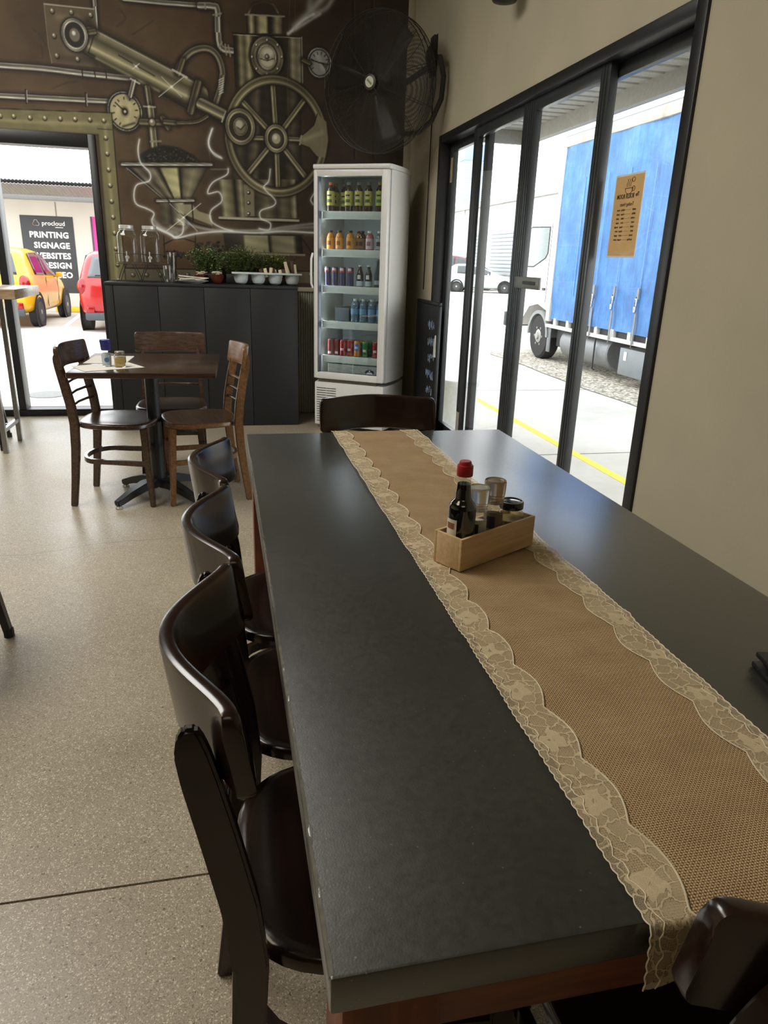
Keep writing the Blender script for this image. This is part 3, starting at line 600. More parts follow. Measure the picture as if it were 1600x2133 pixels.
('ell',(-0.311,1.966),0.006,0.006,(60,56,50),0.9,0.0028),
('ell',(-0.337,2.062),0.0052,0.006,(22,20,18),0.9,0.0028),
('ell',(-0.412,1.992),0.0074,0.0053,(18,16,15),0.9,0.0028),
('ell',(-0.326,2.002),0.007,0.0043,(18,16,15),0.9,0.0028),
('ell',(-0.132,1.989),0.0081,0.0062,(22,20,18),0.9,0.0028),
('ell',(-0.546,1.953),0.0049,0.0062,(60,56,50),0.9,0.0028),
('ell',(-0.172,1.986),0.0062,0.0048,(18,16,15),0.9,0.0028),
('ell',(-0.145,1.994),0.0045,0.0061,(60,56,50),0.9,0.0028),
('ell',(-0.286,2.043),0.0059,0.0057,(18,16,15),0.9,0.0028),
('ell',(-0.168,1.992),0.0077,0.0041,(74,70,62),0.9,0.0028),
('ell',(-0.195,1.998),0.0074,0.0061,(18,16,15),0.9,0.0028),
('ell',(-0.553,1.96),0.0067,0.0049,(74,70,62),0.9,0.0028),
('ell',(-0.286,2.055),0.0058,0.0057,(60,56,50),0.9,0.0028),
('ell',(-0.429,2.016),0.0047,0.0062,(18,16,15),0.9,0.0028),
('ell',(-0.393,1.982),0.0056,0.0042,(18,16,15),0.9,0.0028),
('ell',(-0.177,2.002),0.0048,0.0061,(74,70,62),0.9,0.0028),
('ell',(-0.331,2.025),0.0077,0.0057,(60,56,50),0.9,0.0028),
('ell',(-0.282,1.972),0.0068,0.0061,(18,16,15),0.9,0.0028),
('ell',(-0.375,1.983),0.0051,0.006,(22,20,18),0.9,0.0028),
('ell',(-0.243,2.028),0.0077,0.0042,(60,56,50),0.9,0.0028),
('ell',(-0.24,2.055),0.0056,0.005,(18,16,15),0.9,0.0028),
('ell',(-0.209,1.998),0.0064,0.005,(18,16,15),0.9,0.0028),
('ell',(-0.181,2.005),0.0073,0.0063,(60,56,50),0.9,0.0028),
('ell',(-0.258,2.004),0.0056,0.0061,(18,16,15),0.9,0.0028),
('ell',(-0.211,2.001),0.0079,0.0049,(18,16,15),0.9,0.0028),
('ell',(-0.286,2.024),0.005,0.0057,(74,70,62),0.9,0.0028),
('ell',(-0.119,1.979),0.0061,0.0052,(22,20,18),0.9,0.0028),
('ell',(-0.437,1.963),0.0052,0.0057,(60,56,50),0.9,0.0028),
('ell',(-0.531,1.962),0.0078,0.0044,(74,70,62),0.9,0.0028),
('ell',(-0.415,2.024),0.0045,0.0036,(60,56,50),0.9,0.0028),
('ell',(-0.203,1.983),0.008,0.004,(18,16,15),0.9,0.0028),
('ell',(-0.268,1.968),0.0047,0.0061,(60,56,50),0.9,0.0028),
('ell',(-0.487,1.985),0.0078,0.0041,(74,70,62),0.9,0.0028),
('ell',(-0.179,1.988),0.0077,0.0042,(18,16,15),0.9,0.0028),
('ell',(-0.245,2.03),0.0053,0.0044,(18,16,15),0.9,0.0028),
('ell',(-0.158,1.994),0.006,0.0058,(74,70,62),0.9,0.0028),
('ell',(-0.366,2.006),0.0054,0.006,(18,16,15),0.9,0.0028),
('ell',(-0.251,2.003),0.0058,0.0062,(60,56,50),0.9,0.0028),
('ell',(-0.492,2.003),0.0081,0.0063,(74,70,62),0.9,0.0028),
('ell',(-0.289,2.037),0.0048,0.0042,(22,20,18),0.9,0.0028),
('ell',(-0.274,2.019),0.0067,0.0037,(22,20,18),0.9,0.0028),
('ell',(-0.533,1.973),0.0046,0.0046,(74,70,62),0.9,0.0028),
('ell',(-0.557,1.956),0.0073,0.0041,(74,70,62),0.9,0.0028),
('ell',(-0.527,1.973),0.0077,0.0053,(22,20,18),0.9,0.0028),
('ell',(-0.234,1.998),0.008,0.006,(60,56,50),0.9,0.0028),
('ell',(-0.312,1.998),0.0072,0.0051,(18,16,15),0.9,0.0028),
('ell',(-0.496,1.962),0.0063,0.0037,(22,20,18),0.9,0.0028),
('ell',(-0.492,1.961),0.0064,0.005,(74,70,62),0.9,0.0028),
('ell',(-0.174,2.004),0.0059,0.0047,(60,56,50),0.9,0.0028),
('ell',(-0.439,1.985),0.0056,0.0057,(60,56,50),0.9,0.0028),
('ell',(-0.495,1.962),0.0075,0.0042,(60,56,50),0.9,0.0028),
('ell',(-0.349,1.993),0.0052,0.0058,(18,16,15),0.9,0.0028),
('ell',(-0.409,2.038),0.0064,0.004,(18,16,15),0.9,0.0028),
('ell',(-0.286,1.975),0.0056,0.0053,(18,16,15),0.9,0.0028),
('ell',(-0.289,2.066),0.0068,0.0042,(74,70,62),0.9,0.0028),
('ell',(-0.209,2.007),0.0076,0.0058,(60,56,50),0.9,0.0028),
('ell',(-0.162,1.977),0.0077,0.0054,(60,56,50),0.9,0.0028),
('ell',(-0.29,2.015),0.0081,0.0045,(60,56,50),0.9,0.0028),
('ell',(-0.482,2.011),0.0064,0.0058,(22,20,18),0.9,0.0028),
('ell',(-0.548,1.956),0.0057,0.0052,(22,20,18),0.9,0.0028),
('ell',(-0.247,2.048),0.0081,0.0058,(60,56,50),0.9,0.0028),
('ell',(-0.532,1.972),0.0055,0.0062,(60,56,50),0.9,0.0028),
('ell',(-0.561,1.952),0.0053,0.0042,(74,70,62),0.9,0.0028),
('ell',(-0.195,2.014),0.0059,0.0052,(60,56,50),0.9,0.0028),
('ell',(-0.486,1.984),0.0047,0.0049,(74,70,62),0.9,0.0028),
('ell',(-0.309,2.042),0.0052,0.0055,(74,70,62),0.9,0.0028),
('ell',(-0.483,2.012),0.0078,0.0061,(74,70,62),0.9,0.0028),
('ell',(-0.417,1.967),0.008,0.0061,(18,16,15),0.9,0.0028),
('ell',(-0.419,1.994),0.0054,0.0049,(60,56,50),0.9,0.0028),
('ell',(-0.382,2.002),0.007,0.0053,(74,70,62),0.9,0.0028),
('ell',(-0.527,1.953),0.0051,0.0038,(22,20,18),0.9,0.0028),
('ell',(-0.142,1.992),0.0053,0.0053,(60,56,50),0.9,0.0028),
('ell',(-0.269,2.065),0.0066,0.0041,(60,56,50),0.9,0.0028),
('ell',(-0.456,1.969),0.0049,0.0062,(74,70,62),0.9,0.0028),
('ell',(-0.172,1.991),0.005,0.0056,(22,20,18),0.9,0.0028),
('ell',(-0.159,1.982),0.0073,0.0058,(22,20,18),0.9,0.0028),
('ell',(-0.446,1.99),0.0068,0.0056,(74,70,62),0.9,0.0028),
('ell',(-0.119,1.98),0.0073,0.0036,(60,56,50),0.9,0.0028),
('ell',(-0.135,1.98),0.0081,0.0037,(74,70,62),0.9,0.0028),
('ell',(-0.246,1.998),0.0076,0.0038,(22,20,18),0.9,0.0028),
('ell',(-0.203,2.011),0.0067,0.0049,(74,70,62),0.9,0.0028),
('ell',(-0.401,1.985),0.0076,0.0056,(60,56,50),0.9,0.0028),
('ell',(-0.482,1.994),0.0056,0.0045,(22,20,18),0.9,0.0028),
('ell',(-0.14,1.981),0.0059,0.005,(60,56,50),0.9,0.0028),
('ell',(-0.137,1.991),0.0058,0.0063,(22,20,18),0.9,0.0028),
('ell',(-0.556,1.958),0.0056,0.0054,(74,70,62),0.9,0.0028),
('ell',(-0.14,1.985),0.0046,0.0044,(18,16,15),0.9,0.0028),
('ell',(-0.492,1.955),0.0068,0.0045,(60,56,50),0.9,0.0028),
('ell',(-0.359,2.055),0.0046,0.0057,(18,16,15),0.9,0.0028),
('ell',(-0.468,2.002),0.0067,0.0037,(60,56,50),0.9,0.0028),
('ell',(-0.349,1.965),0.0064,0.004,(22,20,18),0.9,0.0028),
('ell',(-0.293,2.008),0.0072,0.0036,(18,16,15),0.9,0.0028),
('ell',(-0.46,1.987),0.0068,0.0039,(74,70,62),0.9,0.0028),
('ell',(-0.46,1.976),0.0065,0.0046,(74,70,62),0.9,0.0028),
('ell',(-0.145,1.978),0.0069,0.0051,(74,70,62),0.9,0.0028),
('ell',(-0.446,2.01),0.0065,0.005,(74,70,62),0.9,0.0028),
('ell',(-0.308,1.981),0.0063,0.0058,(60,56,50),0.9,0.0028),
('ell',(-0.166,1.989),0.0081,0.0039,(22,20,18),0.9,0.0028),
('ell',(-0.291,2.065),0.0075,0.006,(60,56,50),0.9,0.0028),
('ell',(-0.241,2.052),0.0076,0.0039,(22,20,18),0.9,0.0028),
('ell',(-0.442,2.034),0.0062,0.0059,(22,20,18),0.9,0.0028),
('ell',(-0.275,1.99),0.0064,0.0056,(60,56,50),0.9,0.0028),
('ell',(-0.163,2.001),0.006,0.0035,(74,70,62),0.9,0.0028),
('ell',(-0.532,1.967),0.0048,0.0047,(60,56,50),0.9,0.0028),
('ell',(-0.438,1.971),0.008,0.0058,(22,20,18),0.9,0.0028),
('ell',(-0.242,1.99),0.0048,0.0038,(60,56,50),0.9,0.0028),
('ell',(-0.133,1.982),0.0064,0.0037,(74,70,62),0.9,0.0028),
('ell',(-0.263,2.003),0.0064,0.0051,(60,56,50),0.9,0.0028),
('ell',(-0.536,1.965),0.005,0.0038,(74,70,62),0.9,0.0028),
('ell',(-0.332,2.0),0.005,0.0052,(60,56,50),0.9,0.0028),
('ell',(-0.288,2.069),0.0046,0.0043,(18,16,15),0.9,0.0028),
('ell',(-0.214,2.0),0.008,0.0039,(74,70,62),0.9,0.0028),
('ell',(-0.319,2.046),0.0068,0.004,(18,16,15),0.9,0.0028),
('ell',(-0.114,1.976),0.0046,0.0051,(22,20,18),0.9,0.0028),
('ell',(-0.446,1.99),0.0066,0.0052,(18,16,15),0.9,0.0028),
('ell',(-0.138,1.991),0.0051,0.0062,(74,70,62),0.9,0.0028),
('ell',(-0.245,2.01),0.0068,0.0043,(22,20,18),0.9,0.0028),
('ell',(-0.424,1.971),0.0074,0.0044,(22,20,18),0.9,0.0028),
('ell',(-0.483,2.008),0.0082,0.0036,(60,56,50),0.9,0.0028),
('ell',(-0.545,1.952),0.0077,0.0054,(22,20,18),0.9,0.0028),
('ell',(-0.462,2.01),0.0081,0.0046,(22,20,18),0.9,0.0028),
('ell',(-0.281,1.971),0.0061,0.0049,(74,70,62),0.9,0.0028),
('ell',(-0.205,2.032),0.0047,0.0035,(22,20,18),0.9,0.0028),
('ell',(-0.369,1.99),0.0065,0.0062,(74,70,62),0.9,0.0028),
('ell',(-0.336,1.977),0.005,0.0045,(60,56,50),0.9,0.0028),
('ell',(-0.221,2.002),0.0063,0.0061,(18,16,15),0.9,0.0028),
('ell',(-0.311,2.063),0.005,0.0048,(22,20,18),0.9,0.0028),
('ell',(-0.223,2.041),0.0048,0.0039,(18,16,15),0.9,0.0028),
('ell',(-0.232,1.989),0.0077,0.0044,(74,70,62),0.9,0.0028),
('ell',(-0.162,1.996),0.0079,0.0038,(74,70,62),0.9,0.0028),
('ell',(-0.167,1.973),0.0076,0.0055,(18,16,15),0.9,0.0028),
('ell',(-0.119,1.979),0.0053,0.0059,(22,20,18),0.9,0.0028),
('ell',(-0.146,1.993),0.0057,0.0036,(22,20,18),0.9,0.0028),
('ell',(-0.288,1.989),0.0053,0.005,(18,16,15),0.9,0.0028),
('ell',(-0.365,2.012),0.0069,0.0049,(60,56,50),0.9,0.0028),
('ell',(-0.185,2.003),0.0058,0.006,(74,70,62),0.9,0.0028),
('ell',(-0.474,1.998),0.005,0.005,(18,16,15),0.9,0.0028),
('ell',(-0.216,1.985),0.0081,0.0061,(18,16,15),0.9,0.0028),
('ell',(-0.406,2.007),0.0073,0.0057,(60,56,50),0.9,0.0028),
('ell',(-0.229,1.996),0.0054,0.0053,(22,20,18),0.9,0.0028),
('ell',(-0.165,1.992),0.0076,0.0048,(74,70,62),0.9,0.0028),
('ell',(-0.503,1.999),0.0053,0.0045,(74,70,62),0.9,0.0028),
('bands',[(-0.664,1.911),(-0.051,1.95),(-0.19,1.715),(-0.41,1.705)],[(0,(30,27,22)),(0.06,(110,104,84)),(0.16,(60,55,44)),(0.3,(128,122,98)),(0.38,(30,27,22)),(0.42,(165,160,118)),(0.6,(182,176,130)),(0.64,(30,27,22)),(0.7,(96,90,70)),(0.82,(130,124,98)),(0.92,(96,90,72)),(1,(30,27,22))]),
('line',[(-0.664,1.911),(-0.41,1.705)],0.0091,(150,146,128),0.8),
('line',[(-0.651,1.893),(-0.42,1.705)],0.007,(30,27,22),0.8),
('tube',[(-0.693,1.934),(-0.029,1.969)],0.0263,(60,56,48),(205,203,195),1.0),
('line',[(-0.679,1.917),(-0.041,1.95)],0.0105,(30,27,22),0.9),
('tube',[(-0.453,1.688),(-0.18,1.704)],0.0246,(60,56,48),(205,203,190),1.0),
('bands',[(-0.438,1.674),(-0.197,1.685),(-0.191,1.513),(-0.438,1.523)],[(0,(66,60,48)),(0.2,(90,84,68)),(0.35,(52,47,38)),(0.6,(150,145,112)),(0.72,(160,154,120)),(0.8,(30,27,22)),(1,(60,54,44))]),
('poly',[(-0.319,1.669),(-0.239,1.592),(-0.103,1.547),(-0.04,1.524),(-0.047,1.601),(-0.142,1.627),(-0.192,1.675)],(138,132,106),0.9,0.007),
('line',[(-0.379,1.706),(-0.301,1.61),(-0.168,1.534),(-0.052,1.508)],0.0105,(30,27,22),0.9),
('line',[(-0.192,1.685),(-0.188,1.554)],0.0105,(30,27,22),0.9),
('poly',[(-0.414,1.392),(-0.358,1.41),(-0.28,1.418),(-0.191,1.405),(-0.185,1.313),(-0.432,1.294)],(92,68,46),0.9,0.0105),
('line',[(-0.427,1.37),(-0.358,1.405),(-0.269,1.419),(-0.181,1.395)],0.0105,(30,27,22),0.9),
('line',[(-0.177,1.455),(-0.187,1.269)],0.0105,(30,27,22),0.8),
('line',[(-0.422,1.435),(-0.425,1.262)],0.0105,(30,27,22),0.7),
('ell',(0.0,1.296),0.0104,0.008,(34,32,30),0.95,0.0035),
('ell',(-0.075,1.394),0.008,0.0096,(22,20,19),0.95,0.0035),
('ell',(-0.315,1.291),0.0078,0.0092,(22,20,19),0.95,0.0035),
('ell',(-0.33,1.283),0.0101,0.0077,(34,32,30),0.95,0.0035),
('ell',(-0.165,1.355),0.0088,0.0084,(22,20,19),0.95,0.0035),
('ell',(-0.059,1.284),0.0092,0.0092,(34,32,30),0.95,0.0035),
('ell',(-0.103,1.365),0.0077,0.0105,(34,32,30),0.95,0.0035),
('ell',(0.035,1.354),0.0085,0.0079,(40,37,34),0.95,0.0035),
('ell',(-0.042,1.354),0.0123,0.0097,(34,32,30),0.95,0.0035),
('ell',(0.016,1.31),0.0117,0.0095,(40,37,34),0.95,0.0035),
('ell',(-0.159,1.349),0.0111,0.0076,(34,32,30),0.95,0.0035),
('ell',(0.027,1.336),0.0119,0.0083,(40,37,34),0.95,0.0035),
('ell',(-0.302,1.311),0.0088,0.007,(40,37,34),0.95,0.0035),
('ell',(-0.065,1.357),0.0111,0.0098,(34,32,30),0.95,0.0035),
('ell',(-0.35,1.292),0.0123,0.0104,(40,37,34),0.95,0.0035),
('ell',(-0.079,1.382),0.0084,0.0098,(34,32,30),0.95,0.0035),
('ell',(-0.143,1.387),0.009,0.0073,(40,37,34),0.95,0.0035),
('ell',(-0.075,1.317),0.0075,0.0079,(22,20,19),0.95,0.0035),
('ell',(-0.022,1.377),0.0117,0.0091,(52,49,45),0.95,0.0035),
('ell',(-0.151,1.362),0.008,0.0083,(22,20,19),0.95,0.0035),
('ell',(-0.042,1.324),0.0112,0.0104,(22,20,19),0.95,0.0035),
('ell',(0.02,1.34),0.0087,0.0103,(22,20,19),0.95,0.0035),
('ell',(-0.321,1.299),0.0099,0.0089,(22,20,19),0.95,0.0035),
('ell',(-0.111,1.295),0.0104,0.0085,(40,37,34),0.95,0.0035),
('ell',(-0.242,1.269),0.0126,0.0097,(34,32,30),0.95,0.0035),
('ell',(-0.004,1.34),0.0088,0.0074,(52,49,45),0.95,0.0035),
('ell',(-0.037,1.286),0.0122,0.0088,(40,37,34),0.95,0.0035),
('ell',(-0.062,1.342),0.0088,0.0096,(34,32,30),0.95,0.0035),
('ell',(-0.114,1.321),0.0083,0.0088,(22,20,19),0.95,0.0035),
('ell',(-0.073,1.338),0.0076,0.0078,(22,20,19),0.95,0.0035),
('ell',(-0.185,1.311),0.009,0.008,(40,37,34),0.95,0.0035),
('ell',(-0.323,1.309),0.0113,0.009,(22,20,19),0.95,0.0035),
('ell',(-0.038,1.295),0.0102,0.0082,(34,32,30),0.95,0.0035),
('ell',(-0.044,1.347),0.0094,0.0082,(52,49,45),0.95,0.0035),
('ell',(-0.038,1.383),0.0096,0.0079,(22,20,19),0.95,0.0035),
('ell',(-0.053,1.283),0.0098,0.0083,(34,32,30),0.95,0.0035),
('ell',(-0.008,1.378),0.009,0.0102,(22,20,19),0.95,0.0035),
('ell',(-0.399,1.304),0.0117,0.0072,(52,49,45),0.95,0.0035),
('ell',(-0.099,1.373),0.0114,0.0085,(52,49,45),0.95,0.0035),
('ell',(-0.171,1.272),0.0123,0.0071,(22,20,19),0.95,0.0035),
('ell',(0.056,1.281),0.0118,0.008,(40,37,34),0.95,0.0035),
('ell',(0.057,1.3),0.012,0.0092,(52,49,45),0.95,0.0035),
('ell',(-0.148,1.284),0.0121,0.0086,(34,32,30),0.95,0.0035),
('ell',(0.034,1.371),0.0088,0.0082,(22,20,19),0.95,0.0035),
('ell',(-0.378,1.317),0.008,0.01,(52,49,45),0.95,0.0035),
('ell',(-0.217,1.302),0.0125,0.0086,(40,37,34),0.95,0.0035),
('ell',(-0.155,1.34),0.012,0.0076,(40,37,34),0.95,0.0035),
('ell',(-0.158,1.36),0.0093,0.008,(34,32,30),0.95,0.0035),
('ell',(-0.199,1.33),0.0108,0.01,(22,20,19),0.95,0.0035),
('ell',(-0.276,1.308),0.011,0.0102,(40,37,34),0.95,0.0035),
('ell',(-0.151,1.388),0.0115,0.0086,(52,49,45),0.95,0.0035),
('ell',(-0.298,1.278),0.0119,0.008,(40,37,34),0.95,0.0035),
('ell',(-0.165,1.322),0.0095,0.01,(52,49,45),0.95,0.0035),
('ell',(-0.013,1.307),0.0121,0.0079,(22,20,19),0.95,0.0035),
('ell',(-0.167,1.376),0.0088,0.0091,(22,20,19),0.95,0.0035),
('ell',(-0.032,1.383),0.0105,0.0072,(52,49,45),0.95,0.0035),
('ell',(-0.137,1.327),0.0099,0.0086,(40,37,34),0.95,0.0035),
('ell',(-0.335,1.296),0.0091,0.0101,(22,20,19),0.95,0.0035),
('ell',(0.01,1.28),0.0099,0.0098,(22,20,19),0.95,0.0035),
('ell',(0.065,1.375),0.0126,0.0086,(40,37,34),0.95,0.0035),
('ell',(-0.347,1.321),0.0087,0.0098,(22,20,19),0.95,0.0035),
('ell',(-0.163,1.367),0.0091,0.0085,(34,32,30),0.95,0.0035),
('ell',(-0.047,1.308),0.0085,0.0076,(34,32,30),0.95,0.0035),
('ell',(-0.152,1.31),0.0091,0.0071,(22,20,19),0.95,0.0035),
('ell',(-0.107,1.29),0.0084,0.0079,(22,20,19),0.95,0.0035),
('ell',(-0.408,1.278),0.0091,0.008,(40,37,34),0.95,0.0035),
('ell',(-0.355,1.277),0.01,0.0105,(52,49,45),0.95,0.0035),
('ell',(0.078,1.322),0.0077,0.007,(40,37,34),0.95,0.0035),
('ell',(-0.08,1.299),0.0118,0.0083,(52,49,45),0.95,0.0035),
('ell',(-0.086,1.391),0.0102,0.0103,(40,37,34),0.95,0.0035),
('ell',(-0.012,1.393),0.0096,0.0088,(40,37,34),0.95,0.0035),
('ell',(-0.32,1.308),0.0083,0.009,(52,49,45),0.95,0.0035),
('ell',(-0.149,1.289),0.008,0.0078,(40,37,34),0.95,0.0035),
('ell',(-0.037,1.344),0.0084,0.0074,(34,32,30),0.95,0.0035),
('ell',(-0.047,1.288),0.0095,0.0074,(22,20,19),0.95,0.0035),
('ell',(-0.136,1.272),0.0113,0.0076,(34,32,30),0.95,0.0035),
('ell',(-0.292,1.297),0.0088,0.0081,(34,32,30),0.95,0.0035),
('ell',(-0.21,1.27),0.0119,0.0088,(40,37,34),0.95,0.0035),
('ell',(-0.033,1.336),0.0111,0.008,(52,49,45),0.95,0.0035),
('ell',(0.004,1.374),0.0103,0.01,(52,49,45),0.95,0.0035),
('ell',(-0.206,1.271),0.01,0.0099,(22,20,19),0.95,0.0035),
('ell',(0.075,1.344),0.0103,0.0091,(22,20,19),0.95,0.0035),
('ell',(-0.151,1.33),0.0107,0.0082,(40,37,34),0.95,0.0035),
('ell',(-0.099,1.369),0.0118,0.0076,(34,32,30),0.95,0.0035),
('ell',(-0.007,1.365),0.0076,0.01,(22,20,19),0.95,0.0035),
('ell',(0.082,1.309),0.0085,0.0095,(40,37,34),0.95,0.0035),
('ell',(-0.289,1.292),0.0092,0.01,(40,37,34),0.95,0.0035),
('ell',(0.083,1.366),0.0119,0.0074,(34,32,30),0.95,0.0035),
('ell',(-0.046,1.375),0.0091,0.0073,(52,49,45),0.95,0.0035),
('ell',(-0.133,1.286),0.0101,0.0096,(34,32,30),0.95,0.0035),
('ell',(0.008,1.344),0.0098,0.0088,(22,20,19),0.95,0.0035),
('ell',(-0.048,1.351),0.0125,0.008,(40,37,34),0.95,0.0035),
('ell',(-0.221,1.319),0.012,0.0093,(34,32,30),0.95,0.0035),
('ell',(-0.017,1.385),0.0118,0.0089,(52,49,45),0.95,0.0035),
('ell',(0.021,1.326),0.0096,0.008,(40,37,34),0.95,0.0035),
('ell',(-0.141,1.37),0.0086,0.0073,(52,49,45),0.95,0.0035),
('ell',(-0.326,1.321),0.0112,0.0073,(52,49,45),0.95,0.0035),
('ell',(-0.112,1.304),0.0084,0.0099,(34,32,30),0.95,0.0035),
('ell',(0.038,1.349),0.0109,0.0075,(52,49,45),0.95,0.0035),
('ell',(-0.203,1.308),0.0081,0.0093,(22,20,19),0.95,0.0035),
('ell',(-0.064,1.328),0.0098,0.009,(52,49,45),0.95,0.0035),
('ell',(-0.341,1.265),0.011,0.0092,(40,37,34),0.95,0.0035),
('ell',(-0.156,1.304),0.0124,0.0079,(40,37,34),0.95,0.0035),
('ell',(-0.13,1.383),0.0115,0.0101,(52,49,45),0.95,0.0035),
('ell',(-0.128,1.301),0.0083,0.0085,(22,20,19),0.95,0.0035),
('ell',(-0.181,1.315),0.0115,0.0101,(52,49,45),0.95,0.0035),
('ell',(-0.08,1.313),0.0098,0.0095,(22,20,19),0.95,0.0035),
('ell',(-0.031,1.368),0.0118,0.0097,(34,32,30),0.95,0.0035),
('ell',(-0.239,1.284),0.0126,0.0072,(52,49,45),0.95,0.0035),
('ell',(-0.022,1.338),0.0109,0.0098,(22,20,19),0.95,0.0035),
('ell',(0.085,1.312),0.0121,0.0099,(22,20,19),0.95,0.0035),
('ell',(-0.071,1.301),0.0101,0.0094,(52,49,45),0.95,0.0035),
('ell',(0.071,1.29),0.011,0.0087,(40,37,34),0.95,0.0035),
('ell',(-0.027,1.322),0.0113,0.0085,(22,20,19),0.95,0.0035),
('ell',(-0.076,1.386),0.0098,0.0082,(52,49,45),0.95,0.0035),
('ell',(-0.428,1.279),0.0119,0.0089,(22,20,19),0.95,0.0035),
('ell',(-0.03,1.323),0.0122,0.0083,(52,49,45),0.95,0.0035),
('ell',(-0.11,1.272),0.0116,0.0101,(22,20,19),0.95,0.0035),
('ell',(-0.363,1.285),0.0079,0.0095,(52,49,45),0.95,0.0035),
('ell',(-0.152,1.342),0.0123,0.0086,(22,20,19),0.95,0.0035),
('ell',(-0.158,1.288),0.009,0.008,(22,20,19),0.95,0.0035),
('ell',(-0.118,1.318),0.0122,0.0102,(22,20,19),0.95,0.0035),
('ell',(-0.167,1.308),0.0087,0.0078,(34,32,30),0.95,0.0035),
('ell',(-0.069,1.304),0.0092,0.0091,(40,37,34),0.95,0.0035),
('ell',(-0.406,1.276),0.0088,0.0077,(52,49,45),0.95,0.0035),
('ell',(0.003,1.337),0.0119,0.0082,(22,20,19),0.95,0.0035),
('ell',(-0.002,1.31),0.0082,0.0086,(52,49,45),0.95,0.0035),
('ell',(-0.059,1.319),0.0103,0.0103,(22,20,19),0.95,0.0035),
('ell',(-0.172,1.341),0.0123,0.0103,(52,49,45),0.95,0.0035),
('ell',(-0.3,1.273),0.0077,0.0075,(40,37,34),0.95,0.0035),
('ell',(0.027,1.299),0.0115,0.0071,(22,20,19),0.95,0.0035),
('ell',(-0.266,1.286),0.0084,0.0077,(34,32,30),0.95,0.0035),
('ell',(-0.18,1.3),0.0075,0.0103,(52,49,45),0.95,0.0035),
('ell',(-0.214,1.314),0.0097,0.0096,(34,32,30),0.95,0.0035),
('ell',(-0.366,1.281),0.0122,0.0088,(40,37,34),0.95,0.0035),
('ell',(0.037,1.345),0.0098,0.0085,(22,20,19),0.95,0.0035),
('ell',(-0.076,1.293),0.0084,0.0088,(22,20,19),0.95,0.0035),
('ell',(-0.381,1.268),0.0094,0.0103,(22,20,19),0.95,0.0035),
('ell',(-0.083,1.304),0.0107,0.0079,(52,49,45),0.95,0.0035),
('ell',(-0.127,1.386),0.0101,0.009,(40,37,34),0.95,0.0035),
('ell',(-0.303,1.279),0.0082,0.0079,(22,20,19),0.95,0.0035),
('ell',(-0.363,1.315),0.0082,0.0074,(40,37,34),0.95,0.0035),
('ell',(-0.401,1.314),0.0085,0.0104,(34,32,30),0.95,0.0035),
('ell',(-0.065,1.398),0.0091,0.0079,(52,49,45),0.95,0.0035),
('ell',(-0.136,1.281),0.0088,0.0104,(22,20,19),0.95,0.0035),
('ell',(0.005,1.313),0.0078,0.0099,(40,37,34),0.95,0.0035),
('ell',(-0.405,1.315),0.0109,0.0079,(34,32,30),0.95,0.0035),
('ell',(-0.048,1.339),0.0097,0.0077,(52,49,45),0.95,0.0035),
('ell',(-0.183,1.347),0.0081,0.0078,(40,37,34),0.95,0.0035),
('ell',(0.002,1.333),0.0092,0.0104,(22,20,19),0.95,0.0035),
('ell',(0.001,1.401),0.0121,0.01,(22,20,19),0.95,0.0035),
('poly',[(-0.846,1.178),(0.82,1.198),(0.82,1.105),(-0.855,1.08)],(98,92,72),0.95,0.007),
('line',[(-0.846,1.181),(0.82,1.2)],0.0088,(30,27,22),0.9),
('ell',(-0.782,1.128),0.0186,0.0175,(30,27,22),0.7,0.007),
('ell',(-0.785,1.131),0.0126,0.0126,(104,98,78),1,0.0042),
('ell',(-0.789,1.135),0.0056,0.0053,(205,203,190),0.8,0.0035),
('ell',(-0.678,1.13),0.0186,0.0175,(30,27,22),0.7,0.007),
('ell',(-0.681,1.134),0.0126,0.0126,(104,98,78),1,0.0042),
('ell',(-0.685,1.138),0.0056,0.0053,(205,203,190),0.8,0.0035),
('ell',(-0.573,1.133),0.0186,0.0175,(30,27,22),0.7,0.007),
('ell',(-0.576,1.137),0.0126,0.0126,(104,98,78),1,0.0042),
('ell',(-0.58,1.14),0.0056,0.0053,(205,203,190),0.8,0.0035),
('ell',(-0.467,1.136),0.0186,0.0175,(30,27,22),0.7,0.007),
('ell',(-0.471,1.14),0.0126,0.0126,(104,98,78),1,0.0042),
('ell',(-0.474,1.143),0.0056,0.0053,(205,203,190),0.8,0.0035),
('ell',(-0.36,1.139),0.0186,0.0175,(30,27,22),0.7,0.007),
('ell',(-0.364,1.143),0.0126,0.0126,(104,98,78),1,0.0042),
('ell',(-0.368,1.146),0.0056,0.0053,(205,203,190),0.8,0.0035),
('ell',(-0.253,1.142),0.0186,0.0175,(30,27,22),0.7,0.007),
('ell',(-0.257,1.146),0.0126,0.0126,(104,98,78),1,0.0042),
('ell',(-0.26,1.149),0.0056,0.0053,(205,203,190),0.8,0.0035),
('ell',(-0.145,1.145),0.0186,0.0175,(30,27,22),0.7,0.007),
('ell',(-0.149,1.148),0.0126,0.0126,(104,98,78),1,0.0042),
('ell',(-0.152,1.152),0.0056,0.0053,(205,203,190),0.8,0.0035),
('ell',(-0.036,1.148),0.0186,0.0175,(30,27,22),0.7,0.007),
('ell',(-0.04,1.151),0.0126,0.0126,(104,98,78),1,0.0042),
('ell',(-0.043,1.155),0.0056,0.0053,(205,203,190),0.8,0.0035),
('ell',(0.074,1.151),0.0186,0.0175,(30,27,22),0.7,0.007),
('ell',(0.07,1.154),0.0126,0.0126,(104,98,78),1,0.0042),
('ell',(0.067,1.158),0.0056,0.0053,(205,203,190),0.8,0.0035),
('ell',(0.185,1.154),0.0186,0.0175,(30,27,22),0.7,0.007),
('ell',(0.181,1.157),0.0126,0.0126,(104,98,78),1,0.0042),
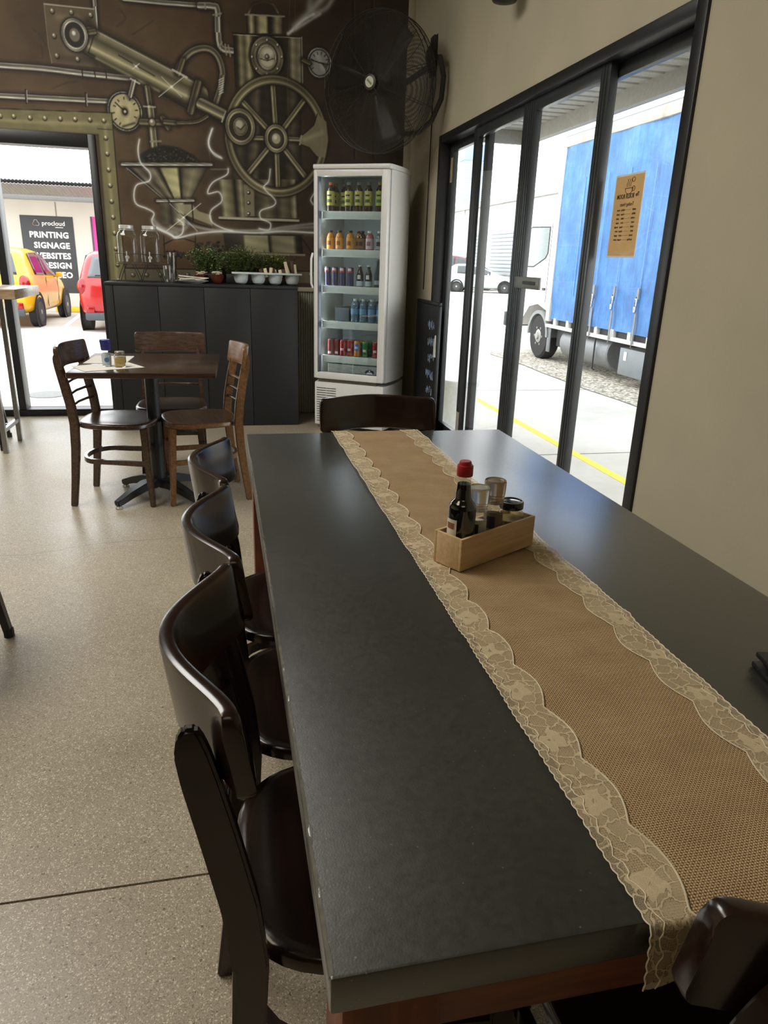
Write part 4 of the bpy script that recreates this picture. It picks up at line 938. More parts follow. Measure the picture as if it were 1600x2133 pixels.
('ell',(0.177,1.161),0.0056,0.0053,(205,203,190),0.8,0.0035),
('ell',(0.296,1.157),0.0186,0.0175,(30,27,22),0.7,0.007),
('ell',(0.292,1.16),0.0126,0.0126,(104,98,78),1,0.0042),
('ell',(0.289,1.164),0.0056,0.0053,(205,203,190),0.8,0.0035),
('ell',(0.409,1.16),0.0186,0.0175,(30,27,22),0.7,0.007),
('ell',(0.405,1.163),0.0126,0.0126,(104,98,78),1,0.0042),
('ell',(0.401,1.167),0.0056,0.0053,(205,203,190),0.8,0.0035),
('ell',(0.522,1.163),0.0186,0.0175,(30,27,22),0.7,0.007),
('ell',(0.518,1.167),0.0126,0.0126,(104,98,78),1,0.0042),
('ell',(0.514,1.17),0.0056,0.0053,(205,203,190),0.8,0.0035),
('ell',(0.636,1.166),0.0186,0.0175,(30,27,22),0.7,0.007),
('ell',(0.632,1.17),0.0126,0.0126,(104,98,78),1,0.0042),
('ell',(0.628,1.173),0.0056,0.0053,(205,203,190),0.8,0.0035),
('ell',(0.751,1.169),0.0186,0.0175,(30,27,22),0.7,0.007),
('ell',(0.747,1.173),0.0126,0.0126,(104,98,78),1,0.0042),
('ell',(0.743,1.177),0.0056,0.0053,(205,203,190),0.8,0.0035),
('poly',[(-2.337,2.25),(-1.504,2.254),(-1.114,2.265),(-0.736,2.279),(-0.74,1.067),(-0.753,0.653),(-0.782,-0.068),(-0.91,-0.066),(-0.872,0.651),(-0.864,1.064),(-0.852,2.121),(-1.13,2.122),(-1.523,2.113),(-2.362,2.111)],(112,106,76),1,0.0053),
('glow',[(-2.35,2.178),(-1.514,2.179),(-0.77,2.2)],0.0246,(158,152,112),0.6),
('glow',[(-0.792,2.179),(-0.794,1.632),(-0.806,1.065),(-0.813,0.652)],0.0211,(158,152,112),0.6),
('glow',[(-2.362,2.114),(-1.523,2.116),(-0.852,2.124)],0.014,(52,46,34),0.8),
('glow',[(-0.849,2.121),(-0.86,1.064),(-0.872,0.574)],0.014,(52,46,34),0.8),
('line',[(-2.337,2.25),(-1.504,2.254),(-0.736,2.279)],0.0077,(30,27,22),0.8),
('line',[(-0.736,2.279),(-0.74,1.067)],0.0084,(30,27,22),0.8),
('line',[(-0.848,2.166),(-0.746,2.166)],0.0056,(30,27,22),0.8),
('ell',(-2.285,2.196),0.0164,0.0168,(30,26,18),0.8,0.007),
('ell',(-2.285,2.203),0.0119,0.0126,(140,134,100),1,0.0042),
('ell',(-2.287,2.207),0.006,0.0063,(226,222,196),1,0.0035),
('ell',(-2.191,2.196),0.0164,0.0168,(30,26,18),0.8,0.007),
('ell',(-2.192,2.204),0.0119,0.0126,(140,134,100),1,0.0042),
('ell',(-2.193,2.207),0.006,0.0063,(226,222,196),1,0.0035),
('ell',(-2.097,2.197),0.0164,0.0168,(30,26,18),0.8,0.007),
('ell',(-2.098,2.204),0.0119,0.0126,(140,134,100),1,0.0042),
('ell',(-2.099,2.208),0.006,0.0063,(226,222,196),1,0.0035),
('ell',(-2.002,2.197),0.0164,0.0168,(30,26,18),0.8,0.007),
('ell',(-2.003,2.205),0.0119,0.0126,(140,134,100),1,0.0042),
('ell',(-2.004,2.208),0.006,0.0063,(226,222,196),1,0.0035),
('ell',(-1.904,2.198),0.0164,0.0168,(30,26,18),0.8,0.007),
('ell',(-1.904,2.205),0.0119,0.0126,(140,134,100),1,0.0042),
('ell',(-1.905,2.209),0.006,0.0063,(226,222,196),1,0.0035),
('ell',(-1.807,2.198),0.0164,0.0168,(30,26,18),0.8,0.007),
('ell',(-1.808,2.206),0.0119,0.0126,(140,134,100),1,0.0042),
('ell',(-1.809,2.209),0.006,0.0063,(226,222,196),1,0.0035),
('ell',(-1.707,2.199),0.0164,0.0168,(30,26,18),0.8,0.007),
('ell',(-1.707,2.206),0.0119,0.0126,(140,134,100),1,0.0042),
('ell',(-1.709,2.21),0.006,0.0063,(226,222,196),1,0.0035),
('ell',(-1.605,2.203),0.0164,0.0168,(30,26,18),0.8,0.007),
('ell',(-1.606,2.21),0.0119,0.0126,(140,134,100),1,0.0042),
('ell',(-1.607,2.214),0.006,0.0063,(226,222,196),1,0.0035),
('ell',(-1.509,2.203),0.0164,0.0168,(30,26,18),0.8,0.007),
('ell',(-1.51,2.21),0.0119,0.0126,(140,134,100),1,0.0042),
('ell',(-1.512,2.214),0.006,0.0063,(226,222,196),1,0.0035),
('ell',(-1.419,2.206),0.0164,0.0168,(30,26,18),0.8,0.007),
('ell',(-1.42,2.213),0.0119,0.0126,(140,134,100),1,0.0042),
('ell',(-1.421,2.217),0.006,0.0063,(226,222,196),1,0.0035),
('ell',(-1.309,2.204),0.0164,0.0168,(30,26,18),0.8,0.007),
('ell',(-1.31,2.211),0.0119,0.0126,(140,134,100),1,0.0042),
('ell',(-1.312,2.215),0.006,0.0063,(226,222,196),1,0.0035),
('ell',(-1.208,2.208),0.0164,0.0168,(30,26,18),0.8,0.007),
('ell',(-1.209,2.215),0.0119,0.0126,(140,134,100),1,0.0042),
('ell',(-1.21,2.219),0.006,0.0063,(226,222,196),1,0.0035),
('ell',(-1.102,2.212),0.0164,0.0168,(30,26,18),0.8,0.007),
('ell',(-1.103,2.219),0.0119,0.0126,(140,134,100),1,0.0042),
('ell',(-1.104,2.223),0.006,0.0063,(226,222,196),1,0.0035),
('ell',(-0.998,2.215),0.0164,0.0168,(30,26,18),0.8,0.007),
('ell',(-1.0,2.223),0.0119,0.0126,(140,134,100),1,0.0042),
('ell',(-1.001,2.226),0.006,0.0063,(226,222,196),1,0.0035),
('ell',(-0.894,2.219),0.0164,0.0168,(30,26,18),0.8,0.007),
('ell',(-0.896,2.227),0.0119,0.0126,(140,134,100),1,0.0042),
('ell',(-0.897,2.23),0.006,0.0063,(226,222,196),1,0.0035),
('ell',(-0.797,2.219),0.0164,0.0168,(30,26,18),0.8,0.007),
('ell',(-0.798,2.227),0.0119,0.0126,(140,134,100),1,0.0042),
('ell',(-0.8,2.23),0.006,0.0063,(226,222,196),1,0.0035),
('ell',(-0.794,2.104),0.0164,0.0168,(30,26,18),0.8,0.007),
('ell',(-0.795,2.111),0.0119,0.0126,(140,134,100),1,0.0042),
('ell',(-0.797,2.115),0.006,0.0063,(226,222,196),1,0.0035),
('ell',(-0.793,1.996),0.0164,0.0168,(30,26,18),0.8,0.007),
('ell',(-0.795,2.004),0.0119,0.0126,(140,134,100),1,0.0042),
('ell',(-0.796,2.008),0.006,0.0063,(226,222,196),1,0.0035),
('ell',(-0.793,1.887),0.0164,0.0168,(30,26,18),0.8,0.007),
('ell',(-0.794,1.895),0.0119,0.0126,(140,134,100),1,0.0042),
('ell',(-0.796,1.899),0.006,0.0063,(226,222,196),1,0.0035),
('ell',(-0.792,1.777),0.0164,0.0168,(30,26,18),0.8,0.007),
('ell',(-0.794,1.785),0.0119,0.0126,(140,134,100),1,0.0042),
('ell',(-0.796,1.789),0.006,0.0063,(226,222,196),1,0.0035),
('ell',(-0.792,1.665),0.0164,0.0168,(30,26,18),0.8,0.007),
('ell',(-0.793,1.673),0.0119,0.0126,(140,134,100),1,0.0042),
('ell',(-0.795,1.677),0.006,0.0063,(226,222,196),1,0.0035),
('ell',(-0.791,1.552),0.0164,0.0168,(30,26,18),0.8,0.007),
('ell',(-0.793,1.56),0.0119,0.0126,(140,134,100),1,0.0042),
('ell',(-0.795,1.564),0.006,0.0063,(226,222,196),1,0.0035),
('ell',(-0.791,1.437),0.0164,0.0168,(30,26,18),0.8,0.007),
('ell',(-0.792,1.445),0.0119,0.0126,(140,134,100),1,0.0042),
('ell',(-0.794,1.449),0.006,0.0063,(226,222,196),1,0.0035),
('ell',(-0.791,1.32),0.0164,0.0168,(30,26,18),0.8,0.007),
('ell',(-0.792,1.329),0.0119,0.0126,(140,134,100),1,0.0042),
('ell',(-0.794,1.333),0.006,0.0063,(226,222,196),1,0.0035),
('ell',(-0.79,1.202),0.0164,0.0168,(30,26,18),0.8,0.007),
('ell',(-0.791,1.211),0.0119,0.0126,(140,134,100),1,0.0042),
('ell',(-0.793,1.215),0.006,0.0063,(226,222,196),1,0.0035),
('ell',(-0.79,1.082),0.0164,0.0168,(30,26,18),0.8,0.007),
('ell',(-0.791,1.091),0.0119,0.0126,(140,134,100),1,0.0042),
('ell',(-0.793,1.095),0.006,0.0063,(226,222,196),1,0.0035),
('ell',(-0.789,0.961),0.0164,0.0168,(30,26,18),0.8,0.007),
('ell',(-0.79,0.969),0.0119,0.0126,(140,134,100),1,0.0042),
('ell',(-0.792,0.974),0.006,0.0063,(226,222,196),1,0.0035),
('ell',(-0.788,0.837),0.0164,0.0168,(30,26,18),0.8,0.007),
('ell',(-0.79,0.846),0.0119,0.0126,(140,134,100),1,0.0042),
('ell',(-0.792,0.851),0.006,0.0063,(226,222,196),1,0.0035),
('ell',(-0.788,0.712),0.0164,0.0168,(30,26,18),0.8,0.007),
('ell',(-0.789,0.721),0.0119,0.0126,(140,134,100),1,0.0042),
('ell',(-0.791,0.726),0.006,0.0063,(226,222,196),1,0.0035),
('ell',(-0.787,0.585),0.0164,0.0168,(30,26,18),0.8,0.007),
('ell',(-0.789,0.594),0.0119,0.0126,(140,134,100),1,0.0042),
('ell',(-0.791,0.599),0.006,0.0063,(226,222,196),1,0.0035),
('ell',(-1.231,2.224),0.024,0.008,(140,134,100),0.18,0.014),
('ell',(-1.399,2.234),0.0217,0.0136,(90,84,58),0.18,0.014),
('ell',(-1.289,2.237),0.0189,0.0093,(90,84,58),0.18,0.014),
('ell',(-0.809,2.197),0.0283,0.0139,(90,84,58),0.18,0.014),
('ell',(-1.179,2.142),0.0192,0.0092,(90,84,58),0.18,0.014),
('ell',(-1.144,2.174),0.0288,0.0115,(140,134,100),0.18,0.014),
('ell',(-1.199,2.188),0.0259,0.0108,(140,134,100),0.18,0.014),
('ell',(-1.393,2.199),0.0222,0.0076,(90,84,58),0.18,0.014),
('ell',(-0.991,2.275),0.0322,0.0115,(140,134,100),0.18,0.014),
('ell',(-0.772,2.241),0.0335,0.0088,(140,134,100),0.18,0.014),
('ell',(-1.179,2.228),0.0266,0.0077,(90,84,58),0.18,0.014),
('ell',(-1.084,2.246),0.0161,0.0075,(140,134,100),0.18,0.014),
('ell',(-0.984,2.167),0.0199,0.0082,(90,84,58),0.18,0.014),
('ell',(-1.435,2.226),0.029,0.0074,(90,84,58),0.18,0.014),
('ell',(-1.574,2.11),0.0291,0.0118,(140,134,100),0.18,0.014),
('ell',(-1.317,2.184),0.0208,0.0083,(140,134,100),0.18,0.014),
('ell',(-0.875,2.178),0.016,0.0124,(140,134,100),0.18,0.014),
('ell',(-1.423,2.24),0.0233,0.0093,(90,84,58),0.18,0.014),
('ell',(-1.664,2.132),0.0231,0.0085,(140,134,100),0.18,0.014),
('ell',(-0.788,2.205),0.0275,0.0087,(140,134,100),0.18,0.014),
('ell',(-1.384,2.233),0.0304,0.0107,(140,134,100),0.18,0.014),
('ell',(-0.871,2.229),0.0189,0.0114,(140,134,100),0.18,0.014),
('ell',(-1.26,2.146),0.0232,0.0099,(140,134,100),0.18,0.014),
('ell',(-1.243,2.224),0.0297,0.0101,(140,134,100),0.18,0.014),
('ell',(-1.658,2.184),0.019,0.011,(140,134,100),0.18,0.014),
('ell',(-1.288,2.163),0.0205,0.0083,(90,84,58),0.18,0.014),
('ell',(-1.447,2.159),0.0199,0.0075,(90,84,58),0.18,0.014),
('ell',(-1.608,2.121),0.0248,0.0079,(140,134,100),0.18,0.014),
('ell',(-0.763,2.181),0.0278,0.0123,(90,84,58),0.18,0.014),
('ell',(-1.504,2.169),0.0293,0.0084,(90,84,58),0.18,0.014),
('ell',(-1.529,2.24),0.0176,0.0119,(90,84,58),0.18,0.014),
('ell',(-1.362,2.177),0.0199,0.0075,(90,84,58),0.18,0.014),
('ell',(-1.49,2.205),0.0257,0.0125,(140,134,100),0.18,0.014),
('ell',(-1.636,2.179),0.0292,0.0132,(90,84,58),0.18,0.014),
('ell',(-1.173,2.226),0.0243,0.0121,(90,84,58),0.18,0.014),
('ell',(-1.552,2.177),0.0227,0.0105,(140,134,100),0.18,0.014),
('ell',(-1.347,2.254),0.0246,0.0119,(140,134,100),0.18,0.014),
('ell',(-1.122,2.23),0.0172,0.0111,(90,84,58),0.18,0.014),
('ell',(-1.048,2.152),0.0329,0.0091,(140,134,100),0.18,0.014),
('ell',(-1.151,2.27),0.0283,0.0074,(140,134,100),0.18,0.014),
('ell',(-1.384,2.142),0.0174,0.0076,(140,134,100),0.18,0.014),
('ell',(-1.542,2.171),0.0168,0.012,(140,134,100),0.18,0.014),
('ell',(-1.126,2.179),0.026,0.0098,(90,84,58),0.18,0.014),
('ell',(-1.692,2.105),0.0296,0.0123,(90,84,58),0.18,0.014),
('ell',(-1.639,2.212),0.0262,0.0092,(90,84,58),0.18,0.014),
('ell',(-1.313,2.249),0.0267,0.013,(140,134,100),0.18,0.014),
('ell',(-1.681,2.113),0.028,0.0078,(90,84,58),0.18,0.014),
('ell',(-1.19,2.17),0.0331,0.0073,(140,134,100),0.18,0.014),
('ell',(-1.233,2.22),0.016,0.0086,(140,134,100),0.18,0.014),
('ell',(-1.266,2.191),0.0268,0.0097,(90,84,58),0.18,0.014),
('ell',(-1.014,2.279),0.0268,0.0072,(90,84,58),0.18,0.014),
('ell',(-0.829,2.179),0.0205,0.0136,(90,84,58),0.18,0.014),
('ell',(-1.004,2.268),0.0228,0.0112,(140,134,100),0.18,0.014),
('ell',(-0.75,2.277),0.0235,0.0133,(90,84,58),0.18,0.014),
('ell',(-1.148,2.168),0.0273,0.0114,(140,134,100),0.18,0.014),
('ell',(-1.131,2.253),0.0201,0.0127,(90,84,58),0.18,0.014),
('ell',(-1.114,2.163),0.0213,0.0077,(90,84,58),0.18,0.014),
('ell',(-0.967,2.162),0.0219,0.0119,(140,134,100),0.18,0.014),
('ell',(-1.036,2.276),0.0199,0.0125,(140,134,100),0.18,0.014),
('ell',(-1.154,2.221),0.0232,0.009,(140,134,100),0.18,0.014),
('glow',[(-0.553,2.112),(-0.569,2.036),(-0.556,1.951),(-0.495,1.887),(-0.504,1.828),(-0.598,1.794),(-0.625,1.715),(-0.609,1.656),(-0.54,1.63),(-0.485,1.597),(-0.505,1.541),(-0.477,1.491),(-0.396,1.454),(-0.334,1.43),(-0.279,1.458),(-0.269,1.53),(-0.305,1.559)],0.0269,(206,210,208),0.28),
('glow',[(-0.553,2.112),(-0.569,2.036),(-0.556,1.951),(-0.495,1.887),(-0.504,1.828),(-0.598,1.794),(-0.625,1.715),(-0.609,1.656),(-0.54,1.63),(-0.485,1.597),(-0.505,1.541),(-0.477,1.491),(-0.396,1.454),(-0.334,1.43),(-0.279,1.458),(-0.269,1.53),(-0.305,1.559)],0.0084,(228,231,228),0.8),
('glow',[(-0.007,2.222),(-0.042,2.134),(-0.025,2.068),(0.047,2.024)],0.0269,(206,210,208),0.28),
('glow',[(-0.007,2.222),(-0.042,2.134),(-0.025,2.068),(0.047,2.024)],0.0084,(228,231,228),0.8),
('glow',[(-0.013,2.214),(-0.041,2.115),(-0.004,2.041),(0.055,2.017)],0.0247,(206,210,208),0.245),
('glow',[(-0.013,2.214),(-0.041,2.115),(-0.004,2.041),(0.055,2.017)],0.0077,(228,231,228),0.7),
('glow',[(0.1,1.947),(0.086,1.902),(-0.025,1.84),(-0.065,1.76),(0.02,1.775),(0.041,1.708),(-0.047,1.635),(-0.045,1.555),(0.033,1.511),(0.118,1.491)],0.0269,(206,210,208),0.2625),
('glow',[(0.1,1.947),(0.086,1.902),(-0.025,1.84),(-0.065,1.76),(0.02,1.775),(0.041,1.708),(-0.047,1.635),(-0.045,1.555),(0.033,1.511),(0.118,1.491)],0.0084,(228,231,228),0.75),
('glow',[(0.428,1.96),(0.414,1.874),(0.375,1.821),(0.461,1.739),(0.447,1.692),(0.346,1.652),(0.345,1.594),(0.419,1.562),(0.406,1.508),(0.33,1.517)],0.0269,(206,210,208),0.28),
('glow',[(0.428,1.96),(0.414,1.874),(0.375,1.821),(0.461,1.739),(0.447,1.692),(0.346,1.652),(0.345,1.594),(0.419,1.562),(0.406,1.508),(0.33,1.517)],0.0084,(228,231,228),0.8),
('glow',[(0.776,1.8),(0.751,1.752),(0.77,1.718)],0.0269,(206,210,208),0.245),
('glow',[(0.776,1.8),(0.751,1.752),(0.77,1.718)],0.0084,(228,231,228),0.7),
('glow',[(-0.473,1.496),(-0.366,1.447),(-0.324,1.422),(-0.166,1.46),(0.038,1.484),(0.29,1.483),(0.523,1.503),(0.784,1.502)],0.0382,(206,210,208),0.2625),
('glow',[(-0.473,1.496),(-0.366,1.447),(-0.324,1.422),(-0.166,1.46),(0.038,1.484),(0.29,1.483),(0.523,1.503),(0.784,1.502)],0.0119,(228,231,228),0.75),
('glow',[(-0.271,1.558),(-0.163,1.509),(0.038,1.49),(0.383,1.509),(0.524,1.536),(0.784,1.574)],0.0175,(206,210,208),0.45),
('glow',[(0.348,1.485),(0.582,1.527),(0.784,1.546)],0.0211,(206,210,208),0.4),
('glow',[(-0.491,1.548),(-0.43,1.488),(-0.321,1.46)],0.0316,(206,210,208),0.4),
('glow',[(-0.363,1.501),(-0.276,1.483),(-0.229,1.527)],0.0281,(206,210,208),0.35),
('glow',[(0.583,2.899),(0.695,2.995),(0.778,3.042)],0.0175,(206,210,208),0.8),
('glow',[(0.636,2.949),(0.754,3.06),(0.849,3.159)],0.0456,(206,210,208),0.6),
('glow',[(0.778,3.042),(0.873,3.091),(0.92,3.155)],0.0316,(206,210,208),0.55),
('glow',[(0.743,3.089),(0.755,3.15)],0.0421,(206,210,208),0.4),
('glow',[(0.583,2.899),(0.825,3.047)],0.0175,(206,210,208),0.6),
('line',[(0.597,3.115),(0.589,2.915),(0.572,2.542),(0.584,2.12)],0.0042,(120,112,96),0.5),
('line',[(0.638,3.119),(0.63,2.898)],0.0042,(110,102,88),0.5),
('line',[(-0.389,2.41),(-0.199,2.555)],0.0053,(226,226,214),0.75),
('line',[(-0.361,2.542),(-0.225,2.421)],0.0053,(226,226,214),0.65),
('glow',[(-0.294,2.482),(-0.292,2.482)],0.014,(255,255,250),0.9),
('line',[(-0.4,1.469),(-0.123,1.684)],0.0053,(226,226,214),0.75),
('line',[(-0.36,1.673),(-0.16,1.478)],0.0053,(226,226,214),0.65),
('glow',[(-0.261,1.576),(-0.26,1.576)],0.014,(255,255,250),0.9),
('line',[(-0.564,2.577),(-0.514,2.615)],0.0053,(226,226,214),0.75),
('line',[(-0.556,2.612),(-0.521,2.58)],0.0053,(226,226,214),0.65),
('glow',[(-0.539,2.596),(-0.537,2.596)],0.014,(255,255,250),0.9),
('line',[(1.073,3.221),(1.105,2.076)],0.014,(40,34,29),0.8),
('line',[(1.088,3.222),(1.12,2.077)],0.0056,(84,74,64),0.6),
('line',[(1.221,3.235),(1.263,2.085)],0.014,(40,34,29),0.8),
('line',[(1.236,3.237),(1.279,2.086)],0.0056,(84,74,64),0.6)]
# ------------------------------------------------------------ the wall painting: flat paint laid on a fine grid as vertex colours
MX0, MX1, MZ0, MZ1, MS = -2.6, 1.513, 0.98, 3.42, 0.005
nx = int(round((MX1-MX0)/MS))+1; nz_ = int(round((MZ1-MZ0)/MS))+1
GX, GZ = np.meshgrid(MX0+np.arange(nx)*MS, MZ0+np.arange(nz_)*MS)
def cubic_noise(seed, cells):
    r = np.random.RandomState(seed); g = r.rand(cells+3, cells+3)
    u = (GX-MX0)/(MX1-MX0)*cells; v = (GZ-MZ0)/(MZ1-MZ0)*cells; i = np.minimum(u.astype(int), cells); j = np.minimum(v.astype(int), cells); a = u-i; b = v-j
    a = a*a*(3-2*a); b = b*b*(3-2*b)
    return (g[j, i]*(1-a)+g[j, i+1]*a)*(1-b)+(g[j+1, i]*(1-a)+g[j+1, i+1]*a)*b
cl = np.array([86., 69., 50.]); cr_ = np.array([60., 50., 42.]); tt = np.clip((GX-0.35)/0.55, 0, 1)[..., None]
IMG = cl*(1-tt)+cr_*tt
IMG = IMG*(0.84+0.32*(0.5*cubic_noise(1, 6)+0.3*cubic_noise(2, 19)+0.2*cubic_noise(3, 60)))[..., None]
def win(xs, zs, pad):
    i0 = max(0, int((min(xs)-pad-MX0)/MS)); i1 = min(nx, int((max(xs)+pad-MX0)/MS)+2); j0 = max(0, int((min(zs)-pad-MZ0)/MS)); j1 = min(nz_, int((max(zs)+pad-MZ0)/MS)+2)
    return None if i1 <= i0 or j1 <= j0 else (slice(j0, j1), slice(i0, i1))
def blend(w_, a, col):
    a = np.clip(a, 0, 1)[..., None]; IMG[w_] = IMG[w_]*(1-a)+np.asarray(col, float)*a
def curve(P):
    if len(P) < 3: return P
    out = []
    for i in range(len(P)-1):
        p0 = np.array(P[max(i-1, 0)]); p1 = np.array(P[i]); p2 = np.array(P[i+1]); p3 = np.array(P[min(i+2, len(P)-1)])
        for k in range(5):
            t = k/5; out.append(tuple(0.5*((2*p1)+(-p0+p2)*t+(2*p0-5*p1+4*p2-p3)*t*t+(-p0+3*p1-3*p2+p3)*t**3)))
    return out+[P[-1]]
def dist(w_, P):
    X = GX[w_]; Z = GZ[w_]; best = np.full(X.shape, 9.); sg = np.zeros(X.shape)
    for (ax, az), (bx, bz) in zip(P[:-1], P[1:]):
        dx, dz = bx-ax, bz-az; l2 = dx*dx+dz*dz+1e-12; t = np.clip(((X-ax)*dx+(Z-az)*dz)/l2, 0, 1)
        d = np.hypot(X-ax-t*dx, Z-az-t*dz); s = ((X-ax)*dz-(Z-az)*dx)/math.sqrt(l2)
        if dx < 0: s = -s
        k = d < best; best = np.where(k, d, best); sg = np.where(k, s, sg)
    return best, sg
AA = MS*0.8
DKC = np.array((32., 28., 23.))
def shade(u, dark, lite):
    """metal look across a painted pipe, u from -1 (one edge) to 1"""
    dark = np.array(dark, float); lite = np.array(lite, float)
    xs = [-1, -.82, -.55, -.36, -.2, .05, .3, .55, .7, .88, 1]; ws = [0, .1, .6, 1.12, .7, .42, .2, .5, .66, .22, 0]
    k = np.interp(u, xs, ws)[..., None]
    return dark*(1-k)+lite*k
for c in MURAL:
    k = c[0]
    if k == 'tube':
        P = curve(c[1]); h = c[2]/2; w_ = win([p[0] for p in P], [p[1] for p in P], h*2+.03)
        if not w_: continue
        d, s = dist(w_, P)
        blend(w_, 0.6*np.clip(1-(d-h)/(.022+h*.25), 0, 1)*(d > h*.7), DKC)
        a = np.clip((h-d)/AA+.5, 0, 1)[..., None]; col = shade(np.clip(-s/h, -1, 1), c[3], c[4]); IMG[w_] = IMG[w_]*(1-a)+col*a
        blend(w_, 0.75*np.exp(-((d-h)/(.0035))**2), DKC)
    elif k == 'line':
        P = c[1]; h = c[2]/2; w_ = win([p[0] for p in P], [p[1] for p in P], h+.02)
        if w_: d, s = dist(w_, P); blend(w_, c[4]*np.clip((h-d)/AA+.5, 0, 1)*min(1, 2*h/MS), c[3])
    elif k == 'glow':
        P = curve(c[1]); h = c[2]*0.6; w_ = win([p[0] for p in P], [p[1] for p in P], h*3+.01)
        if w_: d, s = dist(w_, P); blend(w_, c[4]*np.exp(-(d/h)**2), c[3])
    elif k in ('poly', 'bands'):
        P = c[1]; w_ = win([p[0] for p in P], [p[1] for p in P], .04)
        if not w_: continue
        X = GX[w_]; Z = GZ[w_]; ins = np.zeros(X.shape, bool)
        for (ax, az), (bx, bz) in zip(P, P[1:]+P[:1]):
            if abs(az-bz) < 1e-9: continue
            q = ((az > Z) != (bz > Z)) & (X < (bx-ax)*(Z-az)/(bz-az)+ax); ins ^= q
        d, s = dist(w_, P+P[:1]); sd = np.where(ins, d, -d)
        if k == 'poly': blend(w_, c[3]*np.clip(sd/max(c[4], AA)+.5, 0, 1), c[2])
        else:
            tl, tr, br, bl = P; t = np.clip((Z-(bl[1]+br[1])/2)/((tl[1]+tr[1]-bl[1]-br[1])/2), 0, 1)
            xl = bl[0]+(tl[0]-bl[0])*t; xr = br[0]+(tr[0]-br[0])*t; u = np.clip((X-xl)/(xr-xl), 0, 1)
            ps = [q[0] for q in c[2]]; col = np.stack([np.interp(u, ps, [q[1][i] for q in c[2]]) for i in range(3)], -1)
            col = col*(0.9+0.2*np.sin(Z*40+u*5)**2*0.6)[..., None]
            a = np.clip(sd/AA+.5, 0, 1)[..., None]; IMG[w_] = IMG[w_]*(1-a)+col*a
    elif k == 'ell':
        (cx, cz), rx, rz = c[1], c[2], c[3]; so = max(c[6], AA); w_ = win([cx-rx, cx+rx], [cz-rz, cz+rz], so+.01)
        if w_:
            q = np.hypot((GX[w_]-cx)/rx, (GZ[w_]-cz)/rz); blend(w_, c[5]*np.clip((1-q)*min(rx, rz)/so+.5, 0, 1), c[4])
    elif k == 'ring':
        (cx, cz), rx, rz, wd = c[1], c[2], c[3], c[4]; h = wd/2; w_ = win([cx-rx, cx+rx], [cz-rz, cz+rz], wd*2)
        if w_:
            X = (GX[w_]-cx)/rx; Z = (GZ[w_]-cz)/rz; q = np.hypot(X, Z); d = (q-1)*min(rx, rz); ad = np.abs(d)
            blend(w_, 0.5*np.clip(1-(ad-h)/.02, 0, 1)*(ad > h*.8), DKC)
            col = shade(np.clip(d/h, -1, 1), c[5], c[6]); col = col*(0.92+0.14*np.sin(np.arctan2(Z, X)*3+1))[..., None]
            a = np.clip((h-ad)/AA+.5, 0, 1)[..., None]; IMG[w_] = IMG[w_]*(1-a)+col*a; blend(w_, .75*np.exp(-((ad-h)/.0035)**2), DKC)
MURAL_GAIN = 1.32
A = np.clip(IMG, 0, 255)/255.0; A = np.where(A <= 0.04045, A/12.92, ((A+0.055)/1.055)**2.4)*MURAL_GAIN
jj, ii = np.meshgrid(np.arange(nz_-1), np.arange(nx-1), indexing='ij')
xc = MX0+(ii+.5)*MS; zc = MZ0+(jj+.5)*MS; keep = ~((xc < DX1) & (zc < DH)) ; jj = jj[keep]; ii = ii[keep]
quads = np.stack([jj*nx+ii, jj*nx+ii+1, (jj+1)*nx+ii+1, (jj+1)*nx+ii], -1)
used = np.unique(quads); remap = np.zeros(nx*nz_, np.int64); remap[used] = np.arange(len(used)); quads = remap[quads]
co = np.stack([GX.ravel()[used], np.full(len(used), WY-.002), GZ.ravel()[used]], -1)
me = bpy.data.meshes.new('mural'); me.vertices.add(len(used)); me.vertices.foreach_set('co', co.ravel())
me.loops.add(quads.size); me.loops.foreach_set('vertex_index', quads.ravel().astype(np.int32))
me.polygons.add(len(quads)); me.polygons.foreach_set('loop_start', np.arange(0, quads.size, 4, dtype=np.int32)); me.polygons.foreach_set('loop_total', np.full(len(quads), 4, np.int32))
me.update(); ca = me.color_attributes.new('paint', 'FLOAT_COLOR', 'POINT')
ca.data.foreach_set('color', np.concatenate([A.reshape(-1, 3)[used], np.ones((len(used), 1))], 1).ravel().astype(np.float32))
me.materials.append(PAINT)
mural = bpy.data.objects.new('mural', me); COL.objects.link(mural); mural.parent = wall_back
tag(mural, 'airbrushed brass steam machine with flywheel, gauges and coffee hopper painted on brown wall')
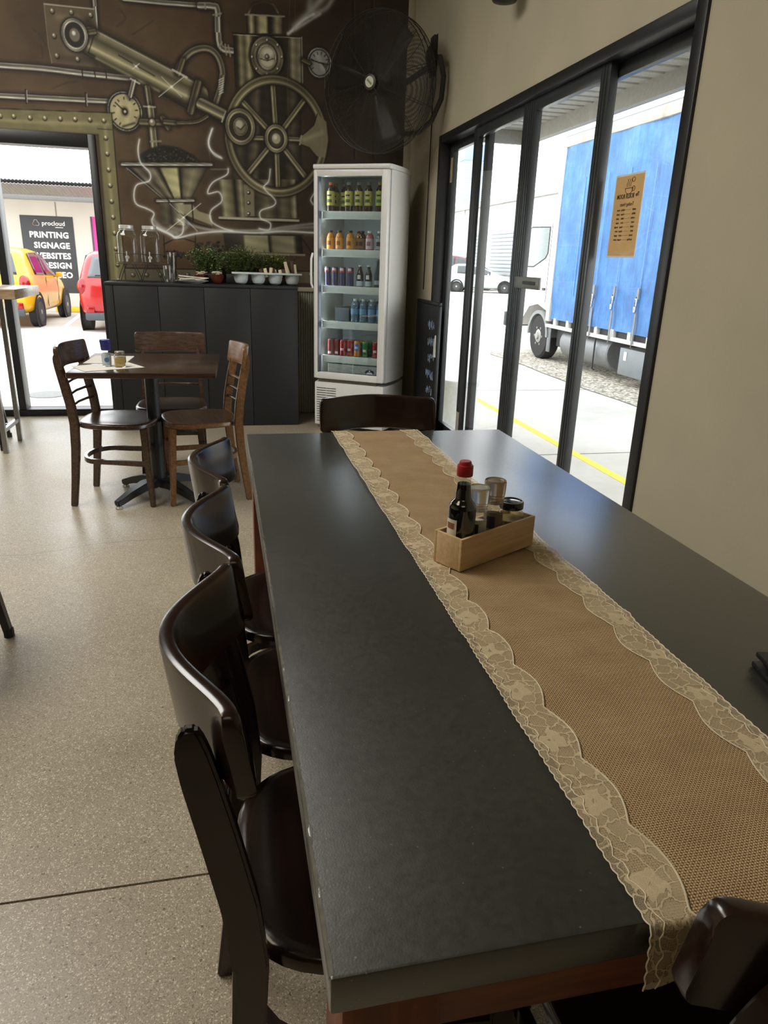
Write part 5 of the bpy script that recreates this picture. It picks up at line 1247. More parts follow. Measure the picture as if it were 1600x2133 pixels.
# ------------------------------------------------------------ sliding glass doors in the right wall (window_1)
win1 = MB(); fx0, fx1 = WX-.012, WX+.12
win1.box(fx0, fx1, R0+.001, R0+.06, 0, RH-.001, .003); win1.box(fx0, fx1, R1-.06, R1-.001, 0, RH-.001, .003); win1.box(fx0, fx1, R0+.06, R1-.06, RH-.05, RH-.001, .003); win1.box(fx0, fx1, R0+.06, R1-.06, 0, .03, .002)
for x in (WX+.016, WX+.055, WX+.1): win1.box(x-.003, x+.003, R0+.06, R1-.06, .03, .045)   # track ribs
win1 = struct(win1.build('window_1', ALU))
def panel(y0, y1, x, kind):
    m = MB(); sw = .078; t = .018; z0, z1 = .046, RH-.052
    m.box(x-t, x+t, y0, y0+sw, z0, z1, .003); m.box(x-t, x+t, y1-sw, y1, z0, z1, .003); m.box(x-t, x+t, y0+sw, y1-sw, z1-.055, z1, .003); m.box(x-t, x+t, y0+sw, y1-sw, z0, z0+.085, .003)
    for yy in (y0+sw*.33, y0+sw*.66, y1-sw*.33, y1-sw*.66): m.box(x-t-.002, x-t, yy-.004, yy+.004, z0+.01, z1-.01)   # grooves' ribs on the stiles
    o = m.build(kind, PANELM, win1); MB().box(x-.003, x+.003, y0+sw-.004, y1-sw+.004, z0+.08, z1-.05).build('pane', GLASS, o, smooth=False)
    return o
p1 = panel(4.57, 5.36, WX+.078, 'fixed_panel'); p2 = panel(3.872, 4.735, WX+.036, 'sliding_panel'); p3 = panel(3.055, 3.868, WX+.036, 'sliding_panel'); p4 = panel(2.455, 3.205, WX+.078, 'fixed_panel')
# lock with a latch slot on the meeting stile
lk = MB(); lk.box(WX+.002, WX+.0175, 3.52, 3.835, 1.185, 1.245, .004); lk = lk.build('lock_case', mat('grey_lock_metal', (120, 120, 114), 0.4, 0.4), p3)
lk2 = MB().box(WX-.0005, WX+.002, 3.56, 3.72, 1.207, 1.224, .001).build('latch_slot', BLACK, lk); 
# aluminium weather strip details and stickers
tag(MB().box(WX+.059, WX+.0599, 5.29, 5.34, 1.84, 2.0).build('maintenance_sticker', mat('cream_sticker', (206, 190, 140), 0.7), win1), 'cream sticker high on the far stile')
tag(MB().box(WX+.017, WX+.0179, 4.67, 4.73, .07, .32).build('white_sticker', PAPER, win1), 'white sticker low on the stile')
# poster on the outside of the glass, printed side out: from inside the print shows through reversed
pz0, pz1, py0, py1 = 1.345, 1.668, 2.785, 3.012
ps = thing('opening_hours_poster', 'orange brown kraft poster with print stuck to the glass of the nearest sliding door', 'poster', (WX+.0815, (py0+py1)/2, pz0))
K1 = mat('kraft_paper', (222, 180, 122), 0.8, var=0.06, scale=8)
pw = py1-py0; ph = pz1-pz0
MB().box(0, .0012, -pw/2+.007, pw/2-.007, .007, ph-.007).build('sheet', K1, ps, smooth=False)
MB().box(.0003, .0010, -pw/2, pw/2, 0, ph).build('backing_border', mat('pale_poster_border', (228, 228, 222), 0.7), ps, smooth=False)
INK = mat('dark_brown_ink', (62, 42, 24), 0.8)
PM = frame((-.0006, 0, 0), (0, 1, 0), (0, 0, 1))   # seen from inside, mirrored: local +X runs away from the viewer's right
def ptext(s, size, y, z, bold=0.0, sx=1.0):
    text(s, 'printed_text', size, INK, ps, PM @ T(y, z, 0), bold=bold, sx=sx, depth=.0002)
ptext('BOILER ROOM', .025, .018, ph*.735, .02, .82); ptext('The', .022, -.072, ph*.745, .02, .75)
ptext('Trading Hours', .020, 0, ph*.64, .01, .9)
cup = MB()
cup.tube([PM @ Vector((.03*math.cos(a)-.002, ph*.83+.022*math.sin(a), 0)) for a in [math.pi+math.pi*k/10 for k in range(11)]], .0012, 4)
cup.tube([PM @ Vector((.028*t, ph*.83, 0)) for t in (-1.1, 0, 1.05)], .0012, 4)
cup.tube([PM @ Vector((-.036+.011*math.cos(a), ph*.82+.009*math.sin(a), 0)) for a in [2*math.pi*k/10 for k in range(11)]], .0011, 4)
for dx in (-.014, .0, .014): cup.tube([PM @ Vector((dx+.004*math.sin(k*1.3), ph*.845+k*.006, 0)) for k in range(6)], .001, 4)
cup.tube([PM @ Vector((-.03+.011*math.cos(a), ph*.925+.009*math.sin(a), 0)) for a in [2*math.pi*k/9 for k in range(10)]], .0011, 4)
cup.build('printed_cup_emblem', INK, ps)
rw = MB(); rr = random.Random(3)
for k in range(8):
    z = ph*.575-k*.0165
    for x0, x1 in ((-.075, -.075+rr.uniform(.02, .036)), (.012, .012+rr.uniform(.018, .026)), (.048, .048+rr.uniform(.016, .026))):
        x = x0
        while x < x1: ww = rr.uniform(.003, .006); rw.box(-.0004, 0, x, x+ww, z-rr.uniform(.002, .004), z+rr.uniform(.002, .004)); x += ww+.0014
    rw.box(-.0004, 0, -.038, .01, z-.0005, z+.0005)
rw.build('printed_rows', INK, ps, smooth=False)
# ------------------------------------------------------------ shopfront in the back wall (door_1)
d1 = MB(); yb0, yb1 = WY-.02, WY+.13
d1.box(DX1-.055, DX1-.001, yb0, yb1, 0, DH-.001, .004); d1.box(DX0+.001, DX0+.06, yb0, yb1, 0, DH-.001, .004); d1.box(DX0+.06, DX1-.055, yb0, yb1, DH-.095, DH-.001, .004); d1.box(DX0+.06, DX1-.055, yb0, yb1, 0, .055, .004)
d1 = struct(d1.build('door_1', ALU))
for x in (-1.625, -2.5):
    MB().box(x-.028, x+.028, yb0-.004, yb1, .0555, DH-.096, .004).build('mullion', ALU, d1)
MB().box(DX0+.06, DX1-.055, WY+.05, WY+.056, .05, DH-.09).build('pane', GLASS, d1, smooth=False)
# ------------------------------------------------------------ long black table
TX0, TX1, TY0, TY1, TZ = 0.063, 0.945, 0.412, 2.328, 0.75
tb = thing('dining_table', 'long black painted dining table on a red brown timber frame', 'table', (0, 0, 0))
m = MB(); m.box(TX0, TX1, TY0, TY1, TZ-.042, TZ, .0035, seg=2)
m.build('tabletop', BOARD, tb)
ew = MB(); rr = random.Random(5); N = 300; vs = []
for k in range(N+1):
    y = TY0+.004+(TY1-TY0-.3)*k/N; wd = .0006+.0022*max(0, math.sin(k*.7)*math.sin(k*.23+1)*math.sin(k*.061))+rr.uniform(0, .0012); vs += [(TX0-.0004, y, TZ-.0045-wd*.6), (TX0+.0003, y, TZ-.0012), (TX0+.0022+wd, y, TZ+.0003)]
ew._new(vs, [(i*3+j, i*3+j+1, i*3+4+j, i*3+3+j) for i in range(N) for j in range(2)])
tag(ew.build('worn_edge', mat('worn_grey_edge', (96, 93, 84), 0.8, var=.3, scale=60), tb), 'chipped grey edge where the paint is worn')
A0, A1 = TZ-.042-.09, TZ-.042
for x0, x1, y0, y1 in ((TX0+.055, TX0+.08, TY0+.1, TY1-.1), (TX1-.08, TX1-.055, TY0+.1, TY1-.1), (TX0+.1, TX1-.1, TY0+.035, TY0+.06), (TX0+.1, TX1-.1, TY1-.06, TY1-.035)):
    MB().box(x0, x1, y0, y1, A0, A1, .002).build('apron', REDWOOD, tb)
LZ = wood('red_brown_leg_timber', (92, 48, 25), (122, 66, 36), 0.45, 'Z', 7)
for x in (TX0+.012, TX1-.102):
    for y in (TY0+.012, TY1-.102):
        MB().box(x, x+.09, y, y+.09, 0, A1, .004).build('leg', LZ, tb)
# ------------------------------------------------------------ burlap runner with two lace trims
RX0, RX1 = .352, .638
rn = thing('table_runner', 'burlap table runner with cream lace edges along the black table', 'table runner', (0, 0, TZ))
def bump(x, y):
    h = .0022*math.sin(y*21+x*7+1.3*math.sin(y*9))+.0016*math.sin(y*53+x*16+2*math.sin(x*11)); h *= .35+.65*min(1, max(0, (y-.8)/.7))
    h += .003*math.exp(-((y-.93-.12*(x-.5))/.02)**2)+.0028*math.exp(-((y-1.07+.1*(x-.5))/.016)**2)+.002*math.exp(-((y-.99+.3*(x-.5))/.012)**2)
    return max(0.0014, h+.003)
HN, HF = .07, .16     # hang at the near and far ends
S0, S1 = TY0-HN, TY1+HF
def drape(x, s, lift=0.0):
    """point of the cloth at width x and arc position s"""
    r = .006
    if s < TY0-r: return Vector((x, TY0-r-lift-.002-.006*math.sin(x*40)*min(1, (TY0-s)/HN), TZ-(TY0-s)+r))
    if s > TY1+r: return Vector((x, TY1+r+lift+.002, TZ-(s-TY1)+r))
    z = bump(x, s)
    if s < TY0+.02: z = max(.0014, z*(s-TY0)/.02)
    if s > TY1-.02: z = max(.002, z*(TY1-s)/.02)
    return Vector((x, s, TZ+z+lift))
def cloth(name, m, fx0, fx1, nu, nv, lift, uvf, parent):
    bmx = MB(); P = {}
    bmx.grid(lambda u, v: (lambda s: drape(fx0(s)+(fx1(s)-fx0(s))*u, s, lift)-Vector((0, 0, TZ)))(S0+(S1-S0)*v), nu, nv)
    o = bmx.build(name, m, parent, ang=3); uv = o.data.uv_layers.new(name='UVMap'); 
    for lp in o.data.loops:
        i = lp.vertex_index; u = (i % (nu+1))/nu; v = (i//(nu+1))/nv; s = S0+(S1-S0)*v; uv.data[lp.index].uv = uvf(u, v, s, fx0(s)+(fx1(s)-fx0(s))*u)
    return o
bc = cloth('burlap_cloth', BURLAP, lambda s: RX0+.006, lambda s: RX1-.006, 40, 420, 0, lambda u, v, s, x: (x, s), rn)
def scal(s, per, amp, ph=0): return amp*abs(math.sin(math.pi*s/per+ph))
for side in (0, 1):
    if side == 0: a = lambda s: RX0-.004-scal(s, .014, .0022); b = lambda s: RX0+.040+scal(s, .105, .014, .2)
    else: a = lambda s: RX1-.040-scal(s, .105, .014, .9); b = lambda s: RX1+.004+scal(s, .014, .0022)
    flip = (lambda u: u) if side == 0 else (lambda u: 1-u)
    o = cloth('lace_trim', LACE, a, b, 8, 900, .0016, lambda u, v, s, x: (s+side*.05, (flip(u))*.058), rn)
    # thicker corded edge threads of the lace
    e = MB()
    for f, r in ((a, .0009), (b, .0010)):
        e.tube([drape(f(S0+(S1-S0)*k/700), S0+(S1-S0)*k/700, .0020)-Vector((0, 0, TZ)) for k in range(701)], r, 4)
    g = (lambda s: a(s)+.012) if side == 0 else (lambda s: b(s)-.012)
    e.tube([drape(g(S0+(S1-S0)*k/500)+.003*math.sin(k*.9), S0+(S1-S0)*k/500, .0020)-Vector((0, 0, TZ)) for k in range(501)], .0007, 4)
    e.build('edge_cord', mat('cream_thread', (216, 204, 176), 0.85), o)
# ------------------------------------------------------------ wooden condiment box and what stands in it
ba = math.atan2(.109, .192); bx = Vector((.4145, 1.1525, TZ+.0065)); RB = Matrix.Translation(bx) @ Matrix.Rotation(ba, 4, 'Z')
BW, BD, BH, BT = .222, .070, .064, .006
cb = thing('condiment_box', 'open pale wooden box holding bottles and jars on the burlap runner', 'box', bx, ba)
MB().box(0, BW, 0, BT, 0, BH, .0008).build('side_board', PINE, cb); MB().box(0, BW, BD-BT, BD, 0, BH, .0008).build('side_board', PINE, cb)
MB().box(.0002, BT, BT, BD-BT, 0, BH-.0003, .0006).build('end_board', PINE, cb); MB().box(BW-BT, BW-.0002, BT, BD-BT, 0, BH-.0003, .0006).build('end_board', PINE, cb); MB().box(BT, BW-BT, BT, BD-BT, .001, .007).build('base_board', PINE, cb)
def inbox(u, v=.036): p = RB @ Vector((u, v, .0072)); return p
def band(r0, z0, z1, a0, a1, n=14):
    """curved label patch around a bottle"""
    m = MB(); m.grid(lambda u, v: Vector((r0*math.cos(a0+(a1-a0)*u), r0*math.sin(a0+(a1-a0)*u), z0+(z1-z0)*v)), n, 1); return m
# bottle of dark sauce
sb = thing('sauce_bottle', 'dark sauce bottle with red cap at the near end of the wooden box', 'bottle', inbox(.036))
prof = [(.024, 0), (.0265, .004), (.0265, .103), (.0256, .109), (.0222, .115), (.0176, .120), (.0152, .125), (.0135, .145), (.0122, .16), (.0115, .169)]
MB().lathe(prof, 28).build('bottle_glass', JAR, sb)
MB().lathe([(.022, .002), (.0259, .006), (.0261, .103), (.0252, .109), (.0218, .115), (.0172, .120), (.0148, .125), (.0131, .145), (.0126, .151)], 28).build('dark_sauce', mat('soy_sauce', (12, 8, 6), 0.12, var=0.02), sb)
MB().lathe([(.0145, .166), (.0152, .1675), (.0152, .185), (.0142, .187), (.0118, .1875), (.0112, .1925), (.0098, .1945)], 24).build('cap', mat('red_plastic', (150, 24, 30), 0.4, var=0.03), sb)
lb = band(.02665, .02, .085, math.radians(168), math.radians(232)).build('label', mat('cream_label', (206, 198, 180), 0.7), sb)
band(.02685, .066, .078, math.radians(180), math.radians(222)).build('label_print', mat('brown_print', (128, 84, 58), 0.7), sb)
band(.02685, .048, .053, math.radians(180), math.radians(222)).build('label_print', mat('brown_print', (128, 84, 58), 0.7), sb)
# salt and pepper grinders
def grinder(name, label, u, h, fill, fillname, capm, labm):
    g = thing(name, label, 'grinder', inbox(u, .038))
    k = h/.125
    MB().lathe([(.0185, 0), (.0195, .002), (.0195, h-.057), (.0188, h-.052), (.0188, h-.046)], 26).build('jar_body', JAR, g)
    MB().lathe([(.0172, .002), (.018, .004), (.018, h-.07)], 24).build(fillname, fill, g)
    zc = h-.125
    MB().lathe([(r, z+zc) for r, z in ((.0197, .079), (.0197, .082), (.0185, .083), (.0185, .086), (.0199, .087), (.0199, .09), (.0192, .091), (.0206, .098), (.0216, .119), (.0216, .122), (.0205, .125), (.0195, .1255), (.0185, .123))], 28).build('grinder_cap', capm, g)
    band(.01965, .012, h-.062, math.radians(190), math.radians(330)).build('label', labm, g)
    band(.0198, .045, h-.07, math.radians(205), math.radians(262)).build('label_print', mat('dark_print', (44, 38, 34), 0.7), g)
    band(.0198, .016, .022, math.radians(215), math.radians(300)).build('label_print', mat('dark_print', (44, 38, 34), 0.7), g)
CAPC = mat('clear_frosted_cap', (214, 212, 204), 0.12, var=0.03, trans=0.75); CAPB = mat('smoky_brown_cap', (178, 162, 140), 0.12, var=0.05, trans=0.7)
grinder('salt_grinder', 'clear salt grinder with pale cap between sauce bottle and brown grinder', .083, .135, mat('sea_salt', (214, 208, 194), 0.8, bump=.5, bscale=500), 'salt', CAPC, mat('pale_green_label', (176, 178, 158), 0.7))
grinder('pepper_grinder', 'pepper grinder with brownish cap, taller than the salt grinder beside it', .132, .140, mat('peppercorns', (58, 44, 36), 0.8, var=.5, scale=400, bump=.6, bscale=500), 'peppercorns', CAPB, mat('brown_label', (112, 92, 80), 0.7))
jr = thing('relish_jar', 'squat glass jar with black lid at the far end of the wooden box', 'jar', inbox(.186, .0355))
MB().lathe([(.024, 0), (.027, .003), (.027, .054), (.0255, .063), (.021, .07), (.021, .078)], 28).build('jar_glass', JAR, jr)
MB().lathe([(.0235, .003), (.0255, .006), (.0255, .05)], 24).build('relish', mat('mustard_relish', (132, 112, 62), 0.6, var=.25, scale=200), jr)
MB().lathe([(.0235, .072), (.0245, .073), (.0245, .085), (.0235, .087), (.0215, .0872), (.0195, .0855), (.008, .0865)], 30).build('lid', mat('black_gloss_lid', (16, 16, 18), 0.12, coat=.5), jr)
MB().tube([(.0222*math.cos(2*math.pi*k/30), .0222*math.sin(2*math.pi*k/30), .0872) for k in range(30)], .0007, 5, closed=True).build('lid_rim', mat('pale_rim', (190, 190, 190), 0.3), jr)
# folded black wallet at the right edge of the frame
wl = thing('bill_folder', 'folded black leather bill folder lying on the table right of the runner', 'folder', (.735, .725, TZ+.0005), math.radians(-12))
LE = mat('black_leather', (18, 18, 19), 0.42, bump=.3, bscale=300)
MB().box(0, .19, -.06, .055, .0004, .009, .002).build('cover', LE, wl); MB().box(.002, .19, -.06, .053, .0175, .0255, .002).build('cover', LE, wl)
MB().box(.012, .185, -.058, .046, .009, .0175).build('pages', mat('dark_pages', (30, 30, 30), 0.7), wl)
# ------------------------------------------------------------ bentwood cafe chairs
def make_chair(label, M1, group, CV=.078):
    t = thing('bentwood_chair', label, 'chair', (0, 0, 0), 0, group)
    # saddle seat, rounded outline
    ol = []
    for k in range(40):
        a = 2*math.pi*k/40; c, s = math.cos(a), math.sin(a); e = .62
        x = .203*abs(c)**e*(1 if c >= 0 else -1); y = .2*abs(s)**e*(1 if s >= 0 else -1); x *= 1+.05*(y/.2); ol.append((x, y+.005))
    m = MB(); rings = []
    for f, z in ((.95, .424), (1.0, .43), (1.0, .447), (.975, .4535), (.9, .4545), (.6, .448), (.3, .446)):
        rings.append([Vector((x*f, (y-.005)*f+.005, z)) for x, y in ol])
    vs = [p for R in rings for p in R]; n = len(ol); fs = []
    for j in range(len(rings)-1):
        for i in range(n): fs.append((j*n+i, j*n+(i+1) % n, (j+1)*n+(i+1) % n, (j+1)*n+i))
    fs += [tuple(range(n))[::-1], tuple((len(rings)-1)*n+i for i in range(n))]
    m._new(vs, fs); m.build('seat', M1, t, ang=.9)
    # rear legs run up into the back posts
    for s in (-1, 1):
        path = [(.178, -.226, 0), (.175, -.206, .15), (.172, -.187, .32), (.171, -.180, .45), (.170, -.190, .55), (.168, -.211, .66), (.165, -.227, .735), (.163, -.235, .775), (.163, -.237, .797), (.163, -.236, .808)]
        P = [(s*x, y, z) for x, y, z in path]; sec = [(.024, .034), (.026, .038), (.027, .044), (.027, .046), (.026, .047), (.025, .046), (.024, .044), (.023, .039), (.021, .028), (.015, .014)]
        m = MB(); V = [Vector(p) for p in P]; vs = []
        for p, (a, b) in zip(V, sec):
            vs += [p+Vector((sx*a/2, sy*b/2, 0)) for sx, sy in ((-1, -1), (1, -1), (1, 1), (-1, 1))]
        fs = [(i*4+j, i*4+(j+1) % 4, i*4+4+(j+1) % 4, i*4+4+j) for i in range(len(V)-1) for j in range(4)]+[(3, 2, 1, 0), tuple(len(vs)-4+j for j in range(4))]
        m._new(vs, fs); bmesh.ops.bevel(m.bm, geom=[e for e in m.bm.edges], offset=.004, segments=2, affect='EDGES'); m.build('rear_leg', M1, t, ang=.8)
        m = MB(); P = [Vector((s*.150, .168, .428)), Vector((s*.165, .18, .2)), Vector((s*.176, .192, 0))]; vs = []
        for p, a in zip(P, (.040, .034, .026)): vs += [p+Vector((sx*a/2, sy*a/2, 0)) for sx, sy in ((-1, -1), (1, -1), (1, 1), (-1, 1))]
        fs = [(i*4+j, i*4+(j+1) % 4, i*4+4+(j+1) % 4, i*4+4+j) for i in range(2) for j in range(4)]+[(3, 2, 1, 0), (8, 9, 10, 11)]
        m._new(vs, fs); bmesh.ops.bevel(m.bm, geom=[e for e in m.bm.edges], offset=.004, segments=2, affect='EDGES'); m.build('front_leg', M1, t, ang=.8)
    # curved top rail with rolled upper edge
    NU = 36; sect = [(-.5, .0), (-.5, .92), (-.42, .98), (-.2, 1.0), (.2, 1.0), (.42, .98), (.5, .92), (.5, .0), (.3, -.03), (-.3, -.03)]
    m = MB(); vs = []
    us = [-1, -.993, -.98, -.96, -.93, -.89]+[-.84+1.68*i/24 for i in range(25)]+[.89, .93, .96, .98, .993, 1]
    for u in us:
        x = .207*math.sin(u*1.05)/math.sin(1.05); y0 = -.262+CV*(1-math.cos(u*math.pi))/2; dxx = .207*1.05*math.cos(u*1.05)/math.sin(1.05); dyy = CV*math.pi*math.sin(u*math.pi)/2
        nn = Vector((-dyy, dxx, 0)).normalized(); e = 1-min(1, (1-abs(u))*.215/.022); e = 1-math.sqrt(max(0, 1-e*e)); hb = .732+.016*e; ht = .846-.022*e
        for a, b in sect:
            z = hb+(ht-hb)*b; vs.append(Vector((x, y0-.014*(b-.5), z))+nn*(a*.021))
    k = len(sect); fs = [(i*k+j, i*k+(j+1) % k, (i+1)*k+(j+1) % k, (i+1)*k+j) for i in range(NU) for j in range(k)]+[tuple(range(k))[::-1], tuple(NU*k+j for j in range(k))]
    m._new(vs, fs); m.build('top_rail', M1, t, ang=.75)
    for z, y in ((.655, -.197), (.595, -.188), (.535, -.182)):
        MB().tube([(-.168, y, z), (-.1, y-.02, z), (0, y-.03, z), (.1, y-.02, z), (.168, y, z)], .0075, 8).build('back_slat', M1, t, ang=2)
    # bent stretcher loop round the back of the legs, and the front cross bar
    P = [(.166, .185, .235), (.150, .0, .24)]+[(.150*math.cos(a)*(1 if True else 1), -.09+.10*-math.sin(a), .243) for a in [k*math.pi/10 for k in range(11)]]+[(-.150, .0, .24), (-.166, .185, .235)]
    MB().tube(P, 0, sq=(.017, .026)).build('stretcher', M1, t, ang=.8)
    MB().tube([(-.152, .165, .3), (0, .165, .3), (.152, .165, .3)], 0, sq=(.02, .016)).build('front_stretcher', M1, t, ang=.8)
    return t
ch0 = make_chair('', DARKWOOD, 'dark chairs around the long table')
def put(o, x, y, rz, label): o.location = (x, y, 0); o.rotation_euler = (0, 0, rz); o['label'] = label; return o
R90 = math.pi/2
put(ch0, .182, .853, -R90, 'dark wooden chair nearest the camera on the left side of the long table')
put(copy_tree(ch0), .19, 1.275, -R90+.03, 'dark wooden chair in the middle of the three left of the long table')
put(copy_tree(ch0), .185, 1.695, -R90-.02, 'dark wooden chair farthest along the left side of the long table')
put(copy_tree(ch0), .525, 2.235, math.pi, 'dark wooden chair at the far end of the long table before the fridge')
put(copy_tree(ch0), .558, .53, -.03, 'dark wooden chair at the near end of the runner, seen from behind')
# second set: chairs at the small square table
LIT = wood('dark_wood_lit', (54, 39, 30), (82, 62, 48), 0.27, 'X', 6, 0.25)  # the dark chair wood lightened, with glare put into the colour
ch1 = make_chair('', LIT, 'chairs around the small square table', .046); ch1['group'] = 'chairs around the small square table'
d = math.atan2(.385, .064)
put(ch1, -.565, 4.035, d-math.pi, 'dark brown wooden chair left of the small table, side on against the daylight')
put(copy_tree(ch1), -.312, 4.435, math.pi+.02, 'dark brown wooden chair behind the small table, facing the camera')
ch2 = make_chair('', MIDWOOD, 'chairs around the small square table', .046)
put(ch2, -.14, 4.035, math.pi/2+.165, 'lighter brown wooden chair right of the small table')
# ------------------------------------------------------------ small square table on a pedestal
ct = thing('cafe_table', 'small square walnut cafe table on a black four foot pedestal', 'table', (-.385, 4.03, 0), math.radians(-1.5))
MB().box(-.345, .355, -.385, .365, .722, .75, .004).build('tabletop', TABLETOP, ct)
CI = mat('black_cast_iron', (40, 43, 46), 0.35, 0.2, var=.1)
MB().lathe([(.036, .07), (.036, .69), (.05, .70), (.05, .721)], 24).build('column', CI, ct); MB().box(-.16, .16, -.16, .16, .7005, .7215, .004).build('top_plate', CI, ct)
MB().lathe([(.07, .075), (.065, .09), (.045, .105), (.0365, .11)], 24).build('hub', CI, ct)
for k in range(4):
    a = math.radians(48+90*k); c, s = math.cos(a), math.sin(a); o = MB()
    P = [(.03, .085), (.1, .085), (.2, .06), (.27, .036), (.3, .028)]; sec = [(.07, .05), (.066, .048), (.052, .04), (.044, .034), (.036, .03)]
    o.tube([(r*c, r*s, z) for r, z in P], 0, sq=sec); bmesh.ops.bevel(o.bm, geom=list(o.bm.edges), offset=.005, segments=2, affect='EDGES'); o = o.build('foot', CI, ct, ang=.7)
    MB().lathe([(.018, 0), (.02, .004), (.014, .014)], 14, T(.285*c, .285*s, .0)).build('glide', mat('silver_glide', (170, 170, 165), 0.4, 0.5), o)
# menus lying on it, shaker and jar
mn = MB().box(-.15, .15, -.105, .105, 0, .0015).build('menu_sheet', PAPER, smooth=False); mn.location = (-.575, 3.85, .7506); mn.rotation_euler = (0, 0, .5); tag(mn, 'white paper menu under the shaker and jar on the small table', 'menu')
mn2 = MB().box(-.105, .105, -.15, .15, 0, .0012).build('menu_sheet', PAPER, smooth=False); mn2.location = (-.60, 4.12, .7506); mn2.rotation_euler = (0, 0, -.05); tag(mn2, 'pale paper menu behind the shaker at the back left of the small table', 'menu')
sk = thing('salt_shaker', 'glass salt shaker with tall blue lid on the small table', 'shaker', (-.578, 3.865, .7522))
MB().lathe([(.021, 0), (.0235, .003), (.0235, .05), (.02, .066), (.019, .084)], 22).build('shaker_body', glass('shaker_plastic', (.9, .92, .93), 1.5), sk)
MB().lathe([(.021, .003), (.0222, .005), (.0222, .05), (.019, .066)], 20).build('salt', mat('table_salt', (200, 204, 208), .8), sk)
MB().lathe([(.021, .08), (.023, .084), (.0255, .118), (.0265, .12), (.0265, .13), (.024, .133)], 24).build('lid', mat('blue_plastic', (42, 44, 118), .4), sk)
band(.0237, .015, .05, math.radians(215), math.radians(330)).build('label', mat('blue_white_label', (186, 196, 204), .6), sk)
MB().lathe([(.012, .0), (.012, .0004)], 18, frame((0.004, -.0240, .034), (1, 0, 0), (0, 0, 1))).build('label_print', mat('blue_print', (70, 110, 150), .6), sk)
jj_ = thing('mustard_jar', 'small square glass jar of mustard beside the blue shaker', 'jar', (-.51, 3.84, .7522))
MB().box(-.026, .026, -.026, .026, 0, .062, .006).build('jar_glass', JAR, jj_); MB().box(-.0235, .0235, -.0235, .0235, .003, .05, .005).build('mustard', mat('grain_mustard', (186, 154, 92), .6, var=.15, scale=300), jj_)
MB().lathe([(.023, .062), (.024, .064), (.024, .076), (.022, .078)], 24).build('lid', mat('pale_gold_lid', (150, 140, 116), .3, .4), jj_)
# ------------------------------------------------------------ bar table and stools at the left edge
ht = thing('bar_table', 'tall bar table with rough timber top at the left edge of the view', 'table', (0, 0, 0))
MB().box(-2.4, -1.245, 4.98, 5.62, 1.002, 1.062, .004).build('tabletop', SLAB, ht)
for x in (-1.452, -2.28):
    for y in (5.07, 5.435): MB().tube([(x, y, 0), (x, y, .99), (x, y, 1.0015)], 0, sq=(.03, .03)).build('leg', STEEL, ht, smooth=False)
    MB().box(x-.012, x+.012, 5.086, 5.42, .14, .165).build('rail', STEEL, ht, smooth=False)
MB().box(-2.265, -1.467, 5.24, 5.265, .141, .164).build('rail', STEEL, ht, smooth=False)
def stool(x, y, rz, label):
    s = thing('bar_stool', label, 'stool', (x, y, 0), rz, 'black metal bar stools'); m = BLACK
    MB().box(-.16, .16, -.16, .16, .66, .68, .008).build('seat', m, s)
    for sx in (-1, 1):
        for sy in (-1, 1):
            l = MB().tube([(sx*.13, sy*.13, .66), (sx*.2, sy*.2, .012)], 0, sq=[(.034, .03), (.028, .024)]).build('leg', m, s, ang=.5)
            MB().lathe([(.018, 0), (.018, .03)], 10, T(sx*.2, sy*.2, 0)).build('rubber_foot', RUB, l)
    MB().tube([(sx*.178, sy*.178, .22) for sx, sy in ((1, 1), (-1, 1), (-1, -1), (1, -1))], .008, 8, closed=True).build('foot_ring', CHROME, s)
    return s
stool(-.985, 2.262, 0, 'black metal bar stool standing alone on the floor, cut by the left edge'); stool(-1.72, 5.12+.2, .15, 'black metal stool tucked under the tall bar table')
# ------------------------------------------------------------ black counter against the back wall
CX0, CX1, CY0, CY1, CZ = -.835, .59, 5.79, 6.27, 1.092
cu = thing('side_counter', 'black panelled side counter against the painted wall', 'counter', (0, 0, 0))
MB().box(CX0+.012, CX1-.012, CY0+.02, CY1, 0, CZ-.022, .003).build('carcass', BLACKM, cu)
MB().box(CX0, CX1, CY0, CY1+.005, CZ-.022, CZ, .003).build('countertop', BLACKM, cu)
xs = [CX0+.004, -.775, -.457, -.124, .222, CX1-.004]
for a, b in zip(xs[:-1], xs[1:]): MB().box(a+.0018, b-.0018, CY0+.004, CY0+.0205, .004, CZ-.024, .0015).build('front_panel', BLACKM, cu)
MB().box(CX1-.0125, CX1-.001, CY0+.022, CY1, .004, CZ-.024, .002).build('end_panel', BLACKM, cu)
# two glass drink dispensers on one wire stand
WIRE = mat('black_wire', (22, 22, 23), .4); LID = mat('bright_jar_lid', (206, 206, 200), .3, .25); TAPM = mat('bright_tap', (200, 200, 196), .25, .4); TUMB = glass('tumbler_glass', (.985, .99, .99), 1.8)
wsd = thing('dispenser_stand', 'black wire stand carrying the two glass drink dispensers', 'stand', (-.59, 6.03, CZ))
m = MB(); 
for z in (.128, .20):
    m.tube([(x, y, z) for x, y in ((-.165, -.085), (.165, -.085), (.165, .085), (-.165, .085))], .0028, 6, closed=True)
for x in (-.165, 0, .165): m.tube([(x, -.085, .128), (x, -.085, .2)], .0025, 6); m.tube([(x, -.085, .128), (x, .085, .128)], .0025, 6)
m.build('frame', WIRE, wsd)
for x, dx in ((-.11, -.05), (-.05, .05), (.05, -.05), (.11, .05)):
    for y in (-.085, .085): MB().tube([(x, y, .127), (x+dx*.5, y, .07), (x+dx, y*1.02, .003), (x+dx*1.3, y*1.02, .003)], .0028, 6).build('leg', WIRE, wsd)
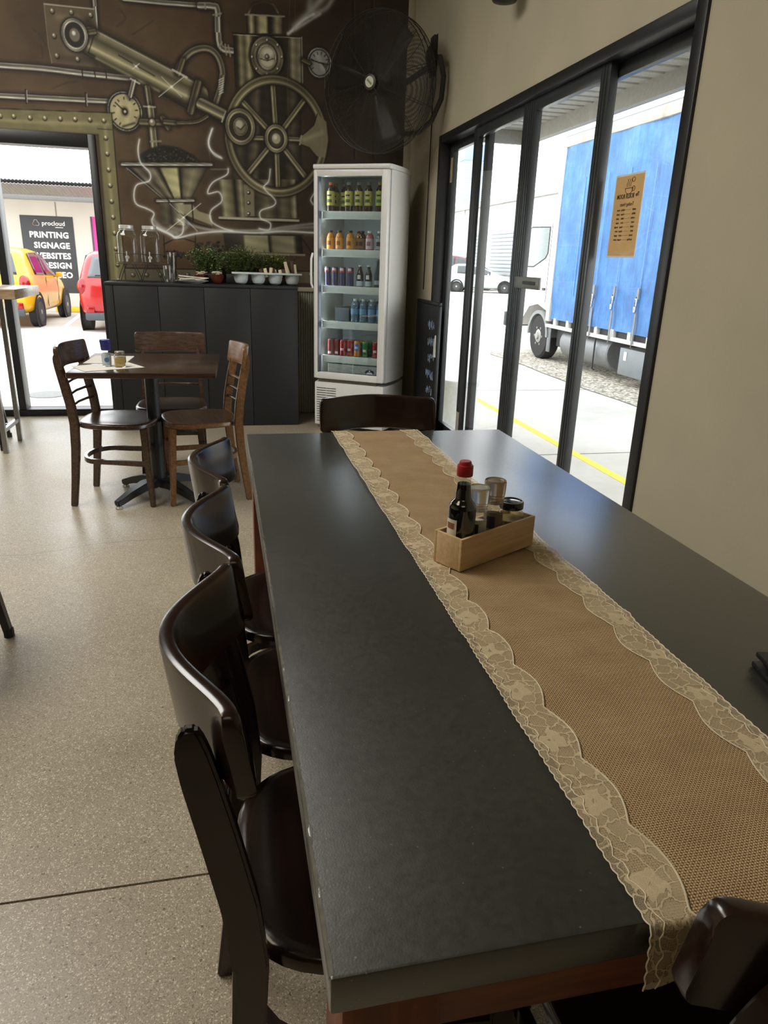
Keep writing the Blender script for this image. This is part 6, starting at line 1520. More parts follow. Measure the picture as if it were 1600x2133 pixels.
def dispenser(x, label):
    t = thing('drink_dispenser', label, 'dispenser', (x, 6.03, CZ+.1315), 0, 'glass drink dispensers on the counter')
    def ring(r, e, z, n=28): return [Vector((r*abs(math.cos(a))**e*(1 if math.cos(a) >= 0 else -1), r*abs(math.sin(a))**e*(1 if math.sin(a) >= 0 else -1), z)) for a in [2*math.pi*k/n for k in range(n)]]
    m = MB(); R = [ring(.055, .6, 0), ring(.068, .55, .012), ring(.07, .5, .05), ring(.07, .5, .19), ring(.066, .6, .212), ring(.05, 1, .236), ring(.047, 1, .25)]
    vs = [p for q in R for p in q]; n = 28; m._new(vs, [(j*n+i, j*n+(i+1) % n, (j+1)*n+(i+1) % n, (j+1)*n+i) for j in range(len(R)-1) for i in range(n)]+[tuple(range(n))[::-1]])
    m.build('jar', JAR, t)
    m = MB(); R = [ring(.064, .6, .004), ring(.0665, .5, .05), ring(.0665, .5, .052)]; vs = [p for q in R for p in q]
    MB().lathe([(.05, .243), (.053, .245), (.053, .266), (.05, .27), (.02, .271)], 28).build('lid', LID, t)
    MB().lathe([(.0, 0), (.014, .0), (.014, .008), (.008, .01), (.008, .03), (.012, .032), (.012, .046), (.004, .048)], 14, frame((0, -.070, .042), (1, 0, 0), (0, 0, 1)), cap=False).build('tap', TAPM, t)
    MB().box(-.004, .004, -.118, -.104, .048, .085, .002).build('tap_lever', TAPM, t); MB().tube([(0, -.108, .042), (0, -.110, .012)], .007, 10).build('spout', TAPM, t)
    MB().tube([(.056*math.cos(a), .056*math.sin(a), .2365) for a in [2*math.pi*k/28 for k in range(28)]], .002, 5, closed=True).build('neck_ring', LID, t)
    return t
dispenser(-.672, 'glass drink dispenser with tap, nearer the doorway'); dispenser(-.508, 'glass drink dispenser with tap, nearer the stacked tumblers')
# stacked tumblers
def tumbler(x, y, z, label):
    t = MB().lathe([(.026, 0), (.028, .002), (.036, .1), (.0345, .1), (.0265, .007), (.0, .007)], 20, cap=False).build('tumbler', TUMB); t.location = (x, y, z); return tag(t, label, 'glass', 'clear tumblers on the counter')
for k in range(6): tumbler(-.358+.001*k, 6.02, CZ+.001+.0235*k, ['lowest', 'second from the bottom', 'third from the bottom', 'fourth from the bottom', 'fifth from the bottom', 'topmost'][k]+' clear tumbler in the tall stack')
for k in range(2): tumbler(-.382, 5.905, CZ+.001+.022*k, ['lower', 'upper'][k]+' clear tumbler of the short stack left of the tall one')
# plate of folded napkins
pl = thing('napkin_plate', 'white oval plate piled with folded white napkins on the counter', 'plate', (-.205, 5.93, CZ+.0005))
m = MB(); m.lathe([(.07, 0), (.075, .004), (.118, .018), (.12, .021), (.11, .019), (.07, .008)], 32); m.build('plate', mat('glazed_plate', (190, 194, 196), .2), pl)
rr = random.Random(2); NAP = mat('napkin_paper', (226, 222, 210), .9, var=.04)
for k in range(13):
    m = MB(); x = -.06+.04*(k % 4)+rr.uniform(-.01, .01); y = rr.uniform(-.04, .04); z = .019+.0085*(k//4)+.0003*k; a = rr.uniform(-.7, .7)
    m.box(-.045, .045, -.032, .032, 0, .0065, .003, M=T(x, y, z) @ Matrix.Rotation(a, 4, 'Z') @ Matrix.Rotation(rr.uniform(-.1, .1), 4, 'Y')); m.build('napkin', NAP, pl)
CLAY = mat('brown_glazed_clay', (98, 46, 30), .3, var=.1)
def bowl(x, y, s, label):
    b = thing('sachet_bowl', label, 'bowl', (x, y, CZ+.0005)); MB().lathe([(.022*s, 0), (.028*s, .003), (.045*s, .03*s), (.054*s, .062*s), (.055*s, .064*s), (.052*s, .063*s), (.042*s, .032*s), (.02*s, .012*s)], 28, cap=True).build('bowl_body', CLAY, b); r = random.Random(int(x*100))
    for k in range(9): MB().box(-.016, .016, -.003, .003, -.02, .02, .001, M=T(r.uniform(-.026, .026)*s, r.uniform(-.025, .025)*s, .066*s+.0015*k) @ Matrix.Rotation(r.uniform(-1, 1), 4, 'Z') @ Matrix.Rotation(1.2+r.uniform(-.4, .4), 4, 'X')).build('sugar_sachet', mat('sachet_paper', (208, 192, 168), .8), b)
bowl(-.02, 5.98, 1.0, 'brown clay bowl of paper sachets between napkins and white caddy'); bowl(-.14, 6.073, .93, 'brown clay bowl of paper sachets behind the napkin plate')
# white caddy with four round cups
CAD = mat('pale_blue_white_plastic', (196, 206, 206), .4, var=.02)
cq = thing('cutlery_caddy', 'pale blue white plastic caddy of four round cups on the counter', 'caddy', (.36, 5.94, CZ+.0005))
m = MB(); m.box(-.27, .27, -.075, .075, .078, .092, .005); m.build('tray', CAD, cq)
for k in range(4):
    x = -.198+k*.132; m = MB(); pr = [(.0, .0), (.022, .002), (.042, .014), (.053, .038), (.056, .079)]; m.lathe(pr, 26, T(x, 0, 0), cap=False); m.build('cup', CAD, cq)
r = random.Random(8)
for k in range(11):
    x = -.03+.028*k if k < 7 else .165+.022*(k-7); h = (.17, .155, .175, .15)[k-7] if k > 6 else r.uniform(.105, .122)
    tag(MB().box(-.012, .012, -.003, .003, 0, h-.05, .001, M=T(.36+x, 5.94+r.uniform(-.04, .04), CZ+.06) @ Matrix.Rotation(r.uniform(-.4, .4), 4, 'Y')).build('paper_packet', mat('cream_packet', (212, 196, 164), .8) if k % 3 else mat('brown_packet', (92, 66, 52), .7)), ('cream' if k % 3 else 'brown')+' paper packet standing in the white caddy, '+['first', 'second', 'third', 'fourth', 'fifth', 'sixth', 'seventh', 'eighth', 'ninth', 'tenth', 'last'][k]+' from the left', 'packet', 'paper packets in the caddy')
sp_ = thing('teaspoon', 'metal spoon standing upright at the right end of the caddy', 'spoon', (.595, 5.97, CZ+.092)); MB().tube([(0, 0, -.03), (.002, 0, .05), (.003, 0, .09)], 0, sq=[(.006, .002), (.007, .002), (.012, .002)]).build('handle', CHROME, sp_)
# leafy plants behind
def shrub(name, label, x, y, wx, h, n, seed, leaf):
    t = thing(name, label, 'plant', (x, y, CZ+.0005)); r = random.Random(seed)
    MB().box(-wx*.62, wx*.62, -.045, .045, 0, .07, .006).build('planter', BLACKM, t)
    st = MB(); lf = MB(); pale = MB()
    for k in range(n):
        bx_ = r.uniform(-.6, .6)*wx; a = r.uniform(0, 2*math.pi); l = h*r.uniform(.6, 1.0)*(1-.35*(bx_/wx)**2); lean = r.uniform(.15, .75)
        p0 = Vector((bx_, r.uniform(-.03, .03), .068)); p1 = p0+Vector((math.cos(a)*lean*l*.45, math.sin(a)*lean*l*.28-.01, l*.6)); p2 = p0+Vector((math.cos(a)*lean*l*.95, math.sin(a)*lean*l*.5-.015, l*(1-.3*lean)))
        st.tube([p0, p1, p2], .0012, 4)
        for q in range(11):
            f = .15+.85*q/10; p = p0*(1-f)**2+p1*2*f*(1-f)+p2*f*f; b = r.uniform(0, 6.28); s = r.uniform(.012, .026)*(1 if leaf == 'wide' else 1.35); w = s*(.36 if leaf == 'wide' else .16)
            d = Vector((math.cos(b), math.sin(b)*.8, r.uniform(-.2, .7))).normalized()*s; sd = d.cross(Vector((0, 0, 1))).normalized()*w; sd.z += r.uniform(-.3, .3)*w
            if r.random() < .06 and leaf == 'wide': pale._new([p, p+d*.5+sd, p+d, p+d*.5-sd], [(0, 1, 2, 3)])
            else: lf._new([p, p+d*.5+sd, p+d, p+d*.5-sd], [(0, 1, 2, 3)])
    tag(st.build('stems', mat('green_stem', (60, 66, 36), .7), t), kind='stuff'); tag(lf.build('foliage', mat('leaf_green_'+leaf, (140, 164, 100) if leaf == 'wide' else (138, 160, 88), .5, var=.45, scale=60), t, smooth=False), kind='stuff')
    if leaf == 'wide': tag(pale.build('pale_tips', mat('pale_leaf', (150, 156, 112), .6), t, smooth=False), kind='stuff')
shrub('potted_plant', 'bushy small leaved green plant at the left, behind bowls and napkins', -.085, 6.17, .15, .235, 120, 3, 'wide')
shrub('potted_plant', 'fine leaved green plant in the middle, behind the white caddy', .155, 6.185, .17, .26, 130, 4, 'fine')
shrub('potted_plant', 'lower fine leaved green plant at the right, behind the paper packets', .41, 6.185, .16, .20, 110, 5, 'fine')
# ------------------------------------------------------------ chalkboard beside the sliding doors
kb = thing('chalkboard', 'black chalkboard with blue white chalk writing, standing beside the drinks fridge', 'chalkboard', (WX-.016, 5.36, 0))
MB().box(-.030, -.012, -.255, .285, .001, 1.005, .002).build('board', mat('chalkboard_black', (24, 26, 28), .6, var=.3, scale=4), kb)
for y0, y1 in ((-.285, -.255), (.285, .31)): MB().box(-.036, -.008, y0, y1, 0, 1.005, .003).build('frame', BLACK, kb)
MB().box(-.036, -.008, -.285, .31, 1.0055, 1.03, .003).build('frame', BLACK, kb)
r = random.Random(11); CHK = mat('chalk', (150, 172, 206), .9)
for k, z in enumerate((.86, .74, .62, .50, .38, .28)):
    m = MB(); y = -.03-.02*(k % 3)
    for g in range(5+k % 2):
        yy = y-g*.036; pts = [(-.0305, yy+r.uniform(-.012, .012), z+r.uniform(-.035, .035)) for _ in range(6)]
        m.tube(pts, .0022, 4)
    m.build('chalk_writing', CHK, kb)
cl = thing('string_loop', 'white string loop hanging over the edge of the black chalkboard', 'string', (WX-.056, 5.085, .80))
MB().tube([(0, .0, -.155), (.001, .004, -.08), (.002, .006, -.01), (.002, .008, .0)], .0065, 8).build('strand', WHITEP, cl); MB().tube([(0, .032, -.155), (.0, .026, -.08), (.002, .014, -.01), (.002, .010, .0)], .0065, 8).build('strand', WHITEP, cl)
# ------------------------------------------------------------ big black wall fan
fc = Vector((1.118, 5.47, 2.445)); ax = Vector((-.72, -.69, -.06)).normalized(); ux = ax.cross(Vector((0, 0, 1))).normalized(); uy = ux.cross(ax)*-1
FM = frame(fc, ux, uy)   # local Z = ux x uy
if (FM.to_3x3() @ Vector((0, 0, 1))).dot(ax) < 0: uy = -uy; FM = frame(fc, -ux, uy) if frame(fc, -ux, uy).to_3x3().col[2].dot(ax) > 0 else frame(fc, ux, uy)
fan = thing('wall_fan', 'big black wire cage fan on an arm from the cream wall, above the fridge', 'fan', (0, 0, 0)); fan.matrix_world = FM
FR = .425; FB = mat('fan_black', (50, 45, 41), .45)
m = MB()
for z, r in ((.05, FR), (.0, FR+.004), (-.06, FR)): m.tube([(r*math.cos(a), r*math.sin(a), z) for a in [2*math.pi*k/64 for k in range(64)]], .0042 if z == 0 else .003, 5, closed=True)
m.build('cage_rim', FB, fan)
def dome(r, s): return s*(.05+.045*math.sqrt(max(0, 1-(r/FR)**2)))
for s, nm in ((1, 'front_grille'), (-1, 'rear_grille')):
    m = MB()
    for k in range(52):
        r = .065+(FR-.065)*(k+.5)/52; m.tube([(r*math.cos(a), r*math.sin(a), dome(r, s)-(0 if s > 0 else .01)) for a in [2*math.pi*j/56 for j in range(48)]], .0015, 3, closed=True)
    for k in range(12):
        a = 2*math.pi*k/12+.13; m.tube([(r*math.cos(a), r*math.sin(a), dome(r, s)-(.0 if s > 0 else .01)) for r in (.05, .15, .25, .35, FR)], .0024, 4)
        if k % 2 == 0:
            a += .045; m.tube([(r*math.cos(a), r*math.sin(a), dome(r, s)-(.0 if s > 0 else .01)) for r in (.05, .15, .25, .35, FR)], .0024, 4)
    m.build(nm, FB, fan)
MB().lathe([(.05, .092), (.048, .1), (.036, .104)], 28).build('badge_rim', FB, fan)
bd = MB().lathe([(.034, .1045), (.033, .1068)], 24).build('badge', mat('pale_badge', (206, 206, 182), .5), fan)
MB().box(-.024, .024, -.007, .007, .1068, .1074, M=Matrix.Rotation(-.75, 4, 'Z')).build('badge_stripe', mat('green_print', (120, 140, 108), .6), bd)
for k in range(3):
    a = math.radians(-12+120*k); m = MB()
    def bl(u, v, a=a):
        r = .045+.34*u; w = (.035+.16*u**.8)*(1-.25*u**4); t = (v-.5)*w; z = .012-.05*(v-.5)+.012*u
        return Vector((r*math.cos(a)-t*math.sin(a), r*math.sin(a)+t*math.cos(a), z))
    m.grid(bl, 8, 4); o = m.build('blade', FB, fan, ang=3); sd = o.modifiers.new('thickness', 'SOLIDIFY'); sd.thickness = .003
MB().lathe([(.04, -.02), (.045, -.01), (.045, .03), (.03, .045)], 24).build('blade_hub', FB, fan)
MB().lathe([(.05, -.24), (.085, -.23), (.092, -.2), (.092, -.09), (.08, -.075)], 28).build('motor', FB, fan)
# yoke arm, wall bracket and cable (world coordinates brought into the fan's frame)
IM = FM.inverted(); wp = lambda *p: IM @ Vector(p)
Bk = Vector((WX, 5.66, 2.69)); 
yp = [FM @ Vector(q) for q in ((.06, .27, -.15), (-.1, .30, -.16), (-.22, .295, -.17), (-.33, .23, -.17), (-.405, .1, -.17), (-.425, -.03, -.16), (-.40, -.14, -.15))]
mid = FM @ Vector((0.02, 0, -.24))
m = MB(); m.tube([IM @ q for q in yp+[Bk+Vector((-.07, -.03, -.02))]], .018, 8); m.build('yoke_arm', FB, fan)
m = MB(); m.tube([IM @ q for q in (mid, mid*.5+(Bk+Vector((-.05, 0, -.08)))*.5+Vector((.0, .05, .0)), Bk+Vector((-.03, -.0, -.06)))], .02, 8); m.build('support_arm', FB, fan)
m = MB(); m.box(-.03, -.0005, -.05, .05, -.13, .12, .003, M=IM @ T(*Bk)); m.prism([(0, -.12), (-.07, -.1), (-.075, .02), (-.05, .06), (0, .13)], .03, IM @ frame(Bk+Vector((-.001, -.015, 0)), (1, 0, 0), (0, 0, 1))); m.build('wall_bracket', FB, fan)
MB().tube([IM @ Vector(p) for p in ((WX-.012, 5.66, 2.57), (WX-.008, 5.65, 2.3), (WX-.008, 5.66, 1.8), (WX-.006, 5.67, 1.1))], .004, 6).build('power_cable', BLACK, fan)
# rounded black fixture high on the wall at the top edge of the view
fx = thing('wall_fixture', 'rounded black fixture on the cream wall, cut by the top of the view', 'fixture', (WX-.001, 4.04, 2.71))
MB().lathe([(.02, -.16), (.06, -.15), (.085, -.11), (.09, -.03), (.085, .03), (.05, .07)], 24, T(-.1, 0, .0)).build('housing', BLACK, fx); MB().box(-.06, 0, -.03, .03, -.02, .06, .004).build('mount', BLACK, fx)
# ------------------------------------------------------------ upright glass door drinks fridge, turned about 32 degrees in the corner
FA = -math.radians(32); FO = Vector((.697, 5.685, 0)); FRM = Matrix.Translation(FO) @ Matrix.Rotation(FA, 4, 'Z')
FW, FD, FH = .585, .545, 1.945
fg = thing('drinks_fridge', 'tall white glass door drinks fridge in the corner by the sliding doors', 'fridge', FO, FA)
LIN = mat('fridge_liner', (196, 206, 210), .4, var=.03)
m = MB(); z0, z1 = .40, 1.915
# rounded cabinet shell: outline with bulged sides, open at the front
def outl(inset, y0):
    p = [(inset, y0)]
    for k in range(1, 12): t = k/12; p.append((inset-.022*math.sin(math.pi*t)*(1 if inset < .01 else .3), y0+(FD-.05-inset-y0)*t))
    for k in range(7): a = math.pi/2*k/6; p.append((inset+.05*(1-math.cos(a)), FD-.05-inset+.05*math.sin(a)))
    q = [(FW-x, y) for x, y in p[::-1]]
    return p+q
oo = outl(0, .062); ii_ = outl(.035, .062); n = len(oo)
def shell(za, zb): 
    vs = [Vector((x, y, za)) for x, y in oo]+[Vector((x, y, zb)) for x, y in oo]+[Vector((x, y, za)) for x, y in ii_]+[Vector((x, y, zb)) for x, y in ii_]
    fs = [(i, i+1, n+i+1, n+i) for i in range(n-1)]+[(2*n+i, 3*n+i, 3*n+i+1, 2*n+i+1) for i in range(n-1)]+[(n+i, n+i+1, 3*n+i+1, 3*n+i) for i in range(n-1)]+[(i, 2*n+i, 2*n+i+1, i+1) for i in range(n-1)]+[(0, n, 3*n, 2*n), (n-1, 3*n-1, 4*n-1, 2*n-1)]
    m._new(vs, fs)
shell(z0, z1); m.build('cabinet', WHITE, fg, ang=.7)
m = MB(); m.prism(ii_, .012, T(0, 0, z0+.0)); m.prism(ii_, .015, T(0, 0, z1-.016)); m.box(.05, FW-.05, FD-.075, FD-.055, z0, z1-.02); m.build('liner', LIN, fg)
MB().prism([(x, y) for x, y in outl(-.004, .004)], .032, T(0, 0, z1+.0015), bev=.008).build('top_cap', WHITE, fg, ang=.8)
# base with grille
m = MB(); m.prism(outl(.002, .02), .345, T(0, 0, .03), bev=.006); m.build('base_cabinet', WHITE, fg, ang=.7)
MB().prism(outl(.03, .06), .03, T(0, 0, 0)).build('plinth', BLACK, fg)
m = MB()
for k in range(15):
    z = .06+k*.019
    for x0, x1 in ((.02, .10), (.105, .185)) if k > 3 else ((.02, .10), (.105, .185), (.19, .27), (.275, .35)): m.box(x0, x1, .0165, .0205, z, z+.0045)
m.build('grille_slots', mat('slot_dark', (70, 70, 66), .6), fg, smooth=False)
MB().box(.03, FW-.06, .03, .055, .376, .402).build('hinge_bar', mat('hinge_metal', (120, 116, 106), .4, .5), fg)
# door: frame, seal, glass, handle
fr = MB(); dz0, dz1 = .405, 1.912; b = .034
fr.box(0, b, 0, .05, dz0, dz1, .009, seg=3); fr.box(FW-.055, FW, 0, .05, dz0, dz1, .009, seg=3); fr.box(b-.012, FW-.05, .001, .049, dz1-.045, dz1, .006); fr.box(b-.012, FW-.05, .001, .049, dz0, dz0+.05, .006)
door = fr.build('door', WHITE, fg)
MB().box(b, FW-.055, .022, .027, dz0+.045, dz1-.04).build('door_glass', FGLASS, door, smooth=False)
m = MB(); m.box(b-.001, b+.006, .004, .05, dz0+.05, dz1-.045); m.box(FW-.061, FW-.054, .028, .05, dz0+.05, dz1-.045); m.box(.012, b+.002, .05, .0615, dz0+.006, dz1-.006); m.box(FW-.056, FW-.012, .05, .0615, dz0+.006, dz1-.006); m.box(b+.002, FW-.056, .05, .0615, dz0+.006, dz0+.05); m.box(b+.002, FW-.056, .05, .0615, dz1-.045, dz1-.006); m.build('door_seal', mat('grey_gasket', (88, 90, 98), .6), door, smooth=False)
m = MB(); m.tube([(-.010, .01, 1.09), (-.016, -.005, 1.12), (-.016, -.008, 1.2), (-.016, -.005, 1.30), (-.010, .01, 1.34)], .0085, 8); m.build('handle', WHITE, door)
# shelves with white front rails
SHZ = [.585, .848, 1.112, 1.375, 1.64]; SH = []
RAIL = mat('shelf_rail', (206, 208, 202), .45, var=.03)
for k, z in enumerate(SHZ):
    s = MB()
    for j in range(16): x = .05+j*(FW-.1)/15; s.tube([(x, .085, z-.006), (x, FD-.09, z-.006)], .0022, 5)
    s.tube([(.045, FD-.1, z-.0105), (FW-.045, FD-.1, z-.0105)], .003, 6); s.tube([(.045, .2, z-.0105), (FW-.045, .2, z-.0105)], .003, 6)
    s = s.build('wire_shelf', RAIL, fg); MB().box(.043, FW-.043, .068, .074, z-.057, z-.002, .002).build('price_rail', RAIL, s)
# inner grille and oval emblem
m = MB()
for k in range(7): m.box(.09, FW-.07, .078, .082, z0+.045+k*.0105, z0+.051+k*.0105)
m.box(.30, .306, .076, .083, z0+.045, z0+.118); m.box(.09, .096, .076, .083, z0+.045, z0+.118); m.build('inner_grille', RAIL, fg, smooth=False)
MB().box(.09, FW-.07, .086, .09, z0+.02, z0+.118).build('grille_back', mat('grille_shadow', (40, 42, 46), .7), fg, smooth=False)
em = MB().lathe([(.5, 0), (.5, .06)], 28, frame((FW-.12, .0265, z0+.078), (1, 0, 0), (0, 0, 1)) @ Matrix.Diagonal((.075, .042, .02, 1))).build('oval_emblem', mat('navy_emblem', (38, 38, 74), .5), fg)
m = MB(); EMZ = z0+.078
m.box(FW-.125, FW-.115, .0242, .0252, EMZ+.006, EMZ+.014); m.box(FW-.138, FW-.102, .0242, .0252, EMZ-.004, EMZ); m.box(FW-.146, FW-.094, .0242, .0252, EMZ-.013, EMZ-.007); m.build('emblem_lettering', TEXTW, em, smooth=False)
# unseen fill light added to brighten the inside of the fridge
l = bpy.data.lights.new('fridge_fill', 'AREA'); l.shape = 'RECTANGLE'; l.size = .012; l.size_y = 1.3; l.energy = 1.6; l.color = (.86, .94, 1.0); lo = bpy.data.objects.new('fridge_fill', l); COL.objects.link(lo); lo.matrix_world = FRM @ T(.052, .078, 1.18) @ Matrix.Rotation(math.radians(-125), 4, 'Z') @ Matrix.Rotation(math.radians(90), 4, 'X')
# ------------------------------------------------------------ the drinks
_b = {}
def drink(kind, x, y, shelf, label, group):
    if kind in _b: t = copy_tree(_b[kind])
    else:
        nm, prof, parts = KINDS[kind]; t = bpy.data.objects.new(nm, None); COL.objects.link(t); t.empty_display_size = .02
        for pn, pm, pp in [('body', KM[kind], prof)]+parts:
            if callable(pp): pp().build(pn, pm, t)
            else: MB().lathe(pp, 16).build(pn, pm, t)
        _b[kind] = t
    p = FRM @ Vector((x, y, SHZ[shelf]-.0035)); t.location = p; t.rotation_euler = (0, 0, FA)
    return tag(t, label, 'bottle' if 'bottle' in KINDS[kind][0] else 'can', group)
PET = mat('dark_tea_drink', (58, 40, 26), .15, var=.05, trans=.2); ORJ = mat('orange_juice', (190, 120, 40), .2); PNK = mat('pink_drink', (170, 90, 100), .2); CLR = mat('clear_drink', (150, 160, 160), .12, trans=.6); DRK = mat('black_drink', (22, 22, 26), .15); TEAL = mat('teal_glass', (52, 88, 92), .12, trans=.3); WAT = mat('water_bottle_plastic', (150, 178, 196), .1, trans=.65)
LY = mat('yellow_drink_label', (190, 176, 96), .6, var=.25, scale=50); LG = mat('green_yellow_label', (170, 182, 76), .6, var=.3, scale=50); LO = mat('orange_label', (214, 146, 62), .6, var=.2, scale=60); LPK = mat('pink_white_label', (206, 180, 184), .6); LGR = mat('silver_label', (150, 160, 164), .5); LBR = mat('brown_drink_label', (120, 84, 62), .6); LBL = mat('blue_water_label', (108, 146, 178), .6)
CO = mat('orange_cap', (196, 96, 56), .5); CG = mat('grey_cap', (130, 132, 124), .5); CY = mat('yellow_cap', (196, 190, 80), .5); CDK = mat('dark_cap', (44, 40, 38), .5); CW = mat('white_cap', (206, 208, 206), .5); DPR = mat('dark_label_print', (40, 38, 30), .7); GPR = mat('green_label_print', (74, 96, 44), .7); WPR = mat('white_label_print', (214, 212, 206), .7)
def lab(r, z0, z1, a=100): return lambda: band(r, z0, z1, math.radians(270-a), math.radians(270+a), 12)
tea = [(.026, 0), (.0305, .004), (.0305, .125), (.027, .15), (.016, .172), (.0125, .18), (.0125, .185)]
def tk(labm, capm): return ('drink_bottle', tea, [('cap', capm, [(.0145, .182), (.0145, .2), (.013, .202)]), ('label', labm, lab(.031, .042, .14)), ('label_print', DPR, lab(.0313, .105, .116, 32)), ('label_print', GPR, lab(.0313, .066, .084, 36)), ('label_print', DPR, lab(.0313, .063, .066, 50))])
sq = [(.026, 0), (.031, .004), (.031, .085), (.024, .108), (.013, .118), (.013, .124)]
def sk_(labm, capm, pr): return ('juice_bottle', sq, [('cap', capm, [(.0165, .12), (.0165, .134), (.015, .135)]), ('label', labm, lab(.0315, .008, .082)), ('label_print', pr, lab(.0318, .03, .06, 28))])
canp = [(.022, 0), (.0265, .006), (.0265, .11), (.0225, .12), (.021, .12)]
def can(c, labm, pr, z=(.03, .09), nm='drink_can', prof=canp): return (nm, prof, [('can_lid', STEEL, [(.0225, prof[-1][1]), (.0228, prof[-1][1]+.002), (.02, prof[-1][1]+.0015)])]+([('label_print', labm, lab(.0268, z[0], z[1], 45))] if labm else [])+([('label_print', pr, lab(.0271, z[0]+.012, z[0]+.03, 28))] if pr else []))
slim = [(.019, 0), (.0235, .006), (.0235, .128), (.02, .136), (.019, .136)]
RED = mat('red_can', (150, 28, 34), .3, .3); DRED = mat('dark_red_can', (112, 24, 30), .3, .3); BLO = mat('blue_orange_can', (196, 130, 56), .3, .3); GRN = mat('green_can', (36, 116, 60), .3, .3); NVY = mat('navy_red_can', (58, 56, 92), .35, .3); SILP = mat('silver_print', (206, 196, 196), .4); BLP = mat('blue_can_print', (72, 108, 178), .4); REDP = mat('red_print', (172, 56, 58), .5)
stub = [(.024, 0), (.027, .004), (.027, .085), (.021, .108), (.0125, .128), (.0125, .148)]
tealp = [(.022, 0), (.026, .004), (.026, .1), (.017, .14), (.012, .165), (.012, .19)]
watp = [(.028, 0), (.0315, .004), (.03, .03), (.0315, .05), (.0315, .12), (.024, .142), (.0135, .155), (.0135, .16)]
KM = dict(t1=PET, t2=PET, t3=PET, o=ORJ, br=PET, pk=PNK, cl=CLR, c1=NVY, st=DRK, te=TEAL, wa=WAT, r=RED, dr=DRED, bo=BLO, g=GRN, s2=DRK)
KINDS = dict(t1=tk(LY, CO), t2=tk(LY, CG), t3=tk(LG, CY), o=sk_(LO, CDK, mat('rust_print', (150, 78, 40), .7)), br=sk_(LBR, CDK, DPR), pk=sk_(LPK, CW, mat('mauve_print', (150, 92, 104), .7)), cl=sk_(LGR, CW, DPR),
    c1=can(None, REDP, SILP, (.1, .127), 'slim_can', slim), st=('stubby_bottle', stub, [('cap', CW, [(.014, .146), (.014, .155), (.013, .156)]), ('label', mat('pale_label', (176, 190, 196), .6), lab(.0275, .006, .042)), ('round_label', WPR, lambda: band(.0275, .056, .086, math.radians(243), math.radians(297), 8))]),
    te=('glass_bottle', tealp, [('cap', CG, [(.013, .188), (.013, .2), (.012, .201)]), ('label', LGR, lab(.0264, .02, .05, 60))]), wa=('water_bottle', watp, [('cap', CW, [(.0145, .158), (.0145, .174), (.013, .175)]), ('label', LBL, lab(.0319, .06, .1))]),
    r=can(None, None, SILP, (.03, .09)), dr=can(None, None, SILP, (.0, .06)), bo=can(None, BLP, SILP, (.05, .1)), g=can(None, None, SILP, (.03, .09)))
Yf = .118
g5 = 'bottles on the top fridge shelf'; g4 = 'juice bottles on the second fridge shelf'; g3 = 'drinks on the middle fridge shelf'; g2 = 'water bottles on the fourth fridge shelf'; g1 = 'soft drink cans on the bottom fridge shelf'
drink('t1', .088, Yf, 4, 'yellow labelled tea bottle with orange cap, alone at the left of the top shelf', g5)
for k, x in enumerate((.235, .312, .39)): drink('t2', x, Yf, 4, 'yellow labelled tea bottle with grey cap, '+['left', 'middle', 'right'][k]+' of the three', g5)
drink('t3', .478, Yf, 4, 'green yellow labelled bottle with yellow cap at the right of the top shelf', g5)
drink('t1', .088, Yf+.09, 4, 'tea bottle behind the orange capped one on the top shelf', g5); drink('t2', .16, Yf+.10, 4, 'tea bottle in the second row of the top shelf, left', g5); drink('t2', .35, Yf+.10, 4, 'tea bottle in the second row of the top shelf, right', g5)
for k, x in enumerate((.088, .163, .25)): drink('o', x, Yf, 3, 'orange labelled juice bottle, '+['leftmost', 'middle', 'rightmost'][k]+' in the front of the second shelf', g4)
drink('o', .292, Yf+.075, 3, 'orange labelled juice bottle standing one row back on the second shelf', g4); drink('br', .338, Yf+.02, 3, 'brown labelled juice bottle beside the orange ones', g4); drink('pk', .408, Yf, 3, 'pink drink bottle with white label on the second shelf', g4); drink('cl', .485, Yf, 3, 'clear drink bottle with silver label at the right of the second shelf', g4)
for k, x in enumerate((.072, .133, .197, .262)): drink('c1', x, Yf-.012, 2, ['first', 'second', 'third', 'fourth'][k]+' slim navy and red can from the left on the middle shelf', g3)
drink('st', .335, Yf, 2, 'black stubby bottle with round white label beside the slim cans', g3); drink('st', .405, Yf, 2, 'black stubby bottle with round white label beside the teal bottle', g3); drink('te', .478, Yf, 2, 'tall teal glass bottle at the right of the middle shelf', g3)
k = 0
for row, xs_ in ((0, (.29, .36, .43, .50)), (1, (.275, .345, .415, .485)), (2, (.29, .36, .43, .50))):
    for x in xs_: drink('wa', x, Yf+.02+.07*row, 1, ['leftmost', 'second', 'third', 'rightmost'][k % 4]+' clear water bottle in the '+['front', 'second', 'rear'][row]+' row of the fourth shelf', g2); k += 1
bx_ = MB().box(0, .12, 0, .26, 0, .10, .003).build('shade_filler', mat('shade_grey', (84, 88, 92), .7)); bx_.location = FRM @ Vector((.115, .15, SHZ[1]-.0035)); bx_.rotation_euler = (0, 0, FA); tag(bx_, 'dark grey carton standing in for shade left of the water bottles in the fridge', 'filler')  # dark block put where there is only shade beside the bottles
